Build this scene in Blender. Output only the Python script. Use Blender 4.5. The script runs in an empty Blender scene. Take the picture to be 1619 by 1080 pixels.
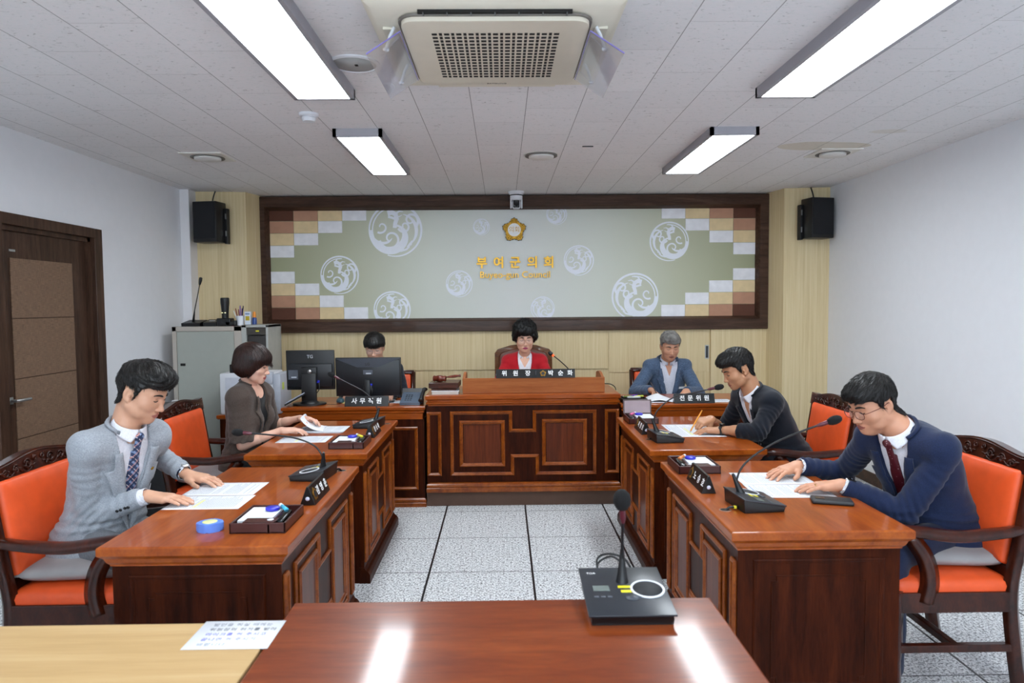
import bpy, bmesh, math, random
import numpy as np
from mathutils import Vector, Matrix, Euler

# ------------------------------------------------------------------ camera, world, lights, exposure
SC = bpy.context.scene
COL = SC.collection
F_PX, PITCH, YAW, ROLL, CAM_H = 1109.39, -0.0524, 0.0129, -0.0082, 1.5528

def setup_camera():
    cp, sp = math.cos(PITCH), math.sin(PITCH)
    cy, sy = math.cos(YAW), math.sin(YAW)
    fwd = Vector((sy * cp, cy * cp, sp)); right = Vector((cy, -sy, 0)); up = right.cross(fwd)
    cr, sr = math.cos(ROLL), math.sin(ROLL)
    r2 = right * cr + up * sr; u2 = up * cr - right * sr
    m = Matrix((r2, u2, -fwd)).transposed().to_4x4()
    m.translation = (0, 0, CAM_H)
    cam = bpy.data.cameras.new('camera'); o = bpy.data.objects.new('camera', cam)
    COL.objects.link(o); o.matrix_world = m
    cam.sensor_fit = 'HORIZONTAL'; cam.sensor_width = 36.0; cam.lens = 36.0 * F_PX / 1619.0
    cam.clip_start = 0.05; cam.clip_end = 100
    cam.dof.use_dof = True; cam.dof.focus_distance = 4.6; cam.dof.aperture_fstop = 4.0
    SC.camera = o
setup_camera()

w = bpy.data.worlds.new('world'); SC.world = w; w.use_nodes = True
w.node_tree.nodes['Background'].inputs[0].default_value = (0.5, 0.55, 0.6, 1)
w.node_tree.nodes['Background'].inputs[1].default_value = 0.03
SC.view_settings.view_transform = 'Standard'; SC.view_settings.look = 'None'
SC.view_settings.exposure = 0.0; SC.view_settings.gamma = 1.0
SC.view_settings.use_curve_mapping = False
LAMP_POWER = 25.0          # radiance of the ceiling panels
FILL_POWER = 7.0           # radiance of the added fill panes behind the camera
SC.cycles.max_bounces = 8; SC.cycles.diffuse_bounces = 5; SC.cycles.glossy_bounces = 4
SC.cycles.caustics_reflective = False; SC.cycles.caustics_refractive = False
SC.cycles.sample_clamp_indirect = 4.0

# ------------------------------------------------------------------ colour and material helpers
def lin(h):
    h = h.lstrip('#'); r = []
    for i in (0, 2, 4):
        c = int(h[i:i+2], 16) / 255
        r.append(c / 12.92 if c <= 0.04045 else ((c + 0.055) / 1.055) ** 2.4)
    return tuple(r) + (1.0,)

class NT:
    def __init__(s, name):
        s.m = bpy.data.materials.new(name); s.m.use_nodes = True
        s.t = s.m.node_tree; s.n = s.t.nodes; s.l = s.t.links
        s.p = s.n['Principled BSDF']
    def node(s, typ, **kw):
        n = s.n.new(typ)
        for k, v in kw.items():
            if k.startswith('i_'):
                key = k[2:]; key = int(key) if key.isdigit() else key
                n.inputs[key].default_value = v
            else: setattr(n, k, v)
        return n
    def link(s, a, b): s.l.new(a, b)
    def math(s, op, a, b=None, c=None):
        n = s.n.new('ShaderNodeMath'); n.operation = op
        for i, v in enumerate((a, b, c)):
            if v is None: continue
            if isinstance(v, (int, float)): n.inputs[i].default_value = v
            else: s.link(v, n.inputs[i])
        return n.outputs[0]
    def mix(s, fac, a, b):
        n = s.n.new('ShaderNodeMix'); n.data_type = 'RGBA'
        for k, v in ((0, fac), (6, a), (7, b)):
            if isinstance(v, (int, float)): n.inputs[k].default_value = v
            elif isinstance(v, tuple): n.inputs[k].default_value = v
            else: s.link(v, n.inputs[k])
        return n.outputs[2]
    def ramp(s, fac, stops):
        n = s.n.new('ShaderNodeValToRGB'); e = n.color_ramp.elements
        e[0].position, e[0].color = stops[0]; e[1].position, e[1].color = stops[-1]
        for p, c in stops[1:-1]:
            x = e.new(p); x.color = c
        s.link(fac, n.inputs[0]); return n.outputs[0]
    def obj(s, scale=(1, 1, 1), coord='Object', rot=(0, 0, 0)):
        tc = s.n.new('ShaderNodeTexCoord'); mp = s.n.new('ShaderNodeMapping')
        mp.inputs['Scale'].default_value = scale; mp.inputs['Rotation'].default_value = rot
        s.link(tc.outputs[coord], mp.inputs[0]); return mp.outputs[0]
    def noise(s, vec, scale=5, detail=4, rough=0.5, dist=0):
        n = s.n.new('ShaderNodeTexNoise'); n.inputs['Scale'].default_value = scale
        n.inputs['Detail'].default_value = detail; n.inputs['Roughness'].default_value = rough
        n.inputs['Distortion'].default_value = dist
        s.link(vec, n.inputs['Vector']); return n.outputs['Fac']
    def bump(s, h, strength=0.2, dist=0.002):
        n = s.n.new('ShaderNodeBump'); n.inputs['Strength'].default_value = strength
        n.inputs['Distance'].default_value = dist
        s.link(h, n.inputs['Height']); s.link(n.outputs[0], s.p.inputs['Normal'])
    def base(s, v):
        if isinstance(v, tuple): s.p.inputs['Base Color'].default_value = v
        else: s.link(v, s.p.inputs['Base Color'])
    def set(s, **kw):
        for k, v in kw.items(): s.p.inputs[k.replace('_', ' ')].default_value = v

MATS = {}
def plain(name, hexcol, rough=0.5, metal=0.0, coat=0.0, bump=0.0, bscale=200, spec=0.5, var=0.06, sheen=0.0):
    """one-colour procedural material with a faint noise variation"""
    if name in MATS: return MATS[name]
    t = NT(name); c = lin(hexcol)
    v = t.obj(); n = t.noise(v, 14, 3)
    dk = tuple(x * (1 - var) for x in c[:3]) + (1,); lt = tuple(min(1, x * (1 + var)) for x in c[:3]) + (1,)
    t.base(t.ramp(n, [(0.3, dk), (0.7, lt)]))
    t.set(Roughness=rough, Metallic=metal)
    t.p.inputs['Specular IOR Level'].default_value = spec
    t.p.inputs['Coat Weight'].default_value = coat; t.p.inputs['Coat Roughness'].default_value = 0.06
    if sheen: t.p.inputs['Sheen Weight'].default_value = sheen
    if bump:
        nb = t.noise(v, bscale, 2); t.bump(nb, bump, 0.001)
    MATS[name] = t.m; return t.m

def wood(name, dark, mid, light, grain=(1, 1, 12), scale=3.0, rough=0.3, coat=0.4, coat_rough=0.08, bump=0.03, amount=1.0, spec=0.15):
    """grain = coordinate scale; the small axis runs along the grain"""
    if name in MATS: return MATS[name]
    t = NT(name); v = t.obj(grain)
    n1 = t.noise(v, scale, 6, 0.6, 0.6); n2 = t.noise(v, scale * 7, 3, 0.6)
    f = t.math('ADD', t.math('MULTIPLY', n1, 0.7), t.math('MULTIPLY', n2, 0.3))
    t.base(t.ramp(f, [(0.36, lin(dark)), (0.5, lin(mid)), (0.66, lin(light))]))
    t.set(Roughness=rough); t.p.inputs['Specular IOR Level'].default_value = spec; t.p.inputs['Coat Weight'].default_value = coat
    t.p.inputs['Coat Roughness'].default_value = coat_rough
    if bump: t.bump(f, bump, 0.001)
    MATS[name] = t.m; return t.m

def emit(name, hexcol, strength):
    if name in MATS: return MATS[name]
    t = NT(name); t.base(lin(hexcol)); t.p.inputs['Emission Color'].default_value = lin(hexcol)
    t.p.inputs['Emission Strength'].default_value = strength; MATS[name] = t.m; return t.m

# ------------------------------------------------------------------ mesh helpers
def tag(o, label=None, cat=None, group=None, kind=None):
    if label: o['label'] = label
    if cat: o['category'] = cat
    if group: o['group'] = group
    if kind: o['kind'] = kind
    return o

def thing(name, label, cat, loc=(0, 0, 0), rotz=0.0, group=None):
    o = bpy.data.objects.new(name, None); COL.objects.link(o)
    o.location = loc; o.rotation_euler = (0, 0, rotz); o.empty_display_size = 0.05
    return tag(o, label, cat, group)

def link_bm(name, bm, mat, parent=None, smooth=False, loc=None, rot=None):
    me = bpy.data.meshes.new(name); bmesh.ops.recalc_face_normals(bm, faces=bm.faces)
    bm.to_mesh(me); bm.free()
    mats = mat if isinstance(mat, (list, tuple)) else [mat]
    for m in mats: me.materials.append(m)
    if smooth is True:
        for p in me.polygons: p.use_smooth = True
    o = bpy.data.objects.new(name, me); COL.objects.link(o)
    if isinstance(smooth, (int, float)) and not isinstance(smooth, bool):
        me.shade_smooth() if hasattr(me, 'shade_smooth') else None
        try: me.set_sharp_from_angle(angle=math.radians(smooth))
        except Exception: pass
    if parent is not None: o.parent = parent
    if loc is not None: o.location = loc
    if rot is not None: o.rotation_euler = rot
    return o

def dup(root, loc, rotz, label=None, group=None):
    r = root.copy(); COL.objects.link(r); r.location = loc; r.rotation_euler = (0, 0, rotz)
    if label: r['label'] = label
    if group: r['group'] = group
    for ch in list(root.children):
        c = ch.copy(); COL.objects.link(c); c.parent = r
        for g in ch.children:
            d = g.copy(); COL.objects.link(d); d.parent = c
    return r

def bx(bm, c, s, rot=None, bev=0.0, seg=2, mi=0):
    """box centred at c with full sizes s"""
    r = bmesh.ops.create_cube(bm, size=1.0)
    vs = r['verts']
    M = Matrix.Translation(c) @ (rot.to_4x4() if rot is not None else Matrix.Identity(4)) @ Matrix.Diagonal((s[0], s[1], s[2], 1))
    bmesh.ops.transform(bm, matrix=M, verts=vs)
    fs = set(f for v in vs for f in v.link_faces)
    for f in fs: f.material_index = mi
    if bev > 0:
        es = list(set(e for v in vs for e in v.link_edges))
        rr = bmesh.ops.bevel(bm, geom=es, offset=min(bev, min(s) * 0.49), segments=seg, affect='EDGES', profile=0.5)
        for f in rr['faces']: f.material_index = mi
    return vs

def bb(bm, x0, x1, y0, y1, z0, z1, **k):
    return bx(bm, ((x0+x1)/2, (y0+y1)/2, (z0+z1)/2), (abs(x1-x0), abs(y1-y0), abs(z1-z0)), **k)

def box_obj(name, c, s, mat, parent=None, bev=0.002, rot=None, smooth=False):
    bm = bmesh.new(); bx(bm, c, s, rot=rot, bev=bev); return link_bm(name, bm, mat, parent, smooth)

def ring_loft(bm, x0, x1, y0, y1, prof, cap=True, mi=0):
    """rectangle lofted through (inset, z) stations"""
    rings = []
    for ins, z in prof:
        rings.append([bm.verts.new(p) for p in ((x0+ins, y0+ins, z), (x1-ins, y0+ins, z), (x1-ins, y1-ins, z), (x0+ins, y1-ins, z))])
    for a, b in zip(rings, rings[1:]):
        for i in range(4):
            f = bm.faces.new((a[i], a[(i+1) % 4], b[(i+1) % 4], b[i])); f.material_index = mi
    if cap:
        bm.faces.new(rings[0][::-1]).material_index = mi; bm.faces.new(rings[-1]).material_index = mi

def moulding(bm, poly, O, U, V, N, width=0.028, height=0.014, closed=True, prof=None):
    """picture-frame moulding swept along a 2-D polygon on the plane O,U,V, proud along N"""
    prof = prof or [(0, 0), (0.0, 0.5), (0.3, 1.0), (0.55, 0.85), (0.75, 0.45), (1.0, 0.3), (1.0, 0)]
    n = len(poly); O, U, V, N = map(Vector, (O, U, V, N))
    area = sum(poly[i][0]*poly[(i+1) % n][1] - poly[(i+1) % n][0]*poly[i][1] for i in range(n))
    sg = 1 if area > 0 else -1
    rings = []
    for i in range(n):
        p = Vector(poly[i]); a = Vector(poly[i-1]) if (closed or i > 0) else None; b = Vector(poly[(i+1) % n]) if (closed or i < n-1) else None
        d1 = (p - a).normalized() if a is not None else (b - p).normalized()
        d2 = (b - p).normalized() if b is not None else d1
        n1 = Vector((-d1.y, d1.x)) * sg; n2 = Vector((-d2.y, d2.x)) * sg
        m = (n1 + n2); m = m / max(0.2, m.dot(n1)) if m.length > 1e-6 else n1
        ring = []
        for t, h in prof:
            q = p + m * (t * width)
            ring.append(bm.verts.new(O + U * q.x + V * q.y + N * (h * height)))
        rings.append(ring)
    k = len(prof)
    for i in range(n if closed else n-1):
        A, B = rings[i], rings[(i+1) % n]
        for j in range(k-1): bm.faces.new((A[j], B[j], B[j+1], A[j+1]))
    if not closed:
        bm.faces.new(rings[0]); bm.faces.new(rings[-1][::-1])

def lathe(bm, prof, c=(0, 0, 0), n=32, axis=None, mi=0):
    """revolve (r, z) about z at c; axis: Matrix 3x3"""
    c = Vector(c); R = axis if axis is not None else Matrix.Identity(3)
    rings = []
    for r, z in prof:
        if r < 1e-6: rings.append([bm.verts.new(c + R @ Vector((0, 0, z)))])
        else: rings.append([bm.verts.new(c + R @ Vector((r*math.cos(2*math.pi*i/n), r*math.sin(2*math.pi*i/n), z))) for i in range(n)])
    for a, b in zip(rings, rings[1:]):
        for i in range(n):
            j = (i+1) % n
            if len(a) == 1 and len(b) == 1: continue
            if len(a) == 1: f = bm.faces.new((a[0], b[j], b[i]))
            elif len(b) == 1: f = bm.faces.new((a[i], a[j], b[0]))
            else: f = bm.faces.new((a[i], a[j], b[j], b[i]))
            f.material_index = mi; f.smooth = True
    if len(rings[0]) > 1: bm.faces.new(rings[0][::-1]).material_index = mi
    if len(rings[-1]) > 1: bm.faces.new(rings[-1]).material_index = mi

def catmull(pts, sub=8):
    pts = [Vector(p) for p in pts]
    if len(pts) < 3: return pts
    P = [pts[0]*2 - pts[1]] + pts + [pts[-1]*2 - pts[-2]]; out = []
    for i in range(1, len(P)-2):
        for k in range(sub):
            t = k / sub; a, b, c, d = P[i-1], P[i], P[i+1], P[i+2]
            out.append(0.5*((2*b) + (c-a)*t + (2*a-5*b+4*c-d)*t*t + (3*b-a-3*c+d)*t**3))
    out.append(pts[-1]); return out

def tube(bm, pts, r, n=8, caps=True, mi=0, closed=False, flat=None):
    """tube along pts; r number or list; flat=(sx, sy) cross-section scale"""
    pts = [Vector(p) for p in pts]; m = len(pts); rs = r if isinstance(r, (list, tuple)) else [r]*m
    rings = []; up = None
    for i, p in enumerate(pts):
        if closed: d = (pts[(i+1) % m] - pts[i-1])
        else: d = pts[min(i+1, m-1)] - pts[max(i-1, 0)]
        d = d.normalized() if d.length > 1e-9 else Vector((0, 0, 1))
        if up is None:
            up = Vector((0, 0, 1)) if abs(d.z) < 0.9 else Vector((0, 1, 0))
        s = d.cross(up).normalized(); up = s.cross(d).normalized()
        sx, sy = flat if flat else (1, 1)
        rings.append([bm.verts.new(p + (s*math.cos(2*math.pi*k/n)*sx + up*math.sin(2*math.pi*k/n)*sy) * rs[i]) for k in range(n)])
    for i in range(m if closed else m-1):
        a, b = rings[i], rings[(i+1) % m]
        for k in range(n):
            f = bm.faces.new((a[k], a[(k+1) % n], b[(k+1) % n], b[k])); f.smooth = True; f.material_index = mi
    if caps and not closed:
        bm.faces.new(rings[0][::-1]).material_index = mi; bm.faces.new(rings[-1]).material_index = mi

def prism(bm, outline, z0, z1, M=None, mi=0, bev=0.0):
    """extrude a 2-D outline (x, y) from z0 to z1, then transform by M"""
    M = M if M is not None else Matrix.Identity(4)
    a = [bm.verts.new(M @ Vector((x, y, z0))) for x, y in outline]; b = [bm.verts.new(M @ Vector((x, y, z1))) for x, y in outline]
    n = len(outline); fs = [bm.faces.new(a[::-1]), bm.faces.new(b)]
    for i in range(n): fs.append(bm.faces.new((a[i], a[(i+1) % n], b[(i+1) % n], b[i])))
    for f in fs: f.material_index = mi
    if bev:
        es = list(set(e for f in fs[:2] for e in f.edges)); bmesh.ops.bevel(bm, geom=es, offset=bev, segments=2, affect='EDGES', profile=0.5)
    return fs

def rrect(w, h, r, n=6):
    pts = []
    for cx, cy, a0 in ((w/2-r, h/2-r, 0), (-w/2+r, h/2-r, 90), (-w/2+r, -h/2+r, 180), (w/2-r, -h/2+r, 270)):
        for i in range(n+1):
            a = math.radians(a0 + 90*i/n); pts.append((cx + r*math.cos(a), cy + r*math.sin(a)))
    return pts

def frame_mat(O, X, Y):
    X = Vector(X).normalized(); Y = Vector(Y); Z = X.cross(Y).normalized(); Y = Z.cross(X).normalized()
    m = Matrix((X, Y, Z)).transposed().to_4x4(); m.translation = Vector(O); return m

FONTS = {}
def text_obj(name, s, size, mat, M, parent=None, extrude=0.0005, align='CENTER', space=1.0, bold=0.0, shear=0.0):
    """lettering as a real mesh, placed by the 4x4 matrix M (x along the line, y up the letters)"""
    cu = bpy.data.curves.new(name, 'FONT'); cu.body = s; cu.size = size; cu.extrude = extrude
    cu.align_x = align; cu.align_y = 'CENTER'; cu.space_character = space; cu.offset = bold; cu.shear = shear
    cu.resolution_u = 3
    o = bpy.data.objects.new(name, cu); COL.objects.link(o)
    dg = bpy.context.evaluated_depsgraph_get(); dg.update()
    me = bpy.data.meshes.new_from_object(o.evaluated_get(dg))
    bpy.data.objects.remove(o); bpy.data.curves.remove(cu)
    me.transform(M); me.materials.clear(); me.materials.append(mat)
    o = bpy.data.objects.new(name, me); COL.objects.link(o)
    if parent is not None: o.parent = parent
    return o

# ------------------------------------------------------------------ shared materials
M_WALL = plain('white_wall_paint', '#e9eaee', 0.85, bump=0.05, bscale=120, var=0.01)
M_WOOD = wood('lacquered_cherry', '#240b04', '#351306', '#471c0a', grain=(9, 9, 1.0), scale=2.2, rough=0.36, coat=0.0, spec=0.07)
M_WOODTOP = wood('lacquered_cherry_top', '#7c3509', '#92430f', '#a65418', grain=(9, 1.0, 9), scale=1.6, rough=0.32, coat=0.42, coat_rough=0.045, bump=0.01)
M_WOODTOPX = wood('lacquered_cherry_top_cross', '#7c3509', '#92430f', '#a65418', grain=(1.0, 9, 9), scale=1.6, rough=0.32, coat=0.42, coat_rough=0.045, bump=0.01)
M_MOULD = wood('cherry_moulding', '#6a2c0a', '#844010', '#9c521a', grain=(4, 4, 4), scale=3, rough=0.3, coat=0.2, coat_rough=0.1, spec=0.25)
M_PANEL = wood('cherry_field_panel', '#461a09', '#57240e', '#6a3014', grain=(14, 14, 0.8), scale=2, rough=0.3, coat=0.06, coat_rough=0.15, spec=0.15)
M_OAK = wood('pale_oak_veneer', '#cdb78c', '#d8c49a', '#e0cea8', grain=(26, 26, 0.5), scale=1.6, rough=0.5, coat=0.05, bump=0.02)
M_TABLE = wood('light_maple_top', '#b09062', '#b8986a', '#c0a276', grain=(0.6, 10, 10), scale=1.6, rough=0.42, coat=0.1, bump=0.01)
M_DARKFRAME = wood('walnut_frame', '#33231a', '#453025', '#573f32', grain=(1.2, 14, 14), scale=2, rough=0.42, coat=0.1)
M_DARKFRAMEZ = wood('walnut_frame_upright', '#33231a', '#453025', '#573f32', grain=(14, 14, 1.2), scale=2, rough=0.42, coat=0.1)
M_CHAIRWOOD = wood('mahogany_chair_frame', '#240d06', '#35140a', '#481e0f', grain=(6, 6, 3), scale=3, rough=0.28, coat=0.5)
M_ORANGE = plain('orange_leatherette', '#e0521e', 0.5, bump=0.25, bscale=350, var=0.08, coat=0.05)
M_BLACK = plain('black_plastic', '#0c0c0e', 0.42, bump=0.05, bscale=600)
M_BLACKGLOSS = plain('black_gloss', '#08080a', 0.15)
M_DGREY = plain('dark_grey_plastic', '#24262a', 0.45)
M_WHITEP = plain('white_plastic', '#dfe1e6', 0.4, var=0.02)
M_PAPER = plain('white_paper', '#dcdee3', 0.7, var=0.01)
M_GOLD = plain('gold_metal', '#a87f2e', 0.3, metal=0.9)
M_SILVER = plain('brushed_silver', '#b8b8b8', 0.3, metal=0.9)
M_WHITEINK = plain('white_letter', '#f2f2f2', 0.5)
M_INK = plain('grey_print', '#8d93a0', 0.8)
M_INKD = plain('dark_grey_print', '#868b96', 0.8)
M_BLUEINK = plain('blue_print', '#6d8fc4', 0.8)
M_YELLOW = plain('yellow_label', '#e6d81e', 0.5)
M_STEEL = plain('grey_green_steel', '#a2a59c', 0.45, var=0.02)
M_STEELTRIM = plain('grey_beige_steel', '#b3aaa0', 0.45, var=0.02)
M_CERAMIC = plain('ac_beige', '#e3dccb', 0.45, var=0.02)
M_HOLE = plain('dark_void', '#14110f', 0.8)
M_BURGUNDY = plain('burgundy_leather', '#3d1410', 0.35, bump=0.15, bscale=260, coat=0.2)
M_TRAYWOOD = wood('tray_wood', '#4a1d10', '#5c2616', '#6f3420', grain=(2, 12, 12), scale=3, rough=0.35, coat=0.3)
# ------------------------------------------------------------------ the room
XL, XR, YB, YF, ZC = -2.985, 3.135, 7.10, -2.6, 2.647

def floor_material():
    t = NT('speckled_access_floor'); g = t.node('ShaderNodeNewGeometry')
    sep = t.node('ShaderNodeSeparateXYZ'); t.link(g.outputs['Position'], sep.inputs[0])
    mp = t.node('ShaderNodeMapping'); t.link(g.outputs['Position'], mp.inputs[0]); v = mp.outputs[0]
    n1 = t.noise(v, 95, 3, 0.7); n2 = t.noise(v, 48, 3, 0.6); n3 = t.noise(v, 1.3, 3)
    base = t.ramp(n1, [(0.36, lin('#3c3e42')), (0.45, lin('#9da0a3')), (0.50, lin('#e6e8ea')), (0.7, lin('#f4f5f6'))])
    spot = t.ramp(n2, [(0.36, (0.30, 0.30, 0.31, 1)), (0.44, (1, 1, 1, 1))])
    mx = t.node('ShaderNodeMix', data_type='RGBA', blend_type='MULTIPLY'); mx.inputs[0].default_value = 0.8
    t.link(base, mx.inputs[6]); t.link(spot, mx.inputs[7])
    def dist(o, off, p=0.6):
        a = t.math('DIVIDE', t.math('SUBTRACT', o, off), p); a = t.math('FRACT', a)
        return t.math('MULTIPLY', t.math('MINIMUM', a, t.math('SUBTRACT', 1.0, a)), p)
    dx = dist(sep.outputs[0], -0.4404); dy = dist(sep.outputs[1], 5.2139)
    lx = t.math('LESS_THAN', dx, 0.0062); ly = t.math('LESS_THAN', dy, 0.0036)
    c = t.mix(ly, mx.outputs[2], lin('#3a3c40')); c = t.mix(lx, c, lin('#17181b'))
    t.base(c); t.set(Roughness=0.35)
    return t.m

def ceiling_material():
    t = NT('fissured_ceiling_tile'); g = t.node('ShaderNodeNewGeometry')
    sep = t.node('ShaderNodeSeparateXYZ'); t.link(g.outputs['Position'], sep.inputs[0])
    X, Y = sep.outputs[0], sep.outputs[1]
    cx = t.math('DIVIDE', t.math('SUBTRACT', X, -0.1612), 0.3); ci = t.math('FLOOR', cx); fx = t.math('FRACT', cx)
    dx = t.math('MULTIPLY', t.math('MINIMUM', fx, t.math('SUBTRACT', 1.0, fx)), 0.3)
    par = t.math('MODULO', t.math('ADD', ci, 100.0), 2.0)
    yy = t.math('DIVIDE', t.math('SUBTRACT', Y, t.math('ADD', 3.680, t.math('MULTIPLY', par, 0.3))), 0.6)
    fy = t.math('FRACT', yy); dy = t.math('MULTIPLY', t.math('MINIMUM', fy, t.math('SUBTRACT', 1.0, fy)), 0.6)
    mp = t.node('ShaderNodeMapping'); t.link(g.outputs['Position'], mp.inputs[0]); v = mp.outputs[0]
    mp2 = t.node('ShaderNodeMapping'); mp2.inputs['Scale'].default_value = (1.0, 2.2, 1); t.link(g.outputs['Position'], mp2.inputs[0])
    n1 = t.noise(mp2.outputs[0], 36, 3, 0.65, 1.0); n2 = t.noise(v, 2.0, 2)
    base = t.ramp(n1, [(0.30, lin('#a9a4a3')), (0.365, lin('#e9e9e9')), (0.6, lin('#eeebec'))])
    # brighter / duller individual tiles
    wn = t.node('ShaderNodeTexWhiteNoise', noise_dimensions='2D'); cb = t.node('ShaderNodeCombineXYZ')
    t.link(ci, cb.inputs[0]); t.link(t.math('FLOOR', yy), cb.inputs[1]); t.link(cb.outputs[0], wn.inputs['Vector'])
    k = t.math('ADD', 0.965, t.math('MULTIPLY', wn.outputs['Value'], 0.05))
    hs = t.node('ShaderNodeHueSaturation'); t.link(k, hs.inputs['Value']); t.link(base, hs.inputs['Color'])
    # old water stain by the right-hand vent, and faint one behind
    def blob(cx_, cy_, rx, ry):
        a = t.math('DIVIDE', t.math('SUBTRACT', X, cx_), rx); b = t.math('DIVIDE', t.math('SUBTRACT', Y, cy_), ry)
        d = t.math('ADD', t.math('MULTIPLY', a, a), t.math('MULTIPLY', b, b))
        d = t.math('ADD', d, t.math('MULTIPLY', t.math('SUBTRACT', n2, 0.5), 1.6))
        return t.math('MULTIPLY', t.math('LESS_THAN', d, 1.0), 1.0)
    c = t.mix(t.math('MULTIPLY', blob(2.28, 4.95, 0.32, 0.14), 0.5), hs.outputs[0], lin('#bfb08c'))
    c = t.mix(t.math('MULTIPLY', blob(2.5, 4.55, 0.12, 0.06), 0.25), c, lin('#bfb08c'))
    c = t.mix(t.math('MULTIPLY', t.math('LESS_THAN', dy, 0.0014), 0.45), c, lin('#6d6965'))
    c = t.mix(t.math('MULTIPLY', t.math('LESS_THAN', dx, 0.0018), 0.75), c, lin('#55504c'))
    t.base(c); t.set(Roughness=0.9); t.bump(n1, 0.15, 0.002)
    return t.m

def struct(name, bm, mat, smooth=False):
    return tag(link_bm(name, bm, mat, None, smooth), kind='structure')

def build_shell():
    bm = bmesh.new(); bb(bm, XL-0.1, XR+0.1, YF-0.1, YB+0.3, -0.1, 0.0); struct('floor', bm, floor_material())
    bm = bmesh.new(); bb(bm, XL-0.1, XR+0.1, YF-0.1, YB+0.3, ZC, ZC+0.1); struct('ceiling', bm, ceiling_material())
    # left wall with the door opening
    bm = bmesh.new(); d0, d1, dz = 4.20, 5.19, 2.07
    bb(bm, XL-0.1, XL, YF, d0, 0, ZC); bb(bm, XL-0.1, XL, d1, YB+0.3, 0, ZC); bb(bm, XL-0.1, XL, d0, d1, dz, ZC)
    bb(bm, XL-0.14, XL-0.10, YF, YB, 0, ZC)
    struct('wall_left', bm, M_WALL)
    bm = bmesh.new(); bb(bm, XR, XR+0.1, YF, YB+0.3, 0, ZC); struct('wall_right', bm, M_WALL)
    bm = bmesh.new(); wz0, wz1, wx0, wx1 = 0.95, 2.45, -2.7, 2.85
    bb(bm, XL, XR, YF-0.1, YF, 0, wz0); bb(bm, XL, XR, YF-0.1, YF, wz1, ZC); bb(bm, XL, wx0, YF-0.1, YF, wz0, wz1); bb(bm, wx1, XR, YF-0.1, YF, wz0, wz1)
    struct('wall_front', bm, plain('dark_unseen_wall', '#4a3c32', 0.9))  # unseen wall, coloured dark so the camera-facing woods reflect less haze
    for i in range(3):      # three added window-shaped fill lights behind the camera, brightening ceiling and back wall
        a = wx0 + (wx1-wx0)*i/3; b = wx0 + (wx1-wx0)*(i+1)/3; o = bpy.data.objects.new('fill_panel_%d' % (i+1), None); COL.objects.link(o); tag(o, kind='structure'); o.location = ((a+b)/2, YF-0.05, (wz0+wz1)/2); hw, hh = (b-a)/2, (wz1-wz0)/2
        bm = bmesh.new()
        for s_ in (-1, 1): bb(bm, s_*hw, s_*(hw-0.04), -0.04, 0.04, -hh, hh); bb(bm, -hw, hw, -0.04, 0.04, s_*hh, s_*(hh-0.04))
        bb(bm, -0.02, 0.02, -0.03, 0.03, -hh, hh); link_bm('fill_panel_frame', bm, M_WHITEP, o)
        bm = bmesh.new(); bb(bm, -hw+0.04, hw-0.04, -0.03, -0.02, -hh+0.04, hh-0.04); link_bm('fill_panel_pane', bm, emit('added_fill_glow', '#e6f4ff', FILL_POWER), o)
    # back wall: oak veneer with the recess of the display panel
    bm = bmesh.new(); bb(bm, XL, XR, YB+0.1, YB+0.2, 0, ZC); struct('wall_back', bm, M_OAK)
    # lower veneer run and its shallow sliding panels
    bm = bmesh.new(); bb(bm, -2.45, 2.70, YB-0.02, YB+0.1, 0, 1.36); struct('trim_1', bm, M_OAK)
    bm = bmesh.new(); bb(bm, -1.30, 1.06, YB-0.035, YB-0.02, 0.90, 1.30); bb(bm, 2.10, 2.69, YB-0.05, YB-0.02, 0.0, 1.32)
    bb(bm, 1.07, 2.09, YB-0.03, YB-0.02, 0.86, 1.30)
    struct('trim_2', bm, M_OAK)
    bm = bmesh.new(); bb(bm, 2.045, 2.085, YB-0.035, YB-0.028, 0.99, 1.13, bev=0.002); bb(bm, 2.053, 2.077, YB-0.038, YB-0.034, 1.0, 1.12, mi=1)
    o = struct('trim_3', bm, [M_SILVER, M_DGREY])
    # veneered pilasters in both corners, inner faces cut at an angle
    for nm, a in (('trim_4', [(-2.97, 7.15), (-2.97, 6.745), (-2.449, 6.80), (-2.36, 7.15)]), ('trim_5', [(3.135, 7.15), (3.135, 6.72), (2.716, 6.77), (2.64, 7.15)])):
        bm = bmesh.new(); prism(bm, a if nm == 'trim_5' else a, 0, ZC); struct(nm, bm, M_OAK)
    # white service duct in the left corner
    bm = bmesh.new(); bb(bm, XL, XL+0.085, 6.60, 6.76, 0, ZC, bev=0.004); struct('trim_6', bm, plain('duct_white', '#e6e4e6', 0.6, var=0.01))
    for nm, x0, x1, y0, y1 in (('baseboard_left', XL, XL+0.015, YF, 4.13), ('baseboard_left_rear', XL, XL+0.015, 5.26, 6.6), ('baseboard_right', XR-0.015, XR, YF, 6.72)):
        bm = bmesh.new(); bb(bm, x0, x1, y0, y1, 0, 0.10, bev=0.003); struct(nm, bm, M_DARKFRAME)
    # door casing and leaf
    fr = []
    bm = bmesh.new(); X0 = XL-0.10; X1 = XL+0.03
    def casing(y0, y1, z0, z1): bb(bm, X0, X1, y0, y1, z0, z1, bev=0.004)
    casing(4.13, 4.22, 0, 2.07); casing(5.165, 5.26, 0, 2.07); casing(4.13, 5.26, 2.06, 2.13)
    bb(bm, X0, XL-0.005, 4.22, 4.245, 0, 2.06); bb(bm, X0, XL-0.005, 5.13, 5.165, 0, 2.06); bb(bm, X0, XL-0.005, 4.22, 5.165, 2.03, 2.06)
    cas = struct('trim_7', bm, M_DARKFRAMEZ)
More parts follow.
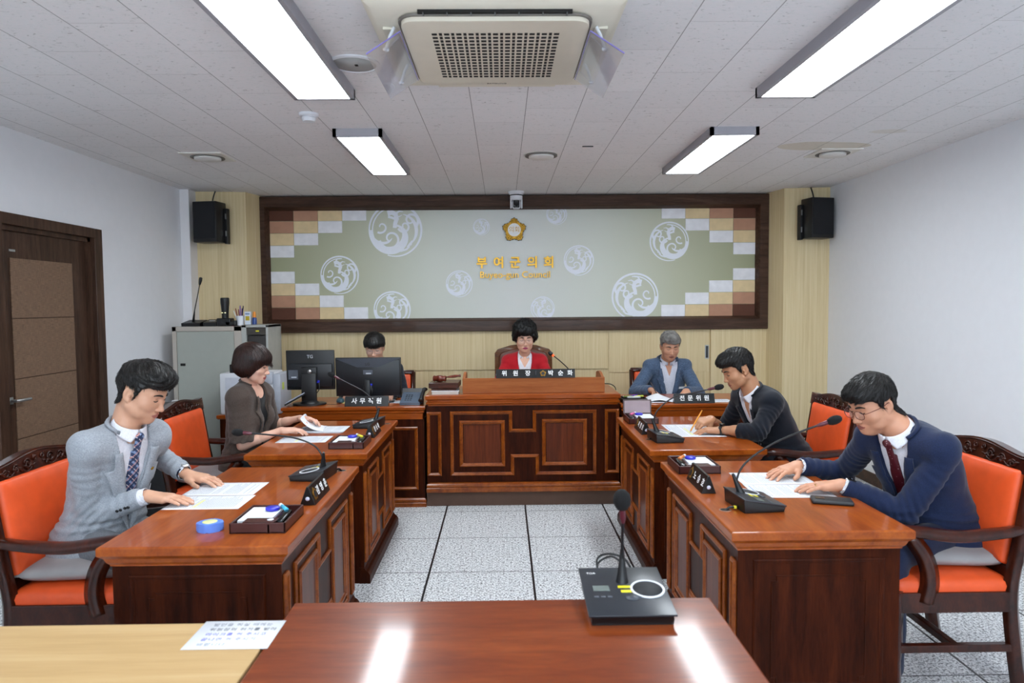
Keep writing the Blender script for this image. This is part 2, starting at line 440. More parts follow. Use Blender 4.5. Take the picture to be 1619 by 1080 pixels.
    door = bpy.data.objects.new('door_1', None); COL.objects.link(door); door.location = (XL-0.03, 4.25, 0); tag(door, kind='structure')
    bm = bmesh.new(); bb(bm, -0.04, 0.0, 0, 0.88, 0.005, 2.03); link_bm('door_leaf', bm, M_DARKFRAMEZ, door)
    linen = NT('woven_brown_panel'); v = linen.obj(); a = linen.noise(linen.obj((1, 3, 90)), 8, 3); b = linen.noise(linen.obj((1, 90, 3)), 8, 3)
    f = linen.math('MULTIPLY', linen.math('ADD', a, b), 0.5)
    linen.base(linen.ramp(f, [(0.38, lin('#5a4434')), (0.62, lin('#8f715a'))])); linen.set(Roughness=0.6)
    bm = bmesh.new()
    for i in range(5):
        z1 = 1.865 - i*0.375; z0 = z1 - 0.370
        bb(bm, 0.0, 0.006, 0.10, 0.72, max(z0, 0.08), z1, bev=0.001)
    link_bm('woven_panel', bm, linen.m, door)
    bm = bmesh.new(); bx(bm, (0.004, 0.052, 0.99), (0.008, 0.045, 0.045), bev=0.003)
    tube(bm, [(0.0, 0.052, 0.99), (0.045, 0.052, 0.99), (0.052, 0.07, 0.99), (0.052, 0.165, 0.99)], 0.0095, 12)
    link_bm('door_handle', bm, M_SILVER, door, smooth=40)
    bm = bmesh.new(); bb(bm, 0.0, 0.003, 0.10, 0.155, 1.905, 1.918); link_bm('door_label', bm, M_SILVER, door)

# ------------------------------------------------------------------ display wall of the council chamber
def build_display():
    y0 = 7.02
    fr = thing('display_wall_panel', 'wide dark walnut framed council display panel with pale green field and woven corner blocks', 'display panel', (0.13, 7.1, 1.93))
    def loc(x, y, z): return (x-0.13, y-7.1, z-1.93)
    XA, XB, ZA, ZB = -2.455, 2.69, 1.288, 2.640
    ia, ib, za, zb = -2.325, 2.575, 1.420, 2.525
    bm = bmesh.new()
    moulding(bm, [(XA, ZA), (XB, ZA), (XB, ZB), (XA, ZB)], (-0.13, 0.02, -1.93), (1, 0, 0), (0, 0, 1), (0, -1, 0), width=0.135, height=0.10,
             prof=[(0, 0), (0, 0.85), (0.05, 1.0), (0.78, 1.0), (0.84, 0.9), (0.98, 0.35), (1.0, 0.3), (1.0, 0)])
    link_bm('walnut_frame', bm, M_DARKFRAME, fr)
    field = NT('pale_green_gradient_print'); tc = field.node('ShaderNodeTexCoord'); sp = field.node('ShaderNodeSeparateXYZ'); field.link(tc.outputs['Object'], sp.inputs[0])
    ax = field.math('ABSOLUTE', sp.outputs[0])
    field.base(field.ramp(field.math('DIVIDE', ax, 2.4), [(0.0, lin('#d9dcd8')), (0.35, lin('#d0d4c9')), (0.7, lin('#b9bba2')), (1.0, lin('#a2a484'))]))
    field.set(Roughness=0.55); field.p.inputs['Specular IOR Level'].default_value = 0.25
    bm = bmesh.new(); a = loc(ia-0.02, 7.1, za-0.02); b = loc(ib+0.02, 7.1, zb+0.02); bb(bm, a[0], b[0], 0.0, 0.03, a[2], b[2])
    link_bm('printed_field', bm, field.m, fr)
    # corner blocks: a staircase of woven tiles
    cols = {'w': plain('woven_white', '#eaeaee', 0.8, bump=0.3, bscale=300), 'c': plain('woven_cream', '#e0c89c', 0.8, bump=0.3, bscale=300),
            't': plain('woven_tan', '#b88a70', 0.8, bump=0.3, bscale=300), 'b': plain('woven_brown', '#5d3626', 0.8, bump=0.3, bscale=300)}
    tw, th = 0.2425, 0.121
    rows = ['btcw', 'tcw', 'cw', 'w']
    for side in (0, 1):
        for vert in (0, 1):
            for r, row in enumerate(rows):
                for c, ch in enumerate(row):
                    x = (ia + tw*c) if side == 0 else (ib - tw*(c+1)); z = (zb - th*(r+1)) if vert == 0 else (za + th*r)
                    bm = bmesh.new(); p = loc(x, 0, z); bb(bm, p[0]+0.0015, p[0]+tw-0.0015, -0.008, 0.001, p[2]+0.0015, p[2]+th-0.0015, bev=0.002)
                    link_bm('woven_block', bm, cols[ch], fr)
    # dragon roundels: ring, sweeping tail, curls and a crest, as thin applied shapes clipped by the frame opening
    mr = plain('roundel_white', '#e6eaf2', 0.55, var=0.02)
    def spiral(cx, cz, r0, r1, a0, a1, n=26):
        return [(cx + (r0 + (r1-r0)*i/n)*math.cos(a0 + (a1-a0)*i/n), cz + (r0 + (r1-r0)*i/n)*math.sin(a0 + (a1-a0)*i/n)) for i in range(n+1)]
    def ribbon(bm, pts, ws, S, X, Z, flip, y):
        k = len(pts); L = []; Rr = []
        for i, (px, pz) in enumerate(pts):
            q0 = pts[max(i-1, 0)]; q1 = pts[min(i+1, k-1)]; dx, dz = q1[0]-q0[0], q1[1]-q0[1]; d = math.hypot(dx, dz) or 1
            w_ = ws(i/(k-1)) * 0.5; nx, nz = -dz/d*w_, dx/d*w_
            L.append((px+nx, pz+nz)); Rr.append((px-nx, pz-nz))
        def vv(p): return (X + p[0]*S*flip - 0.13, Z + p[1]*S - 1.93)
        for i in range(k-1):
            quad = [vv(L[i]), vv(L[i+1]), vv(Rr[i+1]), vv(Rr[i])]
            cx_ = sum(p[0] for p in quad)/4; cz_ = sum(p[1] for p in quad)/4
            if cz_ > zb-1.93 or cz_ < za-1.93: continue
            cl = [(p[0], min(max(p[1], za-1.93), zb-1.93)) for p in quad]
            vs = [bm.verts.new((p[0], y, p[1])) for p in cl]; vs2 = [bm.verts.new((p[0], y+0.003, p[1])) for p in cl]
            try:
                bm.faces.new(vs)
                for a_ in range(4): bm.faces.new((vs[a_], vs[(a_+1) % 4], vs2[(a_+1) % 4], vs2[a_]))
            except ValueError: pass
    PI = math.pi
    dragon = [(spiral(0, 0, 0.97, 0.97, -0.6*PI, 1.25*PI, 60), lambda t: 0.035 + 0.05*math.sin(t*PI)),
              (spiral(0, 0, 0.86, 0.84, 0.45*PI, 1.38*PI, 40), lambda t: 0.05),
              (spiral(-0.1, -0.12, 0.82, 0.30, -1.05*PI, 0.42*PI, 50), lambda t: 0.08 + 0.22*math.sin(min(1, t*1.15)*PI)),
              (spiral(-0.18, -0.32, 0.42, 0.05, -0.95*PI, 1.6*PI, 44), lambda t: 0.11*(1-t*0.6)),
              (spiral(0.58, 0.36, 0.30, 0.05, -0.3*PI, 2.0*PI, 40), lambda t: 0.10*(1-t*0.5)),
              (spiral(0.34, 0.14, 0.24, 0.04, -0.9*PI, 1.2*PI, 34), lambda t: 0.09*(1-t*0.5)),
              (spiral(0.15, 0.0, 0.66, 0.60, -0.30*PI, 0.42*PI, 24), lambda t: 0.11*math.sin(t*PI)+0.02),
              (spiral(-0.52, 0.12, 0.24, 0.05, -0.7*PI, 1.0*PI, 30), lambda t: 0.08*(1-t*0.5)),
              (spiral(-0.40, -0.10, 0.42, 0.34, -0.86*PI, -0.2*PI, 24), lambda t: 0.08*math.sin(t*PI)+0.02),
              ([(-0.28, 0.62), (-0.12, 0.66), (0.02, 0.58), (0.06, 0.42), (0.0, 0.25), (-0.02, 0.08)], lambda t: 0.20 - 0.06*t),
              ([(-0.26, 0.5), (-0.12, 0.46), (0.0, 0.42)], lambda t: 0.09), ([(0.04, 0.62), (0.16, 0.70), (0.3, 0.68)], lambda t: 0.08*(1-t*0.7)),
              ([(0.02, 0.5), (0.16, 0.5), (0.26, 0.56)], lambda t: 0.06*(1-t*0.7)), ([(-0.2, 0.72), (-0.1, 0.84), (0.06, 0.86)], lambda t: 0.06),
              ([(0.42, -0.62), (0.56, -0.52), (0.62, -0.38)], lambda t: 0.10*math.sin(t*PI)+0.02), ([(0.18, -0.78), (0.4, -0.72), (0.52, -0.6)], lambda t: 0.07)]
    rd = [(625, 364, -1.069, 2.309, .269, 1), (0, 0, -1.635, 1.864, .192, 1), (0, 0, -.207, 2.334, .083, 1), (0, 0, .55, 2.455, .104, 1), (0, 0, .771, 1.992, .152, 1),
          (0, 0, 1.686, 2.176, .198, -1), (0, 0, -.436, 1.766, .134, 1), (0, 0, -1.115, 1.511, .186, 1), (0, 0, .405, 1.511, .121, -1), (0, 0, 1.341, 1.625, .237, -1)]
    for _, _, X, Z, S, flip in rd:
        bm = bmesh.new()
        for q, (pts, ws) in enumerate(dragon): ribbon(bm, pts, ws, S, X, Z, flip, -0.004 - q*0.00002)
        link_bm('roundel', bm, mr, fr)
    # emblem
    em = link_bm('emblem', emblem_bm(0.125), [M_GOLD, plain('emblem_dark', '#4a3a1c', 0.5), M_WHITEP], fr, loc=loc(0.123, 7.09, 2.300))
    text_obj('emblem_letters', '의회', 0.062, M_GOLD, frame_mat((0, -0.034, 0), (1, 0, 0), (0, 0, 1)), em, extrude=0.001)
    # lettering
    for ch, px in zip('부여군의회', (-0.205, -0.035, 0.130, 0.305, 0.470)):
        text_obj('gold_letter', ch, 0.122, M_GOLD, frame_mat(loc(px, 7.085, 1.970), (1, 0, 0), (0, 0, 1)), fr, extrude=0.006, bold=0.0035)
    text_obj('gold_lettering', 'Buyeo-gun Council', 0.093, M_GOLD, frame_mat(loc(0.128, 7.087, 1.852), (1, 0, 0), (0, 0, 1)), fr, extrude=0.004, bold=0.0005)

def emblem_bm(R):
    """five-lobed rose of Sharon badge, facing -Y"""
    bm = bmesh.new(); n = 140
    def out(k, wob):
        return [((R*k*(0.86 + 0.12*math.cos(5*(a-math.pi/2)) + wob*0.035*math.cos(25*(a-math.pi/2))))*math.cos(a), (R*k*(0.86 + 0.12*math.cos(5*(a-math.pi/2)) + wob*0.035*math.cos(25*(a-math.pi/2))))*math.sin(a)) for a in [2*math.pi*i/n for i in range(n)]]
    M = frame_mat((0, 0, 0), (1, 0, 0), (0, 0, 1))
    prism(bm, out(1.0, 1), 0.0, 0.012, M, mi=1); prism(bm, out(0.93, 1), 0.008, 0.018, M, mi=0)
    for i in range(5):
        for j in (-2, -1, 0, 1, 2):
            a = math.pi/2 + i*2*math.pi/5 + j*0.2; r1 = R*(0.86 - 0.05*abs(j)); r0 = R*0.56
            tube(bm, [M @ Vector((r0*math.cos(a), r0*math.sin(a), 0.018)), M @ Vector((r1*math.cos(a), r1*math.sin(a), 0.018))], [R*0.03, R*0.055], 6, mi=0)
    prism(bm, [(R*0.56*math.cos(2*math.pi*i/40), R*0.56*math.sin(2*math.pi*i/40)) for i in range(40)], 0.012, 0.026, M, mi=0)
    prism(bm, [(R*0.52*math.cos(2*math.pi*i/40), R*0.52*math.sin(2*math.pi*i/40)) for i in range(40)], 0.02, 0.030, M, mi=2)
    return bm

# ------------------------------------------------------------------ ceiling fittings
M_LAMP = emit('led_diffuser', '#f0f9ff', LAMP_POWER)
M_LAMPFRAME = plain('lamp_frame_grey', '#9c9aa0', 0.5, var=0.02)
def build_ceiling_things():
    names = [('near left', 'long white ceiling light panel running off the top edge at the left', -0.8925, 2.345, 3.635),
             ('near right', 'long white ceiling light panel running off the top edge at the right', 1.4555, 2.345, 3.635),
             ('far left', 'short looking far ceiling light panel left of the round air vent', -0.8885, 4.405, 5.700),
             ('far right', 'short looking far ceiling light panel right of the round air vent', 1.4550, 4.405, 5.730),
             ('rear left', 'ceiling light panel behind the camera on the left side', -0.8925, 0.30, 1.59),
             ('rear right', 'ceiling light panel behind the camera on the right side', 1.4555, 0.30, 1.59)]
    for _, lab, xc, y0, y1 in names:
        t = thing('ceiling_light', lab, 'ceiling light', (xc, (y0+y1)/2, ZC), group='ceiling light panels')
        L = y1-y0; W = 0.305; bm = bmesh.new()
        for s in (-1, 1):
            bb(bm, s*W/2, s*(W/2-0.022), -L/2, L/2, -0.05, 0); bb(bm, -W/2, W/2, s*L/2, s*(L/2-0.022), -0.05, 0)
        bb(bm, -W/2+.01, W/2-.01, -L/2+.01, L/2-.01, -0.012, 0)
        link_bm('lamp_housing', bm, M_LAMPFRAME, t)
        bm = bmesh.new(); bb(bm, -W/2+0.022, W/2-0.022, -L/2+0.022, L/2-0.022, -0.046, -0.040); link_bm('diffuser', bm, M_LAMP, t)
    # cassette air conditioner
    t = thing('ceiling_air_conditioner', 'beige square cassette air conditioner in the ceiling with slotted grille', 'air conditioner', (-0.018, 3.02, ZC))
    bm = bmesh.new(); ring_loft(bm, -0.475, 0.475, -0.475, 0.475, [(0, 0), (0, -0.012), (0.03, -0.03), (0.14, -0.042), (0.14, -0.02)], cap=False)
    bb(bm, -0.34, 0.34, -0.34, 0.34, -0.025, -0.002)
    link_bm('housing', bm, M_CERAMIC, t, smooth=30)
    # air outlets: dark slots on four sides with a vane
    for k, (cx, cy, sx, sy) in enumerate(((0, -0.405, 0.56, 0.06), (0, 0.405, 0.56, 0.05), (-0.405, 0, 0.05, 0.56), (0.405, 0, 0.05, 0.56))):
        bm = bmesh.new(); bx(bm, (cx, cy, -0.036), (sx, sy, 0.012)); f = link_bm('air_outlet', bm, M_HOLE if k == 0 else M_CERAMIC, t)
        if k == 0:
            bm = bmesh.new()
            for i in range(7): bx(bm, (-0.26 + i*0.0867, cy, -0.043), (0.004, sy, 0.006))
            bx(bm, (0, cy+0.012, -0.044), (sx, 0.005, 0.005)); link_bm('vane', bm, plain('vane_grey', '#56585a', 0.5), f)
    pw, ph = 0.70, 0.745; ycp = -0.035
    g = plain('ac_panel', '#ddd4c2', 0.4, var=0.02)
    bm = bmesh.new()
    o = [(x, y+ycp) for x, y in rrect(pw, ph, 0.06)]; prism(bm, o, -0.040, -0.062, bev=0.003); link_bm('front_panel', bm, g, t, smooth=30)
    bm = bmesh.new(); prism(bm, [(x, y+ycp) for x, y in rrect(pw+0.022, ph+0.022, 0.07)], -0.038, -0.046); link_bm('panel_gasket', bm, plain('gasket_grey', '#76706a', 0.6), t)
    bm = bmesh.new(); gx, gy = 0.49, 0.53; nx, ny = 21, 15   # slots of the grille
    for i in range(nx):
        for j in range(ny):
            x = -gx/2 + gx*(i+0.5)/nx; y = ycp + 0.0 - gy/2 + gy*(j+0.5)/ny
            w_ = gx/nx*0.86 if i % 2 == 0 else gx/nx*0.5
            bx(bm, (x, y+0.0, -0.0622), (w_, gy/ny*(0.5 if i % 2 == 0 else 0.66), 0.002))
    o = link_bm('grille_slots', bm, M_HOLE, t); tag(o, kind='stuff')
    text_obj('maker_mark', 'SAMSUNG', 0.02, plain('mark_grey', '#8a8378', 0.5), frame_mat((0, 0.315, -0.0625), (1, 0, 0), (0, -1, 0)), t)
    # clear acrylic wind deflectors hanging at both sides
    ac = NT('clear_acrylic'); ac.set(Roughness=0.03, IOR=1.45); ac.base(lin('#e9e9fa')); ac.p.inputs['Transmission Weight'].default_value = 0.92; ac.p.inputs['Alpha'].default_value = 0.55
    for s, lab in ((-1, 'clear violet-edged acrylic wind deflector left of the air conditioner'), (1, 'clear violet-edged acrylic wind deflector right of the air conditioner')):
        d = thing('wind_deflector', lab, 'wind deflector', (-0.018 + s*0.405, 2.93, ZC-0.05), group='wind deflectors')
        R = Euler((0, math.radians(s*33), 0)).to_matrix()
        c = Vector((s*0.01, 0.0, -0.075))
        bm = bmesh.new(); bx(bm, c, (0.15, 0.56, 0.004), rot=R, bev=0.001); link_bm('acrylic_sheet', bm, ac.m, d)
        bm = bmesh.new()
        for q, w2, l2 in ((Vector((-s*0.075, 0, 0)), 0.003, 0.56), (Vector((0, -0.28, 0)), 0.15, 0.003)):
            bx(bm, c + R @ q, (w2, l2, 0.0045), rot=R)
        link_bm('cut_edge', bm, plain('violet_edge', '#7c74b8', 0.2), d)
        for yy in (-0.20, 0.20):
            bm = bmesh.new(); top = Vector((-s*0.02, yy, 0.012)); end = c + R @ Vector((0, yy, 0.004))
            tube(bm, [top, top*0.5 + end*0.5 + Vector((0, 0, 0.01)), end], 0.006, 8)
            lathe(bm, [(0, -0.006), (0.011, -0.005), (0.012, 0.004), (0, 0.007)], c=end, n=12); link_bm('bracket', bm, M_WHITEP, d, smooth=40)
    # speaker grille, smoke detector, vents, slot
    t = thing('ceiling_speaker', 'flat round grey ceiling speaker beside the left acrylic deflector', 'speaker', (-0.66, 3.237, ZC))
    bm = bmesh.new(); lathe(bm, [(0.115, 0), (0.115, -0.006), (0.102, -0.010), (0.098, -0.006)], n=48); link_bm('rim', bm, M_WHITEP, t, smooth=30)
    bm = bmesh.new(); lathe(bm, [(0.098, -0.002), (0.098, -0.0065), (0, -0.009)], n=48); bx(bm, (0.01, 0, -0.010), (0.014, 0.02, 0.002), mi=1)
    link_bm('grille', bm, [plain('speaker_mesh', '#a9aaa8', 0.7, bump=0.3, bscale=500), M_HOLE], t)
    t = thing('smoke_detector', 'small round white smoke detector on the ceiling', 'smoke detector', (-1.094, 4.07, ZC))
    bm = bmesh.new(); lathe(bm, [(0.055, 0), (0.055, -0.012), (0.048, -0.018)], n=32); link_bm('base', bm, M_WHITEP, t, smooth=40)
    bm = bmesh.new(); lathe(bm, [(0.036, -0.016), (0.036, -0.022), (0.040, -0.026), (0.034, -0.044), (0, -0.048)], n=32); link_bm('sensor_head', bm, M_WHITEP, t, smooth=40)
    for x, y, lab, sq in ((-2.135, 5.195, 'square framed round air vent in the ceiling at the left', True), (2.43, 5.18, 'square framed round air vent by the ceiling water stain', True),
                          (0.292, 5.195, 'plain round air vent in the middle of the ceiling', False)):
        t = thing('air_vent', lab, 'air vent', (x, y, ZC), group='ceiling air vents')
        bm = bmesh.new()
        if sq: ring_loft(bm, -0.15, 0.15, -0.15, 0.15, [(0, 0), (0, -0.006), (0.008, -0.009)])
        else: lathe(bm, [(0.128, 0), (0.128, -0.003), (0.118, -0.003)], n=40)
        link_bm('vent_frame', bm, plain('vent_beige', '#dcd8d0', 0.5), t)
        bm = bmesh.new(); lathe(bm, [(0.118, -0.004), (0.118, -0.013), (0.108, -0.015), (0.100, -0.0095)], n=40); link_bm('vent_ring', bm, plain('vent_ring_grey', '#6f6b66', 0.6), t, smooth=30)  # darker grey ring around the pale disc
        bm = bmesh.new(); lathe(bm, [(0.092, -0.010), (0.092, -0.022), (0.085, -0.026), (0, -0.028)], n=40); link_bm('vent_disc', bm, plain('vent_white', '#e2dfdb', 0.5), t, smooth=30)
    bm = bmesh.new(); bx(bm, (0, 0, -0.003), (0.075, 0.012, 0.006)); tag(link_bm('ceiling_slot', bm, M_DGREY, loc=(0.60, 4.922, ZC)), 'small dark metal slot plate set in the ceiling', 'slot plate')
    # dome camera
    t = thing('ceiling_camera', 'white ceiling mounted camera above the council emblem', 'camera', (0.141, 6.87, ZC))
    bm = bmesh.new(); lathe(bm, [(0.078, 0), (0.078, -0.012), (0.070, -0.022), (0.062, -0.03), (0.060, -0.07), (0.052, -0.085)], n=40); link_bm('mount', bm, M_WHITEP, t, smooth=40)
    bm = bmesh.new(); lathe(bm, [(0.0625, -0.032), (0.0625, -0.042)], n=40); link_bm('dark_band', bm, M_BLACKGLOSS, t)
    bm = bmesh.new()
    for s in (-1, 1): bx(bm, (s*0.052, 0, -0.115), (0.014, 0.06, 0.09), bev=0.006)
    link_bm('yoke', bm, M_WHITEP, t, smooth=40)
    bm = bmesh.new(); bx(bm, (0, 0, -0.125), (0.085, 0.075, 0.085), bev=0.025, seg=4); link_bm('head', bm, M_WHITEP, t, smooth=50)
    bm = bmesh.new(); bx(bm, (0, -0.034, -0.122), (0.062, 0.02, 0.07), bev=0.008); lathe(bm, [(0.026, 0), (0.026, 0.012), (0, 0.010)], c=(0, -0.043, -0.12), axis=Euler((math.radians(90), 0, 0)).to_matrix(), n=24)
    link_bm('lens', bm, M_BLACKGLOSS, t, smooth=40)
    # wall loudspeakers
    for x, rz, lab, lx in ((-2.725, math.radians(-10), 'black wall loudspeaker on the left veneered pilaster', 1), (2.975, math.radians(12), 'black wall loudspeaker on the right veneered pilaster', -1)):
        t = thing('wall_speaker', lab, 'loudspeaker', (x, 6.63, 2.34), rz, group='wall loudspeakers')
        bm = bmesh.new(); bx(bm, (0, -0.0, 0), (0.235, 0.17, 0.375), bev=0.008); link_bm('cabinet', bm, M_BLACK, t, smooth=40)
        bm = bmesh.new(); bx(bm, (0, -0.088, 0.012), (0.215, 0.012, 0.335), bev=0.005); link_bm('grille', bm, plain('speaker_cloth', '#0e1015', 0.8, bump=0.3, bscale=700), t)
        bm = bmesh.new(); bx(bm, (lx*0.13, 0.075, -0.03), (0.03, 0.05, 0.33), bev=0.004)
        for zz in (0.06, -0.10): bx(bm, (lx*0.135, 0.045, zz), (0.01, 0.006, 0.05), mi=1)
        bb(bm, -0.03, 0.03, 0.08, 0.12, -0.06, 0.06)
        link_bm('bracket', bm, [M_BLACK, M_SILVER], t)
        bm = bmesh.new(); tube(bm, catmull([(-lx*0.01, 0.07, 0.18), (-lx*0.015, 0.09, 0.24), (lx*0.01, 0.09, 0.306)]), 0.006, 8); link_bm('cable', bm, M_BLACK, t)
# ------------------------------------------------------------------ council furniture
ZT = 0.742
def h_pattern(bm, W, z0, z1, O, U, N, mw=0.026, mh=0.013, inset=0.062, ends=True, px=0.062):
    """outer moulding with a notch top and bottom, two inner frames and open frames at both ends"""
    H = z1 - z0; V = (0, 0, 1); e = 0.118*W if ends else 0.04*W
    a, b = e, W-e; n0, n1 = W*0.5-0.075*W/1.0, W*0.5+0.075*W; d = 0.25*H
    poly = [(a, z0), (n0, z0), (n0, z0+d), (n1, z0+d), (n1, z0), (b, z0), (b, z1), (n1, z1), (n1, z1-d), (n0, z1-d), (n0, z1), (a, z1)]
    moulding(bm, poly, O, U, V, N, mw, mh)
    for u0, u1 in ((a+inset, n0-inset+mw*0.3), (n1+inset-mw*0.3, b-inset)):
        moulding(bm, [(u0, z0+inset), (u1, z0+inset), (u1, z1-inset), (u0, z1-inset)], O, U, V, N, mw*0.95, mh)
    if ends:
        for s in (0, 1):
            q = [(0.012, z0), (px, z0), (px, z1), (0.012, z1)]
            if s: q = [(W-u, v) for u, v in q][::-1]
            moulding(bm, q, O, U, V, N, mw*0.9, mh)

TOPPROF = [(0.030, -0.075), (0.030, -0.070), (0.022, -0.060), (0.016, -0.045), (0.004, -0.034), (0.0, -0.030), (0.0, -0.006), (0.002, -0.002), (0.006, 0.0)]
def bench(name, label, x0, x1, y0, y1, aisle, zt=ZT):
    """council bench: slab top, panelled modesty front on the aisle side (+1 = at x1), moulded plinth"""
    t = thing(name, label, 'desk', ((x0+x1)/2, (y0+y1)/2, 0), group='council member benches')
    hx, hy = (x1-x0)/2, (y1-y0)/2
    bm = bmesh.new(); ring_loft(bm, -hx, hx, -hy, hy, [(i, zt+z) for i, z in TOPPROF]); link_bm('desktop', bm, M_WOODTOP, t)
    zb = zt-0.075
    bm = bmesh.new(); ix, iy = hx-0.034, hy-0.036
    ai = ix if aisle > 0 else -ix
    bb(bm, min(ai, ai-aisle*0.03), max(ai, ai-aisle*0.03), -iy+0.028, iy-0.028, 0.0, zb)
    for s in (-1, 1): bb(bm, -ix, ix, s*iy, s*(iy-0.028), 0, zb)
    bb(bm, -ix+0.031, ix-0.031, -iy+0.028, iy-0.028, 0.40, 0.42)
    link_bm('carcass', bm, M_WOOD, t)
    bm = bmesh.new()
    O = (ai, -iy if aisle > 0 else iy, 0); U = (0, 1 if aisle > 0 else -1, 0)
    h_pattern(bm, 2*iy, 0.115, zb-0.045, O, U, (aisle, 0, 0), mw=0.024, mh=0.013, inset=0.052, px=0.06)
    link_bm('front_moulding', bm, M_MOULD, t)
    for q in (0, 1):
        bm = bmesh.new()
        u0, u1 = (0.20*2*iy, 0.40*2*iy) if q == 0 else (0.60*2*iy, 0.80*2*iy)
        y_a = -iy+u0 if aisle > 0 else iy-u0; y_b = -iy+u1 if aisle > 0 else iy-u1
        bb(bm, min(ai, ai+aisle*0.004), max(ai, ai+aisle*0.004), min(y_a, y_b), max(y_a, y_b), 0.19, zb-0.12, bev=0.001)
        link_bm('field_panel', bm, M_PANEL, t)
    # end boards: faint double frame with clipped corners
    for s in (-1, 1):
        bm = bmesh.new()
        O2 = (-ix if s < 0 else ix, s*iy, 0); U2 = (1 if s < 0 else -1, 0, 0); W = 2*ix
        moulding(bm, [(0.055, 0.10), (W-0.055, 0.10), (W-0.055, zb-0.035), (0.055, zb-0.035)], O2, U2, (0, 0, 1), (0, s, 0), 0.018, 0.004)
        c = 0.02; a, b, z0, z1 = 0.12, W-0.12, 0.17, zb-0.095
        moulding(bm, [(a, z0+c), (a+c, z0+c), (a+c, z0), (b-c, z0), (b-c, z0+c), (b, z0+c), (b, z1-c), (b-c, z1-c), (b-c, z1), (a+c, z1), (a+c, z1-c), (a, z1-c)], O2, U2, (0, 0, 1), (0, s, 0), 0.006, 0.0025)
        link_bm('end_moulding', bm, M_WOOD, t)
    bm = bmesh.new()
    bm2 = [(0.0, 0.0), (0.0, 0.045), (0.008, 0.06), (0.012, 0.066), (0.022, 0.072), (0.03, 0.085), (0.036, 0.09)]
    r = [(-0.032+i, z) for i, z in bm2]
    xa, xb = (ai-0.03, ai) if aisle > 0 else (ai, ai+0.03)
    rings = []
    for ins, z in r:
        if aisle > 0: pts = ((xa, -iy-0.004), (xb-ins, -iy-0.004+0*ins), (xb-ins, iy+0.004), (xa, iy+0.004))
        else: pts = ((xb, iy+0.004), (xa+ins, iy+0.004), (xa+ins, -iy-0.004), (xb, -iy-0.004))
        rings.append([bm.verts.new((p[0], p[1], z)) for p in pts])
    for A, B in zip(rings, rings[1:]):
        for i in range(4): bm.faces.new((A[i], A[(i+1) % 4], B[(i+1) % 4], B[i]))
    bm.faces.new(rings[0][::-1]); bm.faces.new(rings[-1])
    link_bm('plinth', bm, M_WOOD, t)
    return t

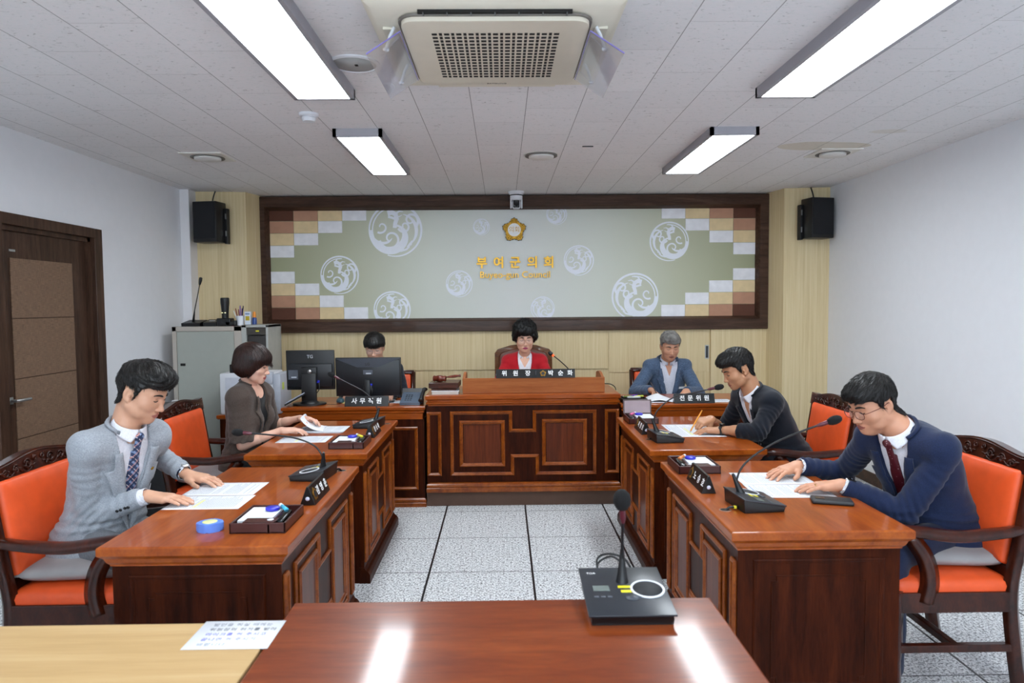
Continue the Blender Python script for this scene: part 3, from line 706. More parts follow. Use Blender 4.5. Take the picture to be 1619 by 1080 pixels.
def build_desks():
    bench('council_bench', 'cherry wood bench at front left, before the person in the grey suit', -1.385, -0.737, 2.352, 3.535, 1)
    bench('council_bench', 'cherry wood bench at rear left, before the person in the brown short-sleeved jacket', -1.428, -0.752, 3.83, 4.955, 1)
    bench('council_bench', 'cherry wood bench at front right, before the person in the blue suit and red tie', 0.803, 1.458, 2.43, 3.555, -1)
    bench('council_bench', 'cherry wood bench at rear right, before the person writing with a yellow pencil', 0.808, 1.460, 3.835, 4.985, -1)
    # chair's desk on the carpeted platform
    bm = bmesh.new(); bb(bm, -0.598, 0.898, 5.37, 6.9, 0, 0.113)
    o = link_bm('platform', bm, plain('brown_carpet', '#5b4438', 0.95, bump=0.5, bscale=500, sheen=0.2)); o['kind'] = 'structure'; o.name = 'trim_platform'
    t = thing('chair_desk', 'wide panelled cherry wood desk of the person in red, on a brown platform', 'desk', (0.15, 5.36, 0.113))
    W, h = 1.496, 0.752
    bm = bmesh.new(); ring_loft(bm, -W/2, W/2, -0.025, 0.60, [(0.022, h-0.085), (0.018, h-0.075), (0.006, h-0.066), (0.004, h-0.055), (0.014, h-0.050), (0.014, h-0.040), (0.0, h-0.03), (0.0, h-0.004), (0.004, h)])
    link_bm('desktop', bm, M_WOODTOPX, t)
    bm = bmesh.new(); bb(bm, -W/2+0.004, W/2-0.004, 0.012, 0.04, 0.0, h-0.08)
    for s in (-1, 1): bb(bm, s*(W/2-0.004), s*(W/2-0.032), 0.04, 0.58, 0.0, h-0.08)
    link_bm('carcass', bm, M_WOOD, t)
    bm = bmesh.new(); O = (-W/2, 0.012, 0); Wd = W
    def pf(px): return (px-108)/658.0*W/1.4772
    z = lambda py: (1018-py)/658.0 - 0.113 - 0.008
    poly = [(pf(228), z(858)), (pf(548), z(858)), (pf(548), z(768)), (pf(655), z(768)), (pf(655), z(858)), (pf(962), z(858)), (pf(962), z(526)), (pf(642), z(526)), (pf(642), z(620)), (pf(540), z(620)), (pf(540), z(528)), (pf(228), z(528))]
    moulding(bm, poly, O, (1, 0, 0), (0, 0, 1), (0, -1, 0), 0.026, 0.016)
    for a, b, c, d in ((274, 502, 812, 576), (688, 914, 810, 572)):
        moulding(bm, [(pf(a), z(c)), (pf(b), z(c)), (pf(b), z(d)), (pf(a), z(d))], O, (1, 0, 0), (0, 0, 1), (0, -1, 0), 0.028, 0.016)
    moulding(bm, [(0.006, z(858)), (pf(184), z(858)), (pf(184), z(530)), (0.006, z(530))], O, (1, 0, 0), (0, 0, 1), (0, -1, 0), 0.024, 0.014)
    moulding(bm, [(pf(1004), z(852)), (W-0.006, z(852)), (W-0.006, z(524)), (pf(1004), z(524))], O, (1, 0, 0), (0, 0, 1), (0, -1, 0), 0.024, 0.014)
    link_bm('front_moulding', bm, M_MOULD, t)
    for a, b, c, d in ((296, 480, 795, 598), (710, 894, 790, 594)):
        bm = bmesh.new(); bb(bm, pf(a)-W/2, pf(b)-W/2, 0.008, 0.014, z(c), z(d)); link_bm('field_panel', bm, M_PANEL, t)
    bm = bmesh.new(); ring_loft(bm, -W/2, W/2, -0.022, 0.04, [(0.0, 0.0), (0.0, 0.03), (0.006, 0.036), (0.006, 0.04), (0.0, 0.044), (0.002, 0.056), (0.012, 0.066), (0.02, 0.070)])
    link_bm('base_moulding', bm, M_MOULD, t)
    # paler privacy ledge set on the desk
    lw = wood('ledge_wood', '#8a4b22', '#98562a', '#a56433', grain=(1, 14, 14), scale=2, rough=0.45, coat=0.15)
    t2 = thing('desk_ledge', 'plain orange-brown raised wooden ledge on top of the wide centre desk', 'desk ledge', (0.236, 5.44, 0.866))
    bm = bmesh.new(); bb(bm, -0.553, 0.553, -0.012, 0.008, 0, 0.118, bev=0.002); link_bm('front_board', bm, lw, t2)
    for s in (-1, 1):
        bm = bmesh.new(); M = Matrix(((0, 0, 1, 0), (1, 0, 0, 0), (0, 1, 0, 0), (0, 0, 0, 1)))
        prism(bm, [(0.008, 0), (0.38, 0), (0.38, 0.05), (0.34, 0.13), (0.22, 0.148), (0.14, 0.142), (0.008, 0.112)], s*0.553 - (0.02 if s > 0 else 0), s*0.553 + (0 if s > 0 else 0.02), M)
        link_bm('side_board', bm, lw, t2)
    bm = bmesh.new(); bb(bm, -0.53, 0.53, 0.05, 0.30, 0.0, 0.02); link_bm('ledge_shelf', bm, lw, t2)
    # lower staff desks either side
    for nm, lab, x0, x1 in (('staff_desk', 'lower cherry wood staff desk with two computer monitors, left of the wide centre desk', -1.70, -0.602),
                            ('staff_desk', 'lower cherry wood staff desk with papers, right of the wide centre desk', 0.902, 2.02)):
        t = thing(nm, lab, 'desk', ((x0+x1)/2, 5.36, 0), group='lower staff desks'); hw = (x1-x0)/2; h = 0.780
        bm = bmesh.new(); ring_loft(bm, -hw, hw, -0.02, 0.60, [(0.02, h-0.10), (0.02, h-0.055), (0.008, h-0.047), (0.008, h-0.038), (0.016, h-0.034), (0.010, h-0.028), (0.0, h-0.022), (0.0, h-0.004), (0.004, h)])
        link_bm('desktop', bm, M_WOODTOPX, t)
        bm = bmesh.new(); bb(bm, -hw+0.01, hw-0.01, 0.012, 0.04, 0.0, h-0.10)
        for s in (-1, 1): bb(bm, s*(hw-0.01), s*(hw-0.036), 0.04, 0.58, 0.0, h-0.10)
        link_bm('carcass', bm, M_WOOD, t)
        bm = bmesh.new(); n = 4
        for i in range(n):
            u0 = 0.03 + i*(2*hw-0.06+0.02)/n; u1 = u0 + (2*hw-0.06+0.02)/n - 0.05
            moulding(bm, [(u0, 0.13), (u1, 0.13), (u1, 0.62), (u0, 0.62)], (-hw, 0.012, 0), (1, 0, 0), (0, 0, 1), (0, -1, 0), 0.024, 0.014)
        link_bm('front_moulding', bm, M_MOULD, t)
        bm = bmesh.new(); ring_loft(bm, -hw, hw, -0.015, 0.04, [(0, 0), (0, 0.03), (0.006, 0.036), (0.0, 0.044), (0.004, 0.058), (0.014, 0.066), (0.02, 0.068)]); link_bm('base_moulding', bm, M_MOULD, t)
    # witness desk right in front, and the pale table pushed against it
    dt = wood('witness_top', '#60250d', '#733212', '#874019', grain=(1.2, 9, 9), scale=1.4, rough=0.30, coat=0.45, coat_rough=0.10, bump=0.01)
    t = thing('witness_desk', 'dark reddish desk in the foreground carrying the blurred black microphone unit', 'desk', (-0.006, 1.55, 0))
    bm = bmesh.new(); ring_loft(bm, -0.572, 0.572, -0.42, 0.343, [(i, 0.742+z) for i, z in TOPPROF]); link_bm('desktop', bm, dt, t)
    bm = bmesh.new(); bb(bm, -0.54, 0.54, 0.27, 0.30, 0, 0.667)
    for s in (-1, 1): bb(bm, s*0.54, s*0.51, -0.38, 0.27, 0, 0.667)
    link_bm('carcass', bm, M_WOOD, t)
    t = thing('side_table', 'pale maple topped table at the bottom left corner', 'table', (-1.38, 1.44, 0))
    bm = bmesh.new(); bx(bm, (0, 0, 0.728), (1.595, 0.668, 0.028), bev=0.003); link_bm('tabletop', bm, M_TABLE, t)
    bm = bmesh.new(); bb(bm, -0.74, 0.74, -0.29, 0.29, 0.65, 0.714); link_bm('apron', bm, M_TABLE, t)
    for sx in (-1, 1):
        for sy in (-1, 1): box_obj('leg', (sx*0.72, sy*0.27, 0.325), (0.045, 0.045, 0.65), M_DGREY, t, bev=0.004)

# ------------------------------------------------------------------ carved armchair, facing +Y
def make_armchair(label, loc, rotz, pad_mat=None):
    t = thing('armchair', label, 'chair', loc, rotz, group='orange padded armchairs')
    W = 0.275
    def back_y(z): return -0.225 - max(0, z-0.42)*0.16
    for s in (-1, 1):
        bm = bmesh.new(); pts = [(s*W, -0.275, 0.0), (s*W, -0.245, 0.2), (s*W, -0.225, 0.42), (s*W, back_y(0.65), 0.65), (s*W, back_y(0.90), 0.90)]
        pts = catmull(pts, 5); tube(bm, pts, 0.033, 4, flat=(1.0, 1.0)); link_bm('leg', bm, M_CHAIRWOOD, t)
        bm = bmesh.new(); tube(bm, catmull([(s*W, 0.22, 0.0), (s*W, 0.225, 0.2), (s*W, 0.225, 0.43)], 4), [0.025]*4+[0.032]*5, 4); link_bm('leg', bm, M_CHAIRWOOD, t)
        # arm: curved support and shaped rest
        bm = bmesh.new(); pts = catmull([(s*(W+0.01), 0.115, 0.385), (s*(W+0.012), 0.10, 0.47), (s*(W+0.012), 0.12, 0.56), (s*(W+0.005), 0.175, 0.645)], 6)
        tube(bm, pts, [0.042 - 0.010*i/(len(pts)-1) for i in range(len(pts))], 4, flat=(0.62, 1)); link_bm('arm_support', bm, M_CHAIRWOOD, t)
        bm = bmesh.new(); pts = catmull([(s*(W+0.0), -0.262, 0.665), (s*(W+0.012), -0.16, 0.655), (s*(W+0.02), 0.0, 0.648), (s*(W+0.012), 0.13, 0.662), (s*(W-0.0), 0.215, 0.668), (s*(W-0.015), 0.235, 0.650)], 6)
        n = len(pts); tube(bm, pts, [0.030 + 0.008*math.sin(math.pi*i/(n-1)) for i in range(n)], 10, flat=(1.0, 0.62)); link_bm('armrest', bm, M_CHAIRWOOD, t)
    bm = bmesh.new()
    for s in (-1, 1): bb(bm, s*(W-0.018), s*(W+0.018), -0.22, 0.225, 0.345, 0.425, bev=0.004)
    bb(bm, -W, W, 0.205, 0.245, 0.345, 0.425, bev=0.004); bb(bm, -W, W, -0.245, -0.21, 0.345, 0.425, bev=0.004)
    link_bm('seat_frame', bm, M_CHAIRWOOD, t)
    bm = bmesh.new()
    for s in (-1, 1): bb(bm, s*(W-0.014), s*(W+0.014), -0.24, 0.215, 0.185, 0.215, bev=0.003)
    bb(bm, -W, W, -0.03, -0.002, 0.185, 0.215, bev=0.003)
    link_bm('stretcher', bm, M_CHAIRWOOD, t)
    bm = bmesh.new()
    outl = rrect(2*W+0.015, 0.455, 0.035)
    prof = [(0, 0.42), (-0.003, 0.445), (0.002, 0.462), (0.016, 0.474), (0.05, 0.482), (0.12, 0.486)]
    rings = []
    for ins, z in prof:
        f = 1 - ins*2/(2*W); f2 = 1 - ins*2/0.455
        rings.append([bm.verts.new((x*f, y*f2, z)) for x, y in outl])
    for A, B in zip(rings, rings[1:]):
        for i in range(len(A)): bm.faces.new((A[i], A[(i+1) % len(A)], B[(i+1) % len(A)], B[i]))
    bm.faces.new(rings[0][::-1]); bm.faces.new(rings[-1]); link_bm('seat', bm, M_ORANGE, t, smooth=50)
    # padded back, leaning
    R = Matrix.Rotation(math.atan(0.16), 3, 'X'); zc = 0.70; yc = back_y(zc)
    bm = bmesh.new(); bw = 2*W-0.045
    Mb = Matrix.Translation((0, yc, zc)) @ R.to_4x4()
    prof = [(0, -0.022), (0, 0.022), (0.004, 0.034), (0.014, 0.042), (0.05, 0.048), (0.11, 0.051)]
    outl = []
    for x, z in rrect(bw, 0.375, 0.012): outl.append((x, z))
    rings = []
    for ins, y in prof:
        fx = 1 - 2*ins/bw; fz = 1 - 2*ins/0.375
        ring = []
        for x, z in outl:
            top = 0.018*(math.cos(math.pi*x/bw)) if z > 0 else 0
            ring.append(bm.verts.new(Mb @ Vector((x*fx, y, (z+top)*fz))))
        rings.append(ring)
    for A, B in zip(rings, rings[1:]):
        for i in range(len(A)): bm.faces.new((A[i], A[(i+1) % len(A)], B[(i+1) % len(A)], B[i]))
    bm.faces.new(rings[0]); bm.faces.new(rings[-1][::-1]); link_bm('backrest', bm, M_ORANGE, t, smooth=50)
    bm = bmesh.new(); bx(bm, Mb @ Vector((0, -0.004, -0.215)), (2*W-0.03, 0.035, 0.05), rot=R, bev=0.004); link_bm('lower_back_rail', bm, M_CHAIRWOOD, t)
    # crest rail with carving
    bm = bmesh.new(); Mc = Matrix.Translation((0, back_y(0.90), 0.90)) @ R.to_4x4() @ Matrix(((1, 0, 0, 0), (0, 0, 1, 0), (0, 1, 0, 0), (0, 0, 0, 1)))
    ww = W+0.036
    def top(x):
        u = abs(x)/ww; return 0.040 + 0.030*(0.5+0.5*math.cos(math.pi*min(1, u/0.85))) + 0.006*max(0, (u-0.8)/0.2)
    xs = [ -ww + 2*ww*i/36 for i in range(37)]
    outl = [(x, top(x)) for x in xs] + [(x, -0.032 + 0.018*math.cos(math.pi*x/(2*ww))) for x in reversed(xs)]
    prism(bm, outl, -0.024, 0.026, Mc, bev=0.006); link_bm('crest_rail', bm, M_CHAIRWOOD, t, smooth=35)
    bm = bmesh.new()
    def P(x, z, d=0.030): return Mc @ Vector((x, z, d))
    for s in (-1, 1):
        for cx, cz, r0, tn, ph in ((0.07, 0.018, 0.022, 1.6, 0.3), (0.14, 0.010, 0.020, -1.5, 2.4), (0.20, 0.004, 0.016, 1.4, 0.6), (0.022, 0.036, 0.013, -1.3, 1.0)):
            pts = [P(s*(cx + r0*(1-i/26*0.85)*math.cos(ph+tn*2*math.pi*i/26)), cz + r0*(1-i/26*0.85)*math.sin(ph+tn*2*math.pi*i/26)) for i in range(27)]
            tube(bm, pts, 0.0035, 6)
        tube(bm, [P(s*x, 0.0 + 0.012*math.sin(x*60)) for x in [0.02+0.012*i for i in range(19)]], 0.003, 6)
        for q in range(6):
            x = 0.04+q*0.034; tube(bm, [P(s*x, -0.004), P(s*(x+0.010), 0.010), P(s*(x+0.022), 0.014)], [0.004, 0.006, 0.001], 6)
    tube(bm, [P(x, top(x)-0.010, 0.026) for x in xs[1:-1]], 0.0035, 6)
    link_bm('carving', bm, M_CHAIRWOOD, t)
    return t

def build_chairs():
    P2 = math.pi/2
    make_armchair('orange padded carved armchair under the person in the grey suit, at the left edge', (-1.665, 2.925, 0), -P2)
    first = [o for o in COL.objects if o.name == 'armchair'][0]
    dup(first, (-1.735, 4.395, 0), -P2, 'orange padded carved armchair under the person in the brown short-sleeved jacket')
    dup(first, (1.745, 2.93, 0), P2, 'carved orange armchair under the person in the blue suit, at the right edge')
    dup(first, (1.80, 4.38, 0), P2, 'orange padded carved armchair under the person writing with a yellow pencil')
    # plainer framed orange chairs behind the staff desks
    def staff_chair(label, loc, rz):
        t = thing('framed_chair', label, 'chair', loc, rz, group='framed orange chairs behind the staff desks')
        for s in (-1, 1):
            bm = bmesh.new(); tube(bm, [(s*0.235, -0.25, 0), (s*0.235, -0.22, 0.45), (s*0.235, -0.285, 0.93)], 0.026, 4); link_bm('leg', bm, M_CHAIRWOOD, t)
            bm = bmesh.new(); tube(bm, [(s*0.235, 0.22, 0), (s*0.235, 0.22, 0.43)], 0.028, 4); link_bm('leg', bm, M_CHAIRWOOD, t)
        bm = bmesh.new(); bx(bm, (0, 0, 0.40), (0.5, 0.48, 0.06), bev=0.004); link_bm('seat_frame', bm, M_CHAIRWOOD, t)
        bm = bmesh.new(); bx(bm, (0, 0.0, 0.452), (0.5, 0.46, 0.05), bev=0.018, seg=3); link_bm('seat', bm, M_ORANGE, t, smooth=50)
        R = Matrix.Rotation(0.134, 3, 'X')
        bm = bmesh.new(); bx(bm, (0, -0.255, 0.70), (0.435, 0.06, 0.42), rot=R, bev=0.015, seg=3); link_bm('backrest', bm, M_ORANGE, t, smooth=50)
        bm = bmesh.new(); bx(bm, (0, -0.287, 0.925), (0.50, 0.04, 0.045), rot=R, bev=0.008); bx(bm, (0, -0.225, 0.485), (0.44, 0.03, 0.04), rot=R, bev=0.004); link_bm('back_frame', bm, M_CHAIRWOOD, t, smooth=40)
        bm = bmesh.new()
        for i in range(5): lathe(bm, [(0, 0.0), (0.007, 0.001), (0.006, 0.004), (0, 0.005)], c=(0.205, -0.222-0.03*(i-2)*0.27, 0.66+0.06*(i-1.5)), axis=Euler((-P2, 0, 0)).to_matrix(), n=10)
        link_bm('upholstery_nails', bm, M_GOLD, t)
        return t
    a = staff_chair('dark framed orange chair behind the person with glasses at the monitors', (-1.085, 6.30, 0), math.pi)
    dup(a, (1.455, 6.33, 0), math.pi, 'dark framed orange chair behind the person in the blue-grey jacket')
    # chair of the presiding person: brown, rounded wooden back
    t = thing('presiding_chair', 'brown wooden high chair with rounded padded back behind the person in red', 'chair', (0.19, 6.30, 0.113))
    cw = wood('chair_brown', '#4a2a14', '#613a1c', '#774c28', grain=(2, 10, 10), scale=3, rough=0.35, coat=0.3)
    bm = bmesh.new(); M = frame_mat((0, 0.235, 0), (1, 0, 0), (0, 0, 1))
    o = [(-0.24, 0.5)] + [(-0.27, 0.62), (-0.268, 0.99), (-0.24, 1.025), (-0.12, 1.062), (0, 1.075), (0.12, 1.062), (0.24, 1.025), (0.268, 0.99), (0.27, 0.62)] + [(0.24, 0.5)]
    prism(bm, o, -0.02, 0.02, M, bev=0.008); link_bm('back_frame', bm, cw, t, smooth=40)
    bm = bmesh.new(); prism(bm, [(x*0.86, 0.5+(z-0.5)*0.92+0.012) for x, z in o], 0.0, 0.045, M, bev=0.015); link_bm('backrest', bm, plain('brown_leather', '#5a2c16', 0.4, bump=0.2), t, smooth=50)
    bm = bmesh.new(); bx(bm, (0, 0, 0.415), (0.52, 0.5, 0.08), bev=0.03, seg=3); link_bm('seat', bm, plain('brown_leather', '#5a2c16'), t, smooth=50)
    for s in (-1, 1):
        bm = bmesh.new(); tube(bm, catmull([(s*0.27, 0.22, 0.64), (s*0.29, 0.0, 0.655), (s*0.27, -0.18, 0.64), (s*0.27, -0.15, 0.42)], 5), 0.022, 8); link_bm('armrest', bm, cw, t)
    bm = bmesh.new(); lathe(bm, [(0.03, 0.05), (0.03, 0.38)], n=16)
    for i in range(5):
        a = 2*math.pi*i/5; tube(bm, [(0, 0, 0.09), (0.24*math.cos(a), 0.24*math.sin(a), 0.05), (0.27*math.cos(a), 0.27*math.sin(a), 0.0)], 0.02, 8)
    link_bm('swivel_base', bm, M_BLACK, t)
# ------------------------------------------------------------------ things on the desks and by the walls
def mic_unit(label, loc, rotz, neck, ring=True, size=(0.205, 0.16), group='desk microphone units', foam=False):
    """conference unit: wedge base (front toward -Y local, top rising to +Y), gooseneck through local points"""
    t = thing('microphone_unit', label, 'microphone', loc, rotz, group)
    w, d = size; bm = bmesh.new()
    side = [(-d/2, 0.0), (d/2, 0.0), (d/2+0.004, 0.052), (-d/2-0.006, 0.022), (-d/2, 0.016)]
    M = Matrix(((0, 0, 1, 0), (1, 0, 0, 0), (0, 1, 0, 0), (0, 0, 0, 1)))
    prism(bm, side, -w/2+0.008, w/2-0.008, M, bev=0.003); link_bm('base', bm, M_BLACK, t, smooth=35)
    sl = math.atan2(0.030, d+0.010); R = Matrix.Rotation(sl, 3, 'X')
    c = Vector((0, 0, 0.0395))
    bm = bmesh.new(); bx(bm, c, (w, d+0.012, 0.006), rot=R, bev=0.002); link_bm('top_plate', bm, plain('unit_plate', '#2a2d33', 0.28), t, smooth=35)
    Rm = R
    def on(x, y, h=0.0032): return c + Rm @ Vector((x, y, h))
    bm = bmesh.new(); lathe(bm, [(0.040, 0), (0.040, 0.003), (0.046, 0.003), (0.046, 0)], c=on(w*0.27, 0), axis=Rm, n=40)
    link_bm('speaker_ring', bm, plain('ring_white', '#d8dae0', 0.4), t, smooth=30)
    bm = bmesh.new(); lathe(bm, [(0.040, -0.002), (0.040, 0.0015), (0, 0.0025)], c=on(w*0.27, 0), axis=Rm, n=32); link_bm('speaker_grille', bm, plain('speaker_mesh_dark', '#1a1c20', 0.6, bump=0.4, bscale=800), t)
    bm = bmesh.new(); bx(bm, on(-w*0.28, 0.008), (0.044, 0.026, 0.002), rot=Rm); link_bm('display', bm, plain('lcd_grey', '#6d7672', 0.2), t)
    bm = bmesh.new(); bx(bm, on(0.0, 0.015), (0.034, 0.011, 0.0012), rot=Rm); bx(bm, on(0.014, -0.008), (0.052, 0.012, 0.0012), rot=Rm); link_bm('yellow_label', bm, M_YELLOW, t)
    bm = bmesh.new()
    for i in range(3): bx(bm, on(-w*0.28-0.018+0.018*i, -0.034), (0.012, 0.006, 0.002), rot=Rm)
    link_bm('key', bm, plain('key_grey', '#5a5e66', 0.4), t)
    bm = bmesh.new(); lathe(bm, [(0.018, 0), (0.018, 0.002), (0, 0.003)], c=on(0.015, -0.040), axis=Matrix.Diagonal((1.2, 0.8, 1)).to_3x3() @ Rm, n=24); link_bm('talk_button', bm, plain('button_grey', '#3c4048', 0.35), t)
    text_obj('unit_mark', 'TOA', 0.012, M_WHITEINK, frame_mat(on(-w*0.36, d*0.38, 0.0034), Rm @ Vector((1, 0, 0)), Rm @ Vector((0, 1, 0))), t, extrude=0.0002) if foam else None
    # neck
    pts = catmull([Vector(p) for p in neck], 8); n = len(pts)
    bm = bmesh.new(); a = pts[0]; dirv = (pts[3]-pts[0]).normalized(); ax = dirv.to_track_quat('Z', 'Y').to_matrix()
    lathe(bm, [(0.018, -0.006), (0.016, 0.004), (0.0125, 0.02), (0.0085, 0.055), (0.0055, 0.085)], c=a, axis=ax, n=20); link_bm('neck_socket', bm, M_BLACK, t, smooth=60)
    bm = bmesh.new(); tube(bm, pts, 0.0042, 8); link_bm('gooseneck', bm, plain('neck_black', '#17181b', 0.4), t)
    e = pts[-1]; d2 = (pts[-1]-pts[-4]).normalized(); ax = d2.to_track_quat('Z', 'Y').to_matrix()
    bm = bmesh.new(); lathe(bm, [(0.005, -0.042), (0.0085, -0.026), (0.0085, 0.0)], c=e, axis=ax, n=16); link_bm('collar', bm, plain('mic_collar', '#54202c', 0.3), t, smooth=60)
    bm = bmesh.new(); k = 1.35 if foam else 1.0
    lathe(bm, [(0.0, -0.004), (0.011*k, 0.0), (0.0165*k, 0.014), (0.0175*k, 0.026), (0.0155*k, 0.040), (0.009*k, 0.051), (0, 0.054)], c=e, axis=ax, n=24)
    link_bm('windscreen', bm, plain('foam_black', '#08080a', 0.95, bump=0.6, bscale=900), t, smooth=60)
    return t

def name_block(label, loc, rotz, length, h, letters, emblem=None, group='black name blocks'):
    """triangular name block: long axis on local X, lettered face toward -Y"""
    t = thing('name_block', label, 'name plate', loc, rotz, group)
    M = Matrix(((0, 0, 1, 0), (1, 0, 0, 0), (0, 1, 0, 0), (0, 0, 0, 1))); dp = h*0.42
    bm = bmesh.new(); prism(bm, [(-dp, 0), (dp, 0), (dp*0.15, h), (-dp*0.15, h)], -length/2, length/2, M, bev=0.0015); link_bm('block', bm, plain('block_black', '#0e1012', 0.3), t)
    Y = Vector((0, dp*0.85, h)).normalized(); O = Vector((0, -dp*0.575, h/2)); nrm = Vector((0, -1, dp*0.85/h)).normalized()
    for s, x, size, what in letters:
        text_obj('lettering', s, size, {'w': M_WHITEINK, 'g': M_GOLD}[what], frame_mat(O + nrm*0.0006 + Vector((x, 0, 0)), (1, 0, 0), Y), t, extrude=0.0006, bold=size*0.018)
    if emblem is not None:
        me = emblem_bm(h*0.40); bmesh.ops.scale(me, vec=(1, 0.12, 1), verts=me.verts)
        o = link_bm('emblem', me, [M_GOLD, plain('emblem_dark', '#4a3a1c', 0.5), M_DGREY], t); o.location = O + nrm*0.0005 + Vector((emblem, 0, 0)); o.rotation_euler = (-math.atan2(dp*0.85, h), 0, 0)
    bm = bmesh.new()
    for s in (-1, 1): lathe(bm, [(0.0085, 0), (0.0085, 0.001), (0, 0.0012)], c=(s*length/2, 0, h*0.36), axis=Euler((0, s*math.pi/2, 0)).to_matrix(), n=18)
    link_bm('end_seal', bm, plain('seal_pale', '#c8cbe0', 0.4), t)
    return t

def sheet(bm, M, w, h, bend=None, nx=8, ny=10, th=0.0004, mi=0):
    """paper sheet as a thin solid; bend(u,v)->z"""
    g = [[None]*(ny+1) for _ in range(nx+1)]; g2 = [[None]*(ny+1) for _ in range(nx+1)]
    for i in range(nx+1):
        for j in range(ny+1):
            u, v = i/nx, j/ny; x, y = (u-0.5)*w, (v-0.5)*h
            dz = bend(u, v) if bend else 0
            if isinstance(dz, tuple): x += dz[0]; y += dz[1]; dz = dz[2]
            g[i][j] = bm.verts.new(M @ Vector((x, y, dz+th))); g2[i][j] = bm.verts.new(M @ Vector((x, y, dz)))
    for i in range(nx):
        for j in range(ny):
            f = bm.faces.new((g[i][j], g[i+1][j], g[i+1][j+1], g[i][j+1])); f.smooth = True; f.material_index = mi
            f = bm.faces.new((g2[i][j+1], g2[i+1][j+1], g2[i+1][j], g2[i][j])); f.smooth = True; f.material_index = mi
    ring = [(i, 0) for i in range(nx)] + [(nx, j) for j in range(ny)] + [(i, ny) for i in range(nx, 0, -1)] + [(0, j) for j in range(ny, 0, -1)]
    for a, b in zip(ring, ring[1:]+ring[:1]):
        f = bm.faces.new((g2[a[0]][a[1]], g2[b[0]][b[1]], g[b[0]][b[1]], g[a[0]][a[1]])); f.material_index = mi

def print_lines(w, h, seed, parent, z=0.0007, yellow=False, table=False):
    """printed text rows: short ink dashes with word gaps"""
    rnd = random.Random(seed); bm = bmesh.new(); y = h/2-0.03
    while y > -h/2+0.03:
        x = -w/2+0.02; end = w/2-0.02-rnd.random()*w*0.25
        if rnd.random() < 0.12: y -= 0.010; continue
        while x < end:
            L = 0.006+rnd.random()*0.018; bx(bm, (x+L/2, y, z), (L, 0.0022, 0.0002)); x += L+0.004
        y -= 0.0095
    if bm.verts: tag(link_bm('printed_text', bm, M_INKD, parent), kind='stuff')
    else: bm.free()
    bm = bmesh.new(); bx(bm, (w*0.2, h/2-0.018, z), (w*0.35, 0.004, 0.0002)); link_bm('printed_heading', bm, M_BLUEINK, parent)
    if yellow:
        bm = bmesh.new(); bx(bm, (-w*0.1, h*0.12, z-0.0001), (w*0.55, 0.012, 0.0002)); link_bm('highlighter_mark', bm, plain('highlight_yellow', '#f0f0a0', 0.7), parent)

def paper(label, x, y, rz, z=ZT, w=0.21, h=0.297, seed=1, yellow=False, group='sheets of paper on the benches', bend=None):
    t = thing('paper_sheet', label, 'paper', (x, y, z), rz, group)
    bm = bmesh.new(); sheet(bm, Matrix.Identity(4), w, h, bend); link_bm('page', bm, M_PAPER, t)
    if bend is None: print_lines(w, h, seed, t, yellow=yellow)
    return t

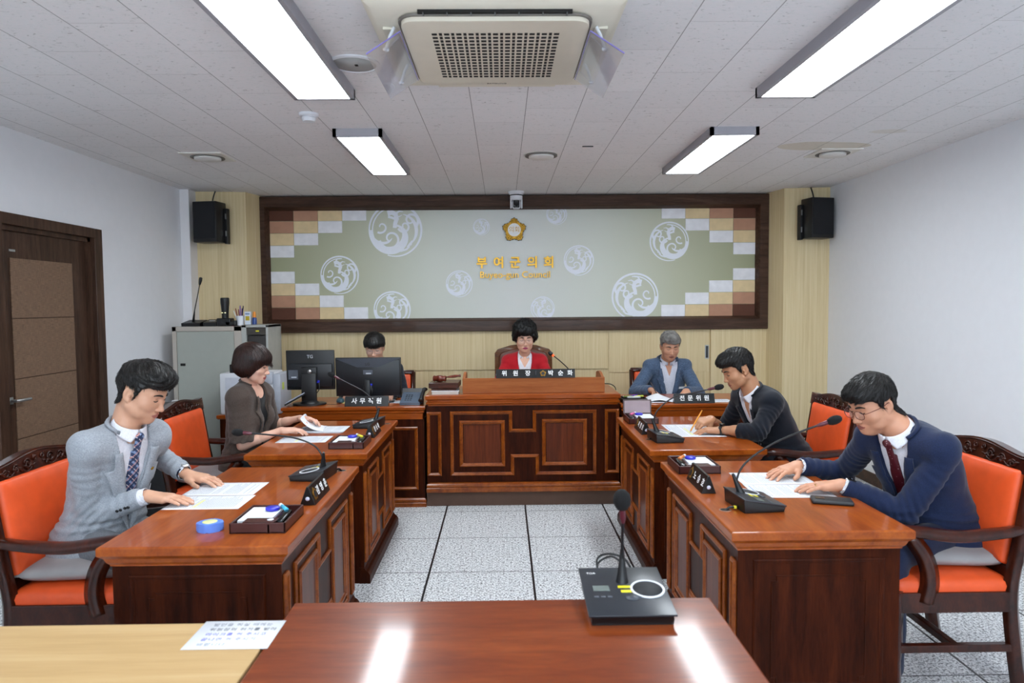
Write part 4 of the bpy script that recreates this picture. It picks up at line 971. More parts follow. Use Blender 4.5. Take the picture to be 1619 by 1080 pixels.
def stationery_tray(label, loc, rotz, flip=1, lid=False, tape='#3a36b8', extra='#47b6d8'):
    t = thing('stationery_tray', label, 'tray', loc, rotz, 'brown stationery trays on the benches')
    w, d, h = 0.20, 0.235, 0.038; bm = bmesh.new()
    bb(bm, -w/2, w/2, -d/2, d/2, 0, 0.006, bev=0.001)
    for s in (-1, 1): bb(bm, s*w/2, s*(w/2-0.007), -d/2, d/2, 0, h, bev=0.002); bb(bm, -w/2, w/2, s*d/2, s*(d/2-0.007), 0, h, bev=0.002)
    bb(bm, flip*(w/2-0.060)-0.003, flip*(w/2-0.060)+0.003, -d/2, d/2, 0, h-0.006)
    link_bm('tray_body', bm, M_BURGUNDY, t)
    x0 = -flip*0.028
    m = thing('memo_pad', 'white memo pad lying in the ' + label[:1].lower() + label[1:], 'memo pad', (0, 0, 0), 0, 'white memo pads in the trays'); m.parent = None
    R = Matrix.Rotation(rotz, 4, 'Z'); L = Vector(loc)
    def put(o, p, r=0): o.location = L + (R @ Vector(p)); o.rotation_euler = (0, 0, rotz+r)
    bm = bmesh.new(); bx(bm, (0, 0, 0), (0.118, 0.172, 0.028), bev=0.0006); link_bm('pad', bm, M_PAPER, m); put(m, (x0, 0.012, 0.0205))
    m['label'] = 'white memo pad in the ' + label.replace('burgundy leather stationery tray ', 'tray ').replace('at the near end of the ', 'on the ').replace('at the far end of the ', 'on the ').replace('with open lid ', '')
    c = thing('inkpad_case', 'round blue-violet case on the ' + label.replace('burgundy leather stationery tray ', 'tray ').replace('at the near end of the ', 'on the ').replace('at the far end of the ', 'on the ').replace('with open lid ', ''), 'ink pad', (0, 0, 0), 0, 'round blue cases on the trays')
    bm = bmesh.new(); lathe(bm, [(0.024, 0), (0.0265, 0.002), (0.0265, 0.009), (0.023, 0.012), (0, 0.0125)], n=32); link_bm('lid', bm, plain('case_blue', tape, 0.3), c, smooth=40); put(c, (x0+flip*0.028, 0.055, 0.036))
    k = thing('glue_marker', 'small marker beside the case of the ' + label.replace('burgundy leather stationery tray ', 'tray ').replace('at the near end of the ', 'on the ').replace('at the far end of the ', 'on the ').replace('with open lid ', ''), 'marker', (0, 0, 0), 0, 'small markers on the trays')
    bm = bmesh.new(); tube(bm, [(0, -0.035, 0.007), (0, 0.025, 0.007)], 0.0075, 10); link_bm('barrel', bm, plain('marker_'+extra[1:], extra, 0.4), k)
    bm = bmesh.new(); tube(bm, [(0, 0.0255, 0.007), (0, 0.045, 0.007)], 0.0082, 10); link_bm('cap', bm, M_WHITEP, k); put(k, (flip*(w/2-0.055), 0.05, 0.038), flip*0.6)
    g = thing('stapler', 'black stapler in the slot of the ' + label.replace('burgundy leather stationery tray ', 'tray ').replace('at the near end of the ', 'on the ').replace('at the far end of the ', 'on the ').replace('with open lid ', ''), 'stapler', (0, 0, 0), 0, 'black staplers in the trays')
    bm = bmesh.new(); bx(bm, (0, 0, 0.006), (0.03, 0.13, 0.012), bev=0.004); link_bm('lower_arm', bm, M_BLACK, g)
    bm = bmesh.new(); bx(bm, (0, 0.004, 0.027), (0.028, 0.115, 0.018), rot=Euler((0.08, 0, 0)).to_matrix(), bev=0.007, seg=3); link_bm('upper_arm', bm, M_BLACKGLOSS, g, smooth=40); put(g, (flip*(w/2-0.031), -0.03, 0.006))
    if lid:
        bm = bmesh.new(); bx(bm, (0, d/2+0.004, h+0.045), (w, 0.006, 0.10), rot=Euler((-0.12, 0, 0)).to_matrix(), bev=0.002); link_bm('raised_lid', bm, M_BURGUNDY, t)
        bm = bmesh.new(); bx(bm, (0, d/2-0.001, h+0.045), (w-0.02, 0.003, 0.085), rot=Euler((-0.12, 0, 0)).to_matrix(), bev=0.001); link_bm('lid_lining', bm, plain('lining_mauve', '#a08e92', 0.6), t)
    if not lid:
        bm = bmesh.new(); bx(bm, (-flip*0.0, -d/2+0.04, h-0.002), (0.115, 0.05, 0.004), bev=0.001); link_bm('tray_flap', bm, M_BURGUNDY, t)
        bm = bmesh.new(); lathe(bm, [(0.013, 0), (0.013, 0.0015), (0, 0.0016)], c=(flip*0.035, -d/2+0.04, h+0.0005), n=6); link_bm('flap_sticker', bm, M_WHITEP, t)
    return t

def cable_grommet(label, x, y, colour=None):
    t = thing('cable_grommet', label, 'cable hole', (x, y, ZT), 0, 'cable holes in the benches')
    bm = bmesh.new(); lathe(bm, [(0.024, 0), (0.024, 0.0015), (0.019, 0.002), (0.019, 0.0005)], n=28); link_bm('rim', bm, plain('grommet_tan', '#8a5d42', 0.5), t, smooth=30)
    bm = bmesh.new(); lathe(bm, [(0.019, 0), (0.019, 0.0008), (0, 0.0008)], n=28); link_bm('opening', bm, M_HOLE, t)

def pen(label, p0, p1, hexc, cat='pen', group='pens', r=0.004, parent=None):
    p0, p1 = Vector(p0), Vector(p1); d = (p1-p0).normalized(); L = (p1-p0).length
    t = thing('pen', label, cat, p0, 0, group)
    bm = bmesh.new(); tube(bm, [d*0.012, d*(L*0.93)], r, 8); link_bm('barrel', bm, plain('pen_'+hexc[1:], hexc, 0.4), t)
    bm = bmesh.new(); tube(bm, [Vector((0, 0, 0)), d*0.013], [0.0008, r], 8); link_bm('tip', bm, M_SILVER, t)
    bm = bmesh.new(); tube(bm, [d*(L*0.93), d*L], r*0.9, 8); link_bm('button_end', bm, plain('pen_'+hexc[1:], hexc, 0.4), t)
    return t

def build_props():
    P2 = math.pi/2
    # ---- microphone units on the four benches
    mic_unit('black microphone unit with long low arching gooseneck on the front left bench', (-0.905, 3.315, ZT), -P2-0.10,
             [(0.0, 0.045, 0.045), (0.018, 0.05, 0.10), (0.02, 0.01, 0.155), (0.015, -0.09, 0.190), (0.02, -0.22, 0.205), (0.03, -0.33, 0.214)])
    mic_unit('black microphone unit on the rear left bench, its neck rising to the left', (-0.905, 4.70, ZT), -P2-0.12,
             [(0.0, 0.045, 0.045), (-0.01, 0.055, 0.10), (-0.012, 0.03, 0.17), (-0.015, -0.04, 0.235), (-0.02, -0.15, 0.29), (-0.03, -0.245, 0.335)])
    mic_unit('black microphone unit on the front right bench, its neck rising to the right', (0.995, 2.75, ZT), P2+0.10,
             [(0.03, 0.04, 0.045), (0.035, 0.055, 0.10), (0.03, 0.02, 0.17), (0.0, -0.07, 0.245), (-0.05, -0.17, 0.305), (-0.09, -0.255, 0.345)])
    mic_unit('black microphone unit on the rear right bench, its neck curving up to the right', (0.958, 4.12, ZT), P2+0.10,
             [(0.03, 0.04, 0.045), (0.035, 0.055, 0.10), (0.03, 0.04, 0.17), (0.01, -0.05, 0.25), (-0.03, -0.17, 0.285), (-0.06, -0.28, 0.312)])
    t = mic_unit('large blurred black microphone unit with white ring on the foreground desk', (0.322, 1.845, 0.7425), 0.0,
             [(0.0, 0.045, 0.05), (0.0, 0.045, 0.10), (-0.002, 0.03, 0.17), (-0.004, 0.012, 0.23), (-0.006, 0.006, 0.262)], size=(0.225, 0.235), foam=True)
    bm = bmesh.new()
    tube(bm, catmull([(-0.05, 0.12, 0.02), (-0.055, 0.15, 0.07), (-0.02, 0.16, 0.083), (0.025, 0.155, 0.07), (0.05, 0.135, 0.03), (0.055, 0.12, 0.015)]), 0.0032, 8)
    tube(bm, catmull([(-0.05, 0.125, 0.02), (-0.05, 0.17, 0.05), (-0.01, 0.18, 0.068), (0.02, 0.17, 0.05), (0.03, 0.14, 0.02)]), 0.0032, 8)
    link_bm('cable_loop', bm, M_BLACK, t)
    for lab, x, y in (('small round cable hole beside the microphone of the front left bench', -0.80, 3.43), ('small round cable hole beside the microphone of the front right bench', 0.865, 2.70),
                      ('small round cable hole beside the microphone of the rear right bench', 0.868, 4.14), ('small round cable hole beside the microphone of the rear left bench', -0.80, 4.80)):
        cable_grommet(lab, x, y)
    for lab, pts, hexc in (('black cable with yellow tag running from the front right microphone', [(0.865, 2.70, 0.74), (0.88, 2.70, 0.752), (0.905, 2.705, 0.752), (0.925, 2.72, 0.75)], '#d8c928'),
                           ('short black cable with pale tag beside the rear right microphone', [(0.868, 4.14, 0.74), (0.88, 4.13, 0.755), (0.895, 4.10, 0.752), (0.91, 4.09, 0.75)], '#d8d3a0'),
                           ('short black cable behind the front left microphone', [(-0.80, 3.43, 0.74), (-0.81, 3.415, 0.756), (-0.825, 3.40, 0.752), (-0.835, 3.385, 0.75)], '#6a6a6a')):
        t = thing('microphone_cable', lab, 'cable', pts[0]); o = Vector(pts[0])
        bm = bmesh.new(); tube(bm, catmull([Vector(p)-o for p in pts]), 0.0045, 8); link_bm('cord', bm, M_BLACK, t)
        bm = bmesh.new(); q = Vector(pts[2])-o; bx(bm, q, (0.012, 0.014, 0.012), bev=0.003); link_bm('cable_tag', bm, plain('tag_'+hexc[1:], hexc, 0.5), t)
    # ---- name blocks
    name_block('black name block beside the front left microphone, gold emblem at the near end', (-0.802, 2.955, ZT), P2, 0.245, 0.075, [('김', -0.03, 0.040, 'w'), ('영', 0.03, 0.040, 'w'), ('춘', 0.09, 0.040, 'w')], emblem=-0.082)
    name_block('black name block beside the rear left microphone, gold emblem at the near end', (-0.825, 4.405, ZT), P2, 0.245, 0.075, [('장', -0.03, 0.040, 'w'), ('소', 0.03, 0.040, 'w'), ('미', 0.09, 0.040, 'w')], emblem=-0.082)
    name_block('black name block beside the front right microphone, gold emblem at the far end', (0.873, 3.07, ZT), -P2-0.02, 0.265, 0.075, [('노', -0.03, 0.040, 'w'), ('승', 0.035, 0.040, 'w'), ('호', 0.10, 0.040, 'w')], emblem=-0.090)
    name_block('black name block beside the rear right microphone, gold emblem at the far end', (0.885, 4.43, ZT), -P2-0.02, 0.265, 0.075, [('서', -0.03, 0.040, 'w'), ('정', 0.035, 0.040, 'w'), ('호', 0.10, 0.040, 'w')], emblem=-0.090)
    t = name_block('long black name block of the presiding person in red, on the ledge', (0.251, 5.447, 0.9845), 0, 0.615, 0.066,
               [('위', -0.242, 0.046, 'w'), ('원', -0.155, 0.046, 'w'), ('장', -0.060, 0.046, 'w'), ('박', 0.118, 0.046, 'w'), ('순', 0.195, 0.046, 'w'), ('화', 0.268, 0.046, 'w')], emblem=0.058)
    bm = bmesh.new(); bx(bm, (0.002, -0.019, 0.036), (0.0015, 0.002, 0.035)); link_bm('divider_line', bm, M_INKD, t)
    name_block('black name block on the left staff desk in front of the monitors', (-1.055, 5.41, 0.781), 0, 0.335, 0.075, [('사', -0.095, 0.048, 'w'), ('무', -0.032, 0.048, 'w'), ('직', 0.032, 0.048, 'w'), ('원', 0.095, 0.048, 'w')])
    name_block('black name block on the right staff desk before the person in blue-grey jacket', (1.478, 5.40, 0.781), 0, 0.315, 0.072, [('전', -0.095, 0.046, 'w'), ('문', -0.032, 0.046, 'w'), ('위', 0.032, 0.046, 'w'), ('원', 0.095, 0.046, 'w')])
    # ---- papers on the benches
    paper('white printed sheet under the hands of the person in the grey suit, nearer one', -1.225, 2.898, P2, w=0.205, h=0.31, seed=1, yellow=True)
    paper('white printed sheet under the hands of the person in the grey suit, farther one', -1.240, 3.112, P2, w=0.215, h=0.31, seed=2)
    paper('white printed sheet nearest the stationery tray of the rear left bench', -1.215, 4.265, P2, w=0.21, h=0.30, seed=3, yellow=True)
    paper('white sheet on top of the stack held by the person in the brown jacket', -1.175, 4.575, P2, z=ZT+0.008, w=0.21, h=0.297, seed=4)
    t = thing('paper_stack', 'thin stack of white sheets behind the flat sheet on the rear left bench', 'paper stack', (-1.19, 4.57, ZT))
    bm = bmesh.new()
    for i in range(8): sheet(bm, Matrix.Translation((0.004*(i % 3), 0.003*(i % 2), 0.001*i)) @ Matrix.Rotation(0.012*((i*37) % 5-2), 4, 'Z'), 0.30, 0.21, None, 1, 1)
    link_bm('pages', bm, M_PAPER, t)
    t = thing('lifted_page', 'white page being lifted by the hands of the person in the brown jacket', 'paper', (-1.27, 4.57, ZT+0.010))
    bm = bmesh.new(); sheet(bm, Matrix.Rotation(0.1, 4, 'Z'), 0.20, 0.20, lambda u, v: (0.06*(1-u)**2, 0, 0.085*(1-u)**1.7 + 0.006*math.sin(v*3)), 14, 6); link_bm('page', bm, M_PAPER, t)
    paper('white printed sheet far from camera under the hand of the person in the blue suit', 1.235, 3.19, P2-0.02, w=0.215, h=0.33, seed=5)
    paper('white printed sheet nearer the camera on the front right bench beside the phone', 1.225, 2.968, P2-0.04, w=0.215, h=0.33, seed=6, z=ZT+0.0006)
    paper('large white printed sheet under the pencil on the rear right bench', 1.205, 4.43, P2-0.02, w=0.44, h=0.31, seed=7, yellow=True)
    # ---- trays
    stationery_tray('burgundy leather stationery tray at the near end of the front left bench', (-0.885, 2.60, ZT), 0.0, 1, False, '#2f2fb0', '#45b4d6')
    stationery_tray('burgundy leather stationery tray at the near end of the rear left bench', (-0.895, 4.07, ZT), 0.0, 1, False, '#2d35b5', '#e4d83c')
    stationery_tray('burgundy leather stationery tray at the far end of the front right bench', (0.93, 3.40, ZT), 0.0, -1, False, '#4a44b8', '#e88a4a')
    stationery_tray('burgundy leather stationery tray with open lid on the rear right bench', (0.945, 4.80, ZT), 0.0, -1, True, '#443cb0', '#e873a0')
    # tape dispenser
    t = thing('tape_dispenser', 'pale blue round tape dispenser with yellow disc on the front left bench', 'tape dispenser', (-1.072, 2.53, ZT), 0.1)
    bm = bmesh.new(); o = [(0.044*math.cos(a)+0.004*math.cos(3*a), 0.040*math.sin(a)) for a in [2*math.pi*i/40 for i in range(40)]]
    prism(bm, o, 0, 0.031, bev=0.004); link_bm('shell', bm, plain('dispenser_blue', '#5f86dc', 0.35), t, smooth=40)
    bm = bmesh.new(); lathe(bm, [(0.026, 0.031), (0.026, 0.0325), (0, 0.033)], n=28); link_bm('label_disc', bm, plain('disc_yellow', '#dfe39a', 0.5), t)
    # phone
    t = thing('mobile_phone', 'black phone in a leather case beside the hands of the person in the blue suit', 'phone', (1.325, 2.785, ZT), -0.30)
    bm = bmesh.new(); bx(bm, (0, 0, 0.008), (0.155, 0.085, 0.016), bev=0.006, seg=3); link_bm('case', bm, plain('phone_case', '#16171a', 0.5, bump=0.15), t, smooth=40)
    bm = bmesh.new(); bx(bm, (-0.045, 0.0, 0.0168), (0.035, 0.03, 0.0016), bev=0.0006); link_bm('camera_window', bm, M_BLACKGLOSS, t)
    # notice slip in the foreground
    t = thing('notice_slip', 'white handwritten-looking notice slip on the pale table at the bottom left', 'paper', (-0.668, 1.705, 0.743), 0)
    bm = bmesh.new(); sheet(bm, Matrix.Identity(4), 0.205, 0.148, None, 1, 1, 0.0006); link_bm('slip', bm, M_PAPER, t)
    for i, (s, m) in enumerate((('발언을 하실 때에는', M_INKD), ('위원장의 허가를 받아', plain('ink_dark', '#4c4f58', 0.8)), ('마이크를 켜 주시고', plain('ink_violet', '#5b59b8', 0.8)), ('끝나면 꺼 주시기', plain('ink_violet', '#5b59b8', 0.8)), ('바랍니다.', M_INKD))):
        text_obj('notice_line', s, 0.0175, m, frame_mat((-0.075, 0.052-0.026*i, 0.0009), (1, 0, 0), (0, 1, 0)), t, extrude=0.0001, align='LEFT', space=1.15)
    # ---- left staff desk: two monitors seen from behind, mice, desk phone, papers
    def monitor(label, loc, rz, w, h, zc, lean, mark, style):
        t = thing('computer_monitor', label, 'monitor', loc, rz, 'computer monitors on the left staff desk')
        R = Matrix.Rotation(lean, 3, 'X'); M = Matrix.Translation((0, 0, zc)) @ R.to_4x4()
        bm = bmesh.new(); bx(bm, M @ Vector((0, 0.012, 0)), (w, 0.022, h), rot=R, bev=0.005); link_bm('screen_shell', bm, M_BLACK, t, smooth=40)
        bm = bmesh.new(); bx(bm, M @ Vector((0, 0.0240, 0)), (w-0.02, 0.002, h-0.02), rot=R); link_bm('screen', bm, emit('screen_glow', '#aab6c8', 0.6), t)
        bm = bmesh.new()
        if style == 0:
            bx(bm, M @ Vector((0, -0.012, -h*0.13)), (w*0.93, 0.03, h*0.6), rot=R, bev=0.012, seg=2)
        else:
            a = [(-w/2+0.004, h/2-0.004), (w/2-0.004, h/2-0.004), (w*0.16, h*0.26), (-w*0.16, h*0.26)]
            bx(bm, M @ Vector((0, -0.006, -h*0.02)), (w*0.97, 0.02, h*0.94), rot=R, bev=0.006)
        link_bm('rear_housing', bm, plain('monitor_black', '#101318', 0.4), t, smooth=40)
        if style == 1:
            bm = bmesh.new(); Mf = M @ frame_mat((0, -0.0165, 0), (1, 0, 0), (0, 0, 1)); prism(bm, a[::-1], 0, 0.004, Mf); link_bm('grey_chevron', bm, plain('chevron_grey', '#3a3f48', 0.35), t)
        Mt = M @ frame_mat((0, (-0.0275 if style == 0 else -0.021)+(0.026 if style == 0 else 0), h*0.34), (1, 0, 0), (0, 0, 1))
        text_obj('monitor_mark', mark, 0.036 if style == 0 else 0.030, plain('mark_silver', '#b9bcc4', 0.4) if style == 0 else plain('mark_dim', '#15171b', 0.4), Mt, t, extrude=0.0008, bold=0.0006)
        bm = bmesh.new(); x = -w*0.34 if style == 0 else 0.0; z = -h*0.1 if style == 0 else h*0.13; y = -0.0285 if style == 0 else -0.0175
        bx(bm, M @ Vector((x, y, z)), (0.075, 0.002, 0.075 if style == 0 else 0.035), rot=R); link_bm('rating_label', bm, plain('label_grey', '#50555f', 0.5), t)
        bm = bmesh.new(); bx(bm, M @ Vector((x+0.005, y-0.001, z-0.02 if style == 0 else z-0.010)), (0.04, 0.001, 0.010), rot=R); link_bm('label_strip', bm, plain('label_light', '#b9bec8', 0.5), t)
        bm = bmesh.new()
        if style == 0:
            bx(bm, (0, -0.055, zc*0.48-0.01), (0.115, 0.035, zc*0.98), bev=0.006); bx(bm, M @ Vector((0, -0.04, -0.03)), (0.12, 0.04, 0.12), rot=R, bev=0.006)
        else:
            bx(bm, (0, -0.05, zc*0.46), (0.045, 0.03, zc*0.9), bev=0.004); bx(bm, M @ Vector((0, -0.03, -h*0.3)), (0.07, 0.04, 0.06), rot=R, bev=0.006)
        link_bm('stand_column', bm, M_BLACK, t, smooth=40)
        if style == 0:
            bm = bmesh.new(); lathe(bm, [(0.016, 0), (0.016, 0.003), (0, 0.004)], c=(0.01, -0.073, zc*0.98), axis=Euler((P2, 0, 0)).to_matrix(), n=20); link_bm('lock_knob', bm, M_SILVER, t)
        bm = bmesh.new(); o = [(0.13*math.cos(a), 0.10*math.sin(a)-0.05) for a in [2*math.pi*i/36 for i in range(36)]]
        prism(bm, o, 0, 0.014, bev=0.004); lathe(bm, [(0.075, 0.014), (0.06, 0.03), (0.04, 0.034), (0, 0.034)], c=(0, -0.05, 0), n=28); link_bm('stand_foot', bm, M_BLACK, t, smooth=40)
        bm = bmesh.new(); q = M @ Vector((0.06 if style == 0 else 0.02, -0.02, -h*0.28 if style == 0 else -h*0.20)); bx(bm, q, (0.03, 0.03, 0.018), rot=R, bev=0.003); link_bm('blue_plug', bm, plain('plug_blue', '#2c34c0', 0.4), t)
        bm = bmesh.new(); tube(bm, catmull([q + Vector((0.01, -0.01, -0.005)), q + Vector((0.015, -0.03, -0.06)), q + Vector((-0.03, -0.02, -0.12)), Vector((q.x-0.05, 0.0, 0.01))]), 0.0035, 8); link_bm('video_cable', bm, M_BLACK, t)
        return t
    monitor('black computer monitor with silver letters on its back, left one', (-1.527, 5.56, 0.781), math.pi*0+0.03, 0.378, 0.315, 0.267, 0.05, 'TG', 0)
    monitor('wide black computer monitor with grey chevron, hiding the person with glasses', (-1.078, 5.60, 0.781), 0.0, 0.522, 0.31, 0.205, 0.06, 'LG', 1)
    t = thing('computer_mouse', 'teal grey computer mouse beside the left monitor foot', 'mouse', (-1.31, 5.62, 0.781), 0.4, 'computer mice')
    bm = bmesh.new(); bmesh.ops.create_uvsphere(bm, u_segments=20, v_segments=12, radius=1); bmesh.ops.scale(bm, vec=(0.031, 0.052, 0.030), verts=bm.verts); bmesh.ops.translate(bm, vec=(0, 0, 0.010), verts=bm.verts)
    for v in bm.verts: v.co.z = max(v.co.z, 0)
    link_bm('shell', bm, plain('mouse_teal', '#35505a', 0.35), t, smooth=True)
    bm = bmesh.new(); tube(bm, catmull([(0, -0.05, 0.008), (-0.02, -0.1, 0.004), (-0.07, -0.13, 0.004), (-0.12, -0.09, 0.004)]), 0.002, 6); link_bm('mouse_cord', bm, M_BLACK, t)
    paper('yellowish memo sheet lying beside the mouse on the left staff desk', -1.21, 5.62, 0.2, z=0.781, w=0.16, h=0.12, seed=9).children[0].data.materials.__setitem__(0, plain('memo_yellow', '#d9cf8c', 0.8))
    paper('white sheet under the hands of the person with glasses at the monitors', -1.03, 5.66, 0.05, z=0.781, w=0.30, h=0.21, seed=10)
    paper('white sheet beside the desk phone on the left staff desk', -0.86, 5.62, -0.2, z=0.781, w=0.19, h=0.14, seed=11)
    t = thing('keyboard', 'black keyboard beneath the wide monitor on the left staff desk', 'keyboard', (-1.08, 5.80, 0.781), 0)
    bm = bmesh.new(); bx(bm, (0, 0, 0.009), (0.40, 0.12, 0.018), bev=0.004); link_bm('keyboard_body', bm, M_BLACK, t)
    bm = bmesh.new()
    for i in range(15):
        for j in range(5): bx(bm, (-0.175+0.025*i, -0.044+0.022*j, 0.020), (0.021, 0.018, 0.005))
    tag(link_bm('keys', bm, M_DGREY, t), kind='stuff')
    t = thing('desk_phone', 'black and silver desk telephone at the right end of the left staff desk', 'telephone', (-0.705, 5.50, 0.781), -0.08)
    bm = bmesh.new(); M = Matrix(((0, 0, 1, 0), (1, 0, 0, 0), (0, 1, 0, 0), (0, 0, 0, 1)))
    prism(bm, [(-0.09, 0), (0.08, 0), (0.08, 0.075), (0.05, 0.085), (-0.09, 0.02)], -0.095, 0.065, M, bev=0.004); link_bm('body', bm, plain('phone_silver', '#4e5a6a', 0.35), t, smooth=40)
    bm = bmesh.new(); bx(bm, (-0.02, 0.055, 0.082), (0.17, 0.012, 0.075), rot=Euler((-0.6, 0, 0)).to_matrix(), bev=0.004); link_bm('tilting_display', bm, M_BLACK, t)
    bm = bmesh.new()
    for i in range(4):
        for j in range(3): bx(bm, (-0.055+0.02*j, -0.055+0.022*i, 0.0345+0.0102*i), (0.014, 0.012, 0.006), rot=Euler((0.43, 0, 0)).to_matrix())
    tag(link_bm('key_pad', bm, M_DGREY, t), kind='stuff')
    bm = bmesh.new(); tube(bm, catmull([(0.075, -0.095, 0.035), (0.075, -0.06, 0.062), (0.075, 0.03, 0.10), (0.075, 0.075, 0.105)]), [0.020]*4+[0.014]*18+[0.020]*3, 10, flat=(1.1, 0.8)); link_bm('handset', bm, M_BLACK, t)
    # ---- gavel, block and books at the left of the wide desk
    t = thing('book', 'white covered document volume under the gavel box', 'book', (-0.455, 5.53, 0.866), 0.04, 'volumes under the gavel box')
    bm = bmesh.new(); bx(bm, (0, 0, 0.011), (0.205, 0.27, 0.022)); link_bm('pages', bm, plain('page_edge', '#c9c5bd', 0.8), t)
    bm = bmesh.new(); bx(bm, (0, 0, 0.0235), (0.215, 0.28, 0.003), bev=0.001); link_bm('cover', bm, M_WHITEP, t)
    t = thing('gavel_box', 'dark brown wooden block with feet under the gavel', 'wooden block', (-0.46, 5.53, 0.8915), -0.03)
    gb = wood('gavel_wood', '#2a120b', '#3d1d12', '#50281a', grain=(2, 10, 10), scale=3, rough=0.35, coat=0.3)
    bm = bmesh.new(); ring_loft(bm, -0.115, 0.115, -0.12, 0.12, [(0.018, 0.0), (0.018, 0.014), (0.0, 0.022), (0.0, 0.058), (0.003, 0.061)]); link_bm('block', bm, gb, t)
    t = thing('gavel', 'small turned reddish wooden gavel lying on the dark block', 'gavel', (-0.475, 5.50, 0.9530), 0.0)
    gr = wood('gavel_red', '#4a1a10', '#652818', '#7a3622', grain=(10, 10, 2), scale=3, rough=0.25, coat=0.5)
    ax = Euler((0, P2, -0.25)).to_matrix()
    bm = bmesh.new(); lathe(bm, [(0, -0.052), (0.022, -0.050), (0.024, -0.040), (0.019, -0.036), (0.021, -0.030), (0.026, -0.012), (0.026, 0.012), (0.021, 0.030), (0.019, 0.036), (0.024, 0.040), (0.022, 0.050), (0, 0.052)], c=(-0.025, 0, 0.025), axis=ax, n=28); link_bm('head', bm, gr, t, smooth=40)
    bm = bmesh.new(); ax2 = Euler((0, P2-0.08, 0.18)).to_matrix(); lathe(bm, [(0.006, 0.02), (0.006, 0.06), (0.009, 0.08), (0.012, 0.12), (0.008, 0.15), (0.012, 0.165), (0, 0.17)], c=(-0.025, 0, 0.030), axis=ax2, n=16); link_bm('handle', bm, gr, t, smooth=40)
    t = thing('presiding_microphone', 'thin angled gooseneck microphone with red light, right of the person in red', 'microphone', (0.56, 5.62, 0.887))
    bm = bmesh.new(); tube(bm, catmull([(0, 0, 0.0), (-0.02, -0.01, 0.12), (-0.09, -0.03, 0.20), (-0.165, -0.05, 0.262)]), 0.0042, 8); link_bm('gooseneck', bm, M_BLACK, t)
    bm = bmesh.new(); bx(bm, (0.0, 0.0, 0.012), (0.07, 0.09, 0.024), bev=0.004); link_bm('base', bm, M_BLACK, t)
    d = Vector((-0.075, -0.02, 0.06)).normalized(); ax = d.to_track_quat('Z', 'Y').to_matrix()
    bm = bmesh.new(); lathe(bm, [(0.0085, -0.01), (0.0085, 0.006)], c=(-0.165, -0.05, 0.262), axis=ax, n=16); link_bm('light_ring', bm, emit('mic_red_light', '#ff4a20', 3.0), t)
    bm = bmesh.new(); lathe(bm, [(0.009, 0.005), (0.016, 0.012), (0.016, 0.03), (0.008, 0.042), (0, 0.044)], c=(-0.165, -0.05, 0.262), axis=ax, n=16); link_bm('windscreen', bm, M_BLACK, t, smooth=40)
    t = thing('desk_cable', 'thin black cable arching at the right end of the wide centre desk', 'cable', (0.80, 5.52, 0.866))
    bm = bmesh.new(); tube(bm, catmull([(0.0, 0.02, 0.055), (0.05, 0, 0.052), (0.082, 0, 0.030), (0.092, 0, 0.004)]), 0.0035, 8); link_bm('cord', bm, M_BLACK, t)
    # ---- right staff desk: pen tray, papers
    t = thing('pen_tray', 'dark stationery tray with pens at the left end of the right staff desk', 'tray', (1.025, 5.52, 0.781), 0.0)
    bm = bmesh.new(); bb(bm, -0.10, 0.10, -0.09, 0.09, 0, 0.006)
    for s in (-1, 1): bb(bm, s*0.10, s*0.093, -0.09, 0.09, 0, 0.030, bev=0.001); bb(bm, -0.10, 0.10, s*0.09, s*0.083, 0, 0.030, bev=0.001)
    link_bm('tray_body', bm, plain('tray_dark', '#1f1412', 0.4), t)
    for i, (hexc, a, b, nm) in enumerate((('#5a34a8', (-0.03, 0.03), (0.045, 0.045), 'violet'), ('#c9d24a', (0.0, -0.02), (0.085, 0.01), 'yellow-green'), ('#c8cac8', (-0.06, -0.05), (0.05, -0.06), 'white'), ('#6c7a38', (-0.085, 0.0), (0.0, -0.01), 'olive'))):
        pen('%s highlighter lying in the dark tray of the right staff desk' % nm, (1.025+a[0], 5.52+a[1], 0.818), (1.025+b[0], 5.52+b[1], 0.820), hexc, 'highlighter', 'highlighters in the dark tray', 0.008)
    paper('white sheet beneath the writing hand of the person in the blue-grey jacket', 1.16, 5.54, 0.1, z=0.781, w=0.21, h=0.26, seed=12)
    paper('curled white sheet held by the person in the blue-grey jacket', 1.27, 5.54, -0.1, z=0.783, w=0.26, h=0.22, seed=13, bend=lambda u, v: 0.045*max(0, 1-2.4*abs(u-0.35))*(0.4+0.6*v))
    paper('white sheet right of the name block on the right staff desk', 1.68, 5.50, 0.0, z=0.781, w=0.24, h=0.17, seed=14)
    # ---- left rear corner: steel cabinet, open cabinet, things on top
    t = thing('steel_cabinet', 'grey steel cabinet with plain door in the left rear corner', 'cabinet', (-2.57, 6.12, 0))
    bm = bmesh.new(); bb(bm, -0.30, 0.30, 0.015, 0.36, 0, 1.385, bev=0.003); bb(bm, -0.30, -0.265, 0.0, 0.02, 0, 1.385, bev=0.002); bb(bm, 0.235, 0.30, 0.0, 0.02, 0, 1.385, bev=0.002); bb(bm, -0.30, 0.30, 0, 0.02, 1.345, 1.385, bev=0.002)
    link_bm('carcass', bm, M_STEELTRIM, t)
    bm = bmesh.new(); bb(bm, -0.262, 0.232, 0.004, 0.016, 0.05, 1.342, bev=0.003); dr = link_bm('door', bm, M_STEEL, t)
    bm = bmesh.new(); bx(bm, (-0.215, 0.002, 1.055), (0.042, 0.006, 0.022), bev=0.001); link_bm('door_handle', bm, M_HOLE, dr)
    t = thing('glass_front_cabinet', 'steel cabinet with dark glazed front right of the plain steel one', 'cabinet', (-2.155, 6.12, 0))
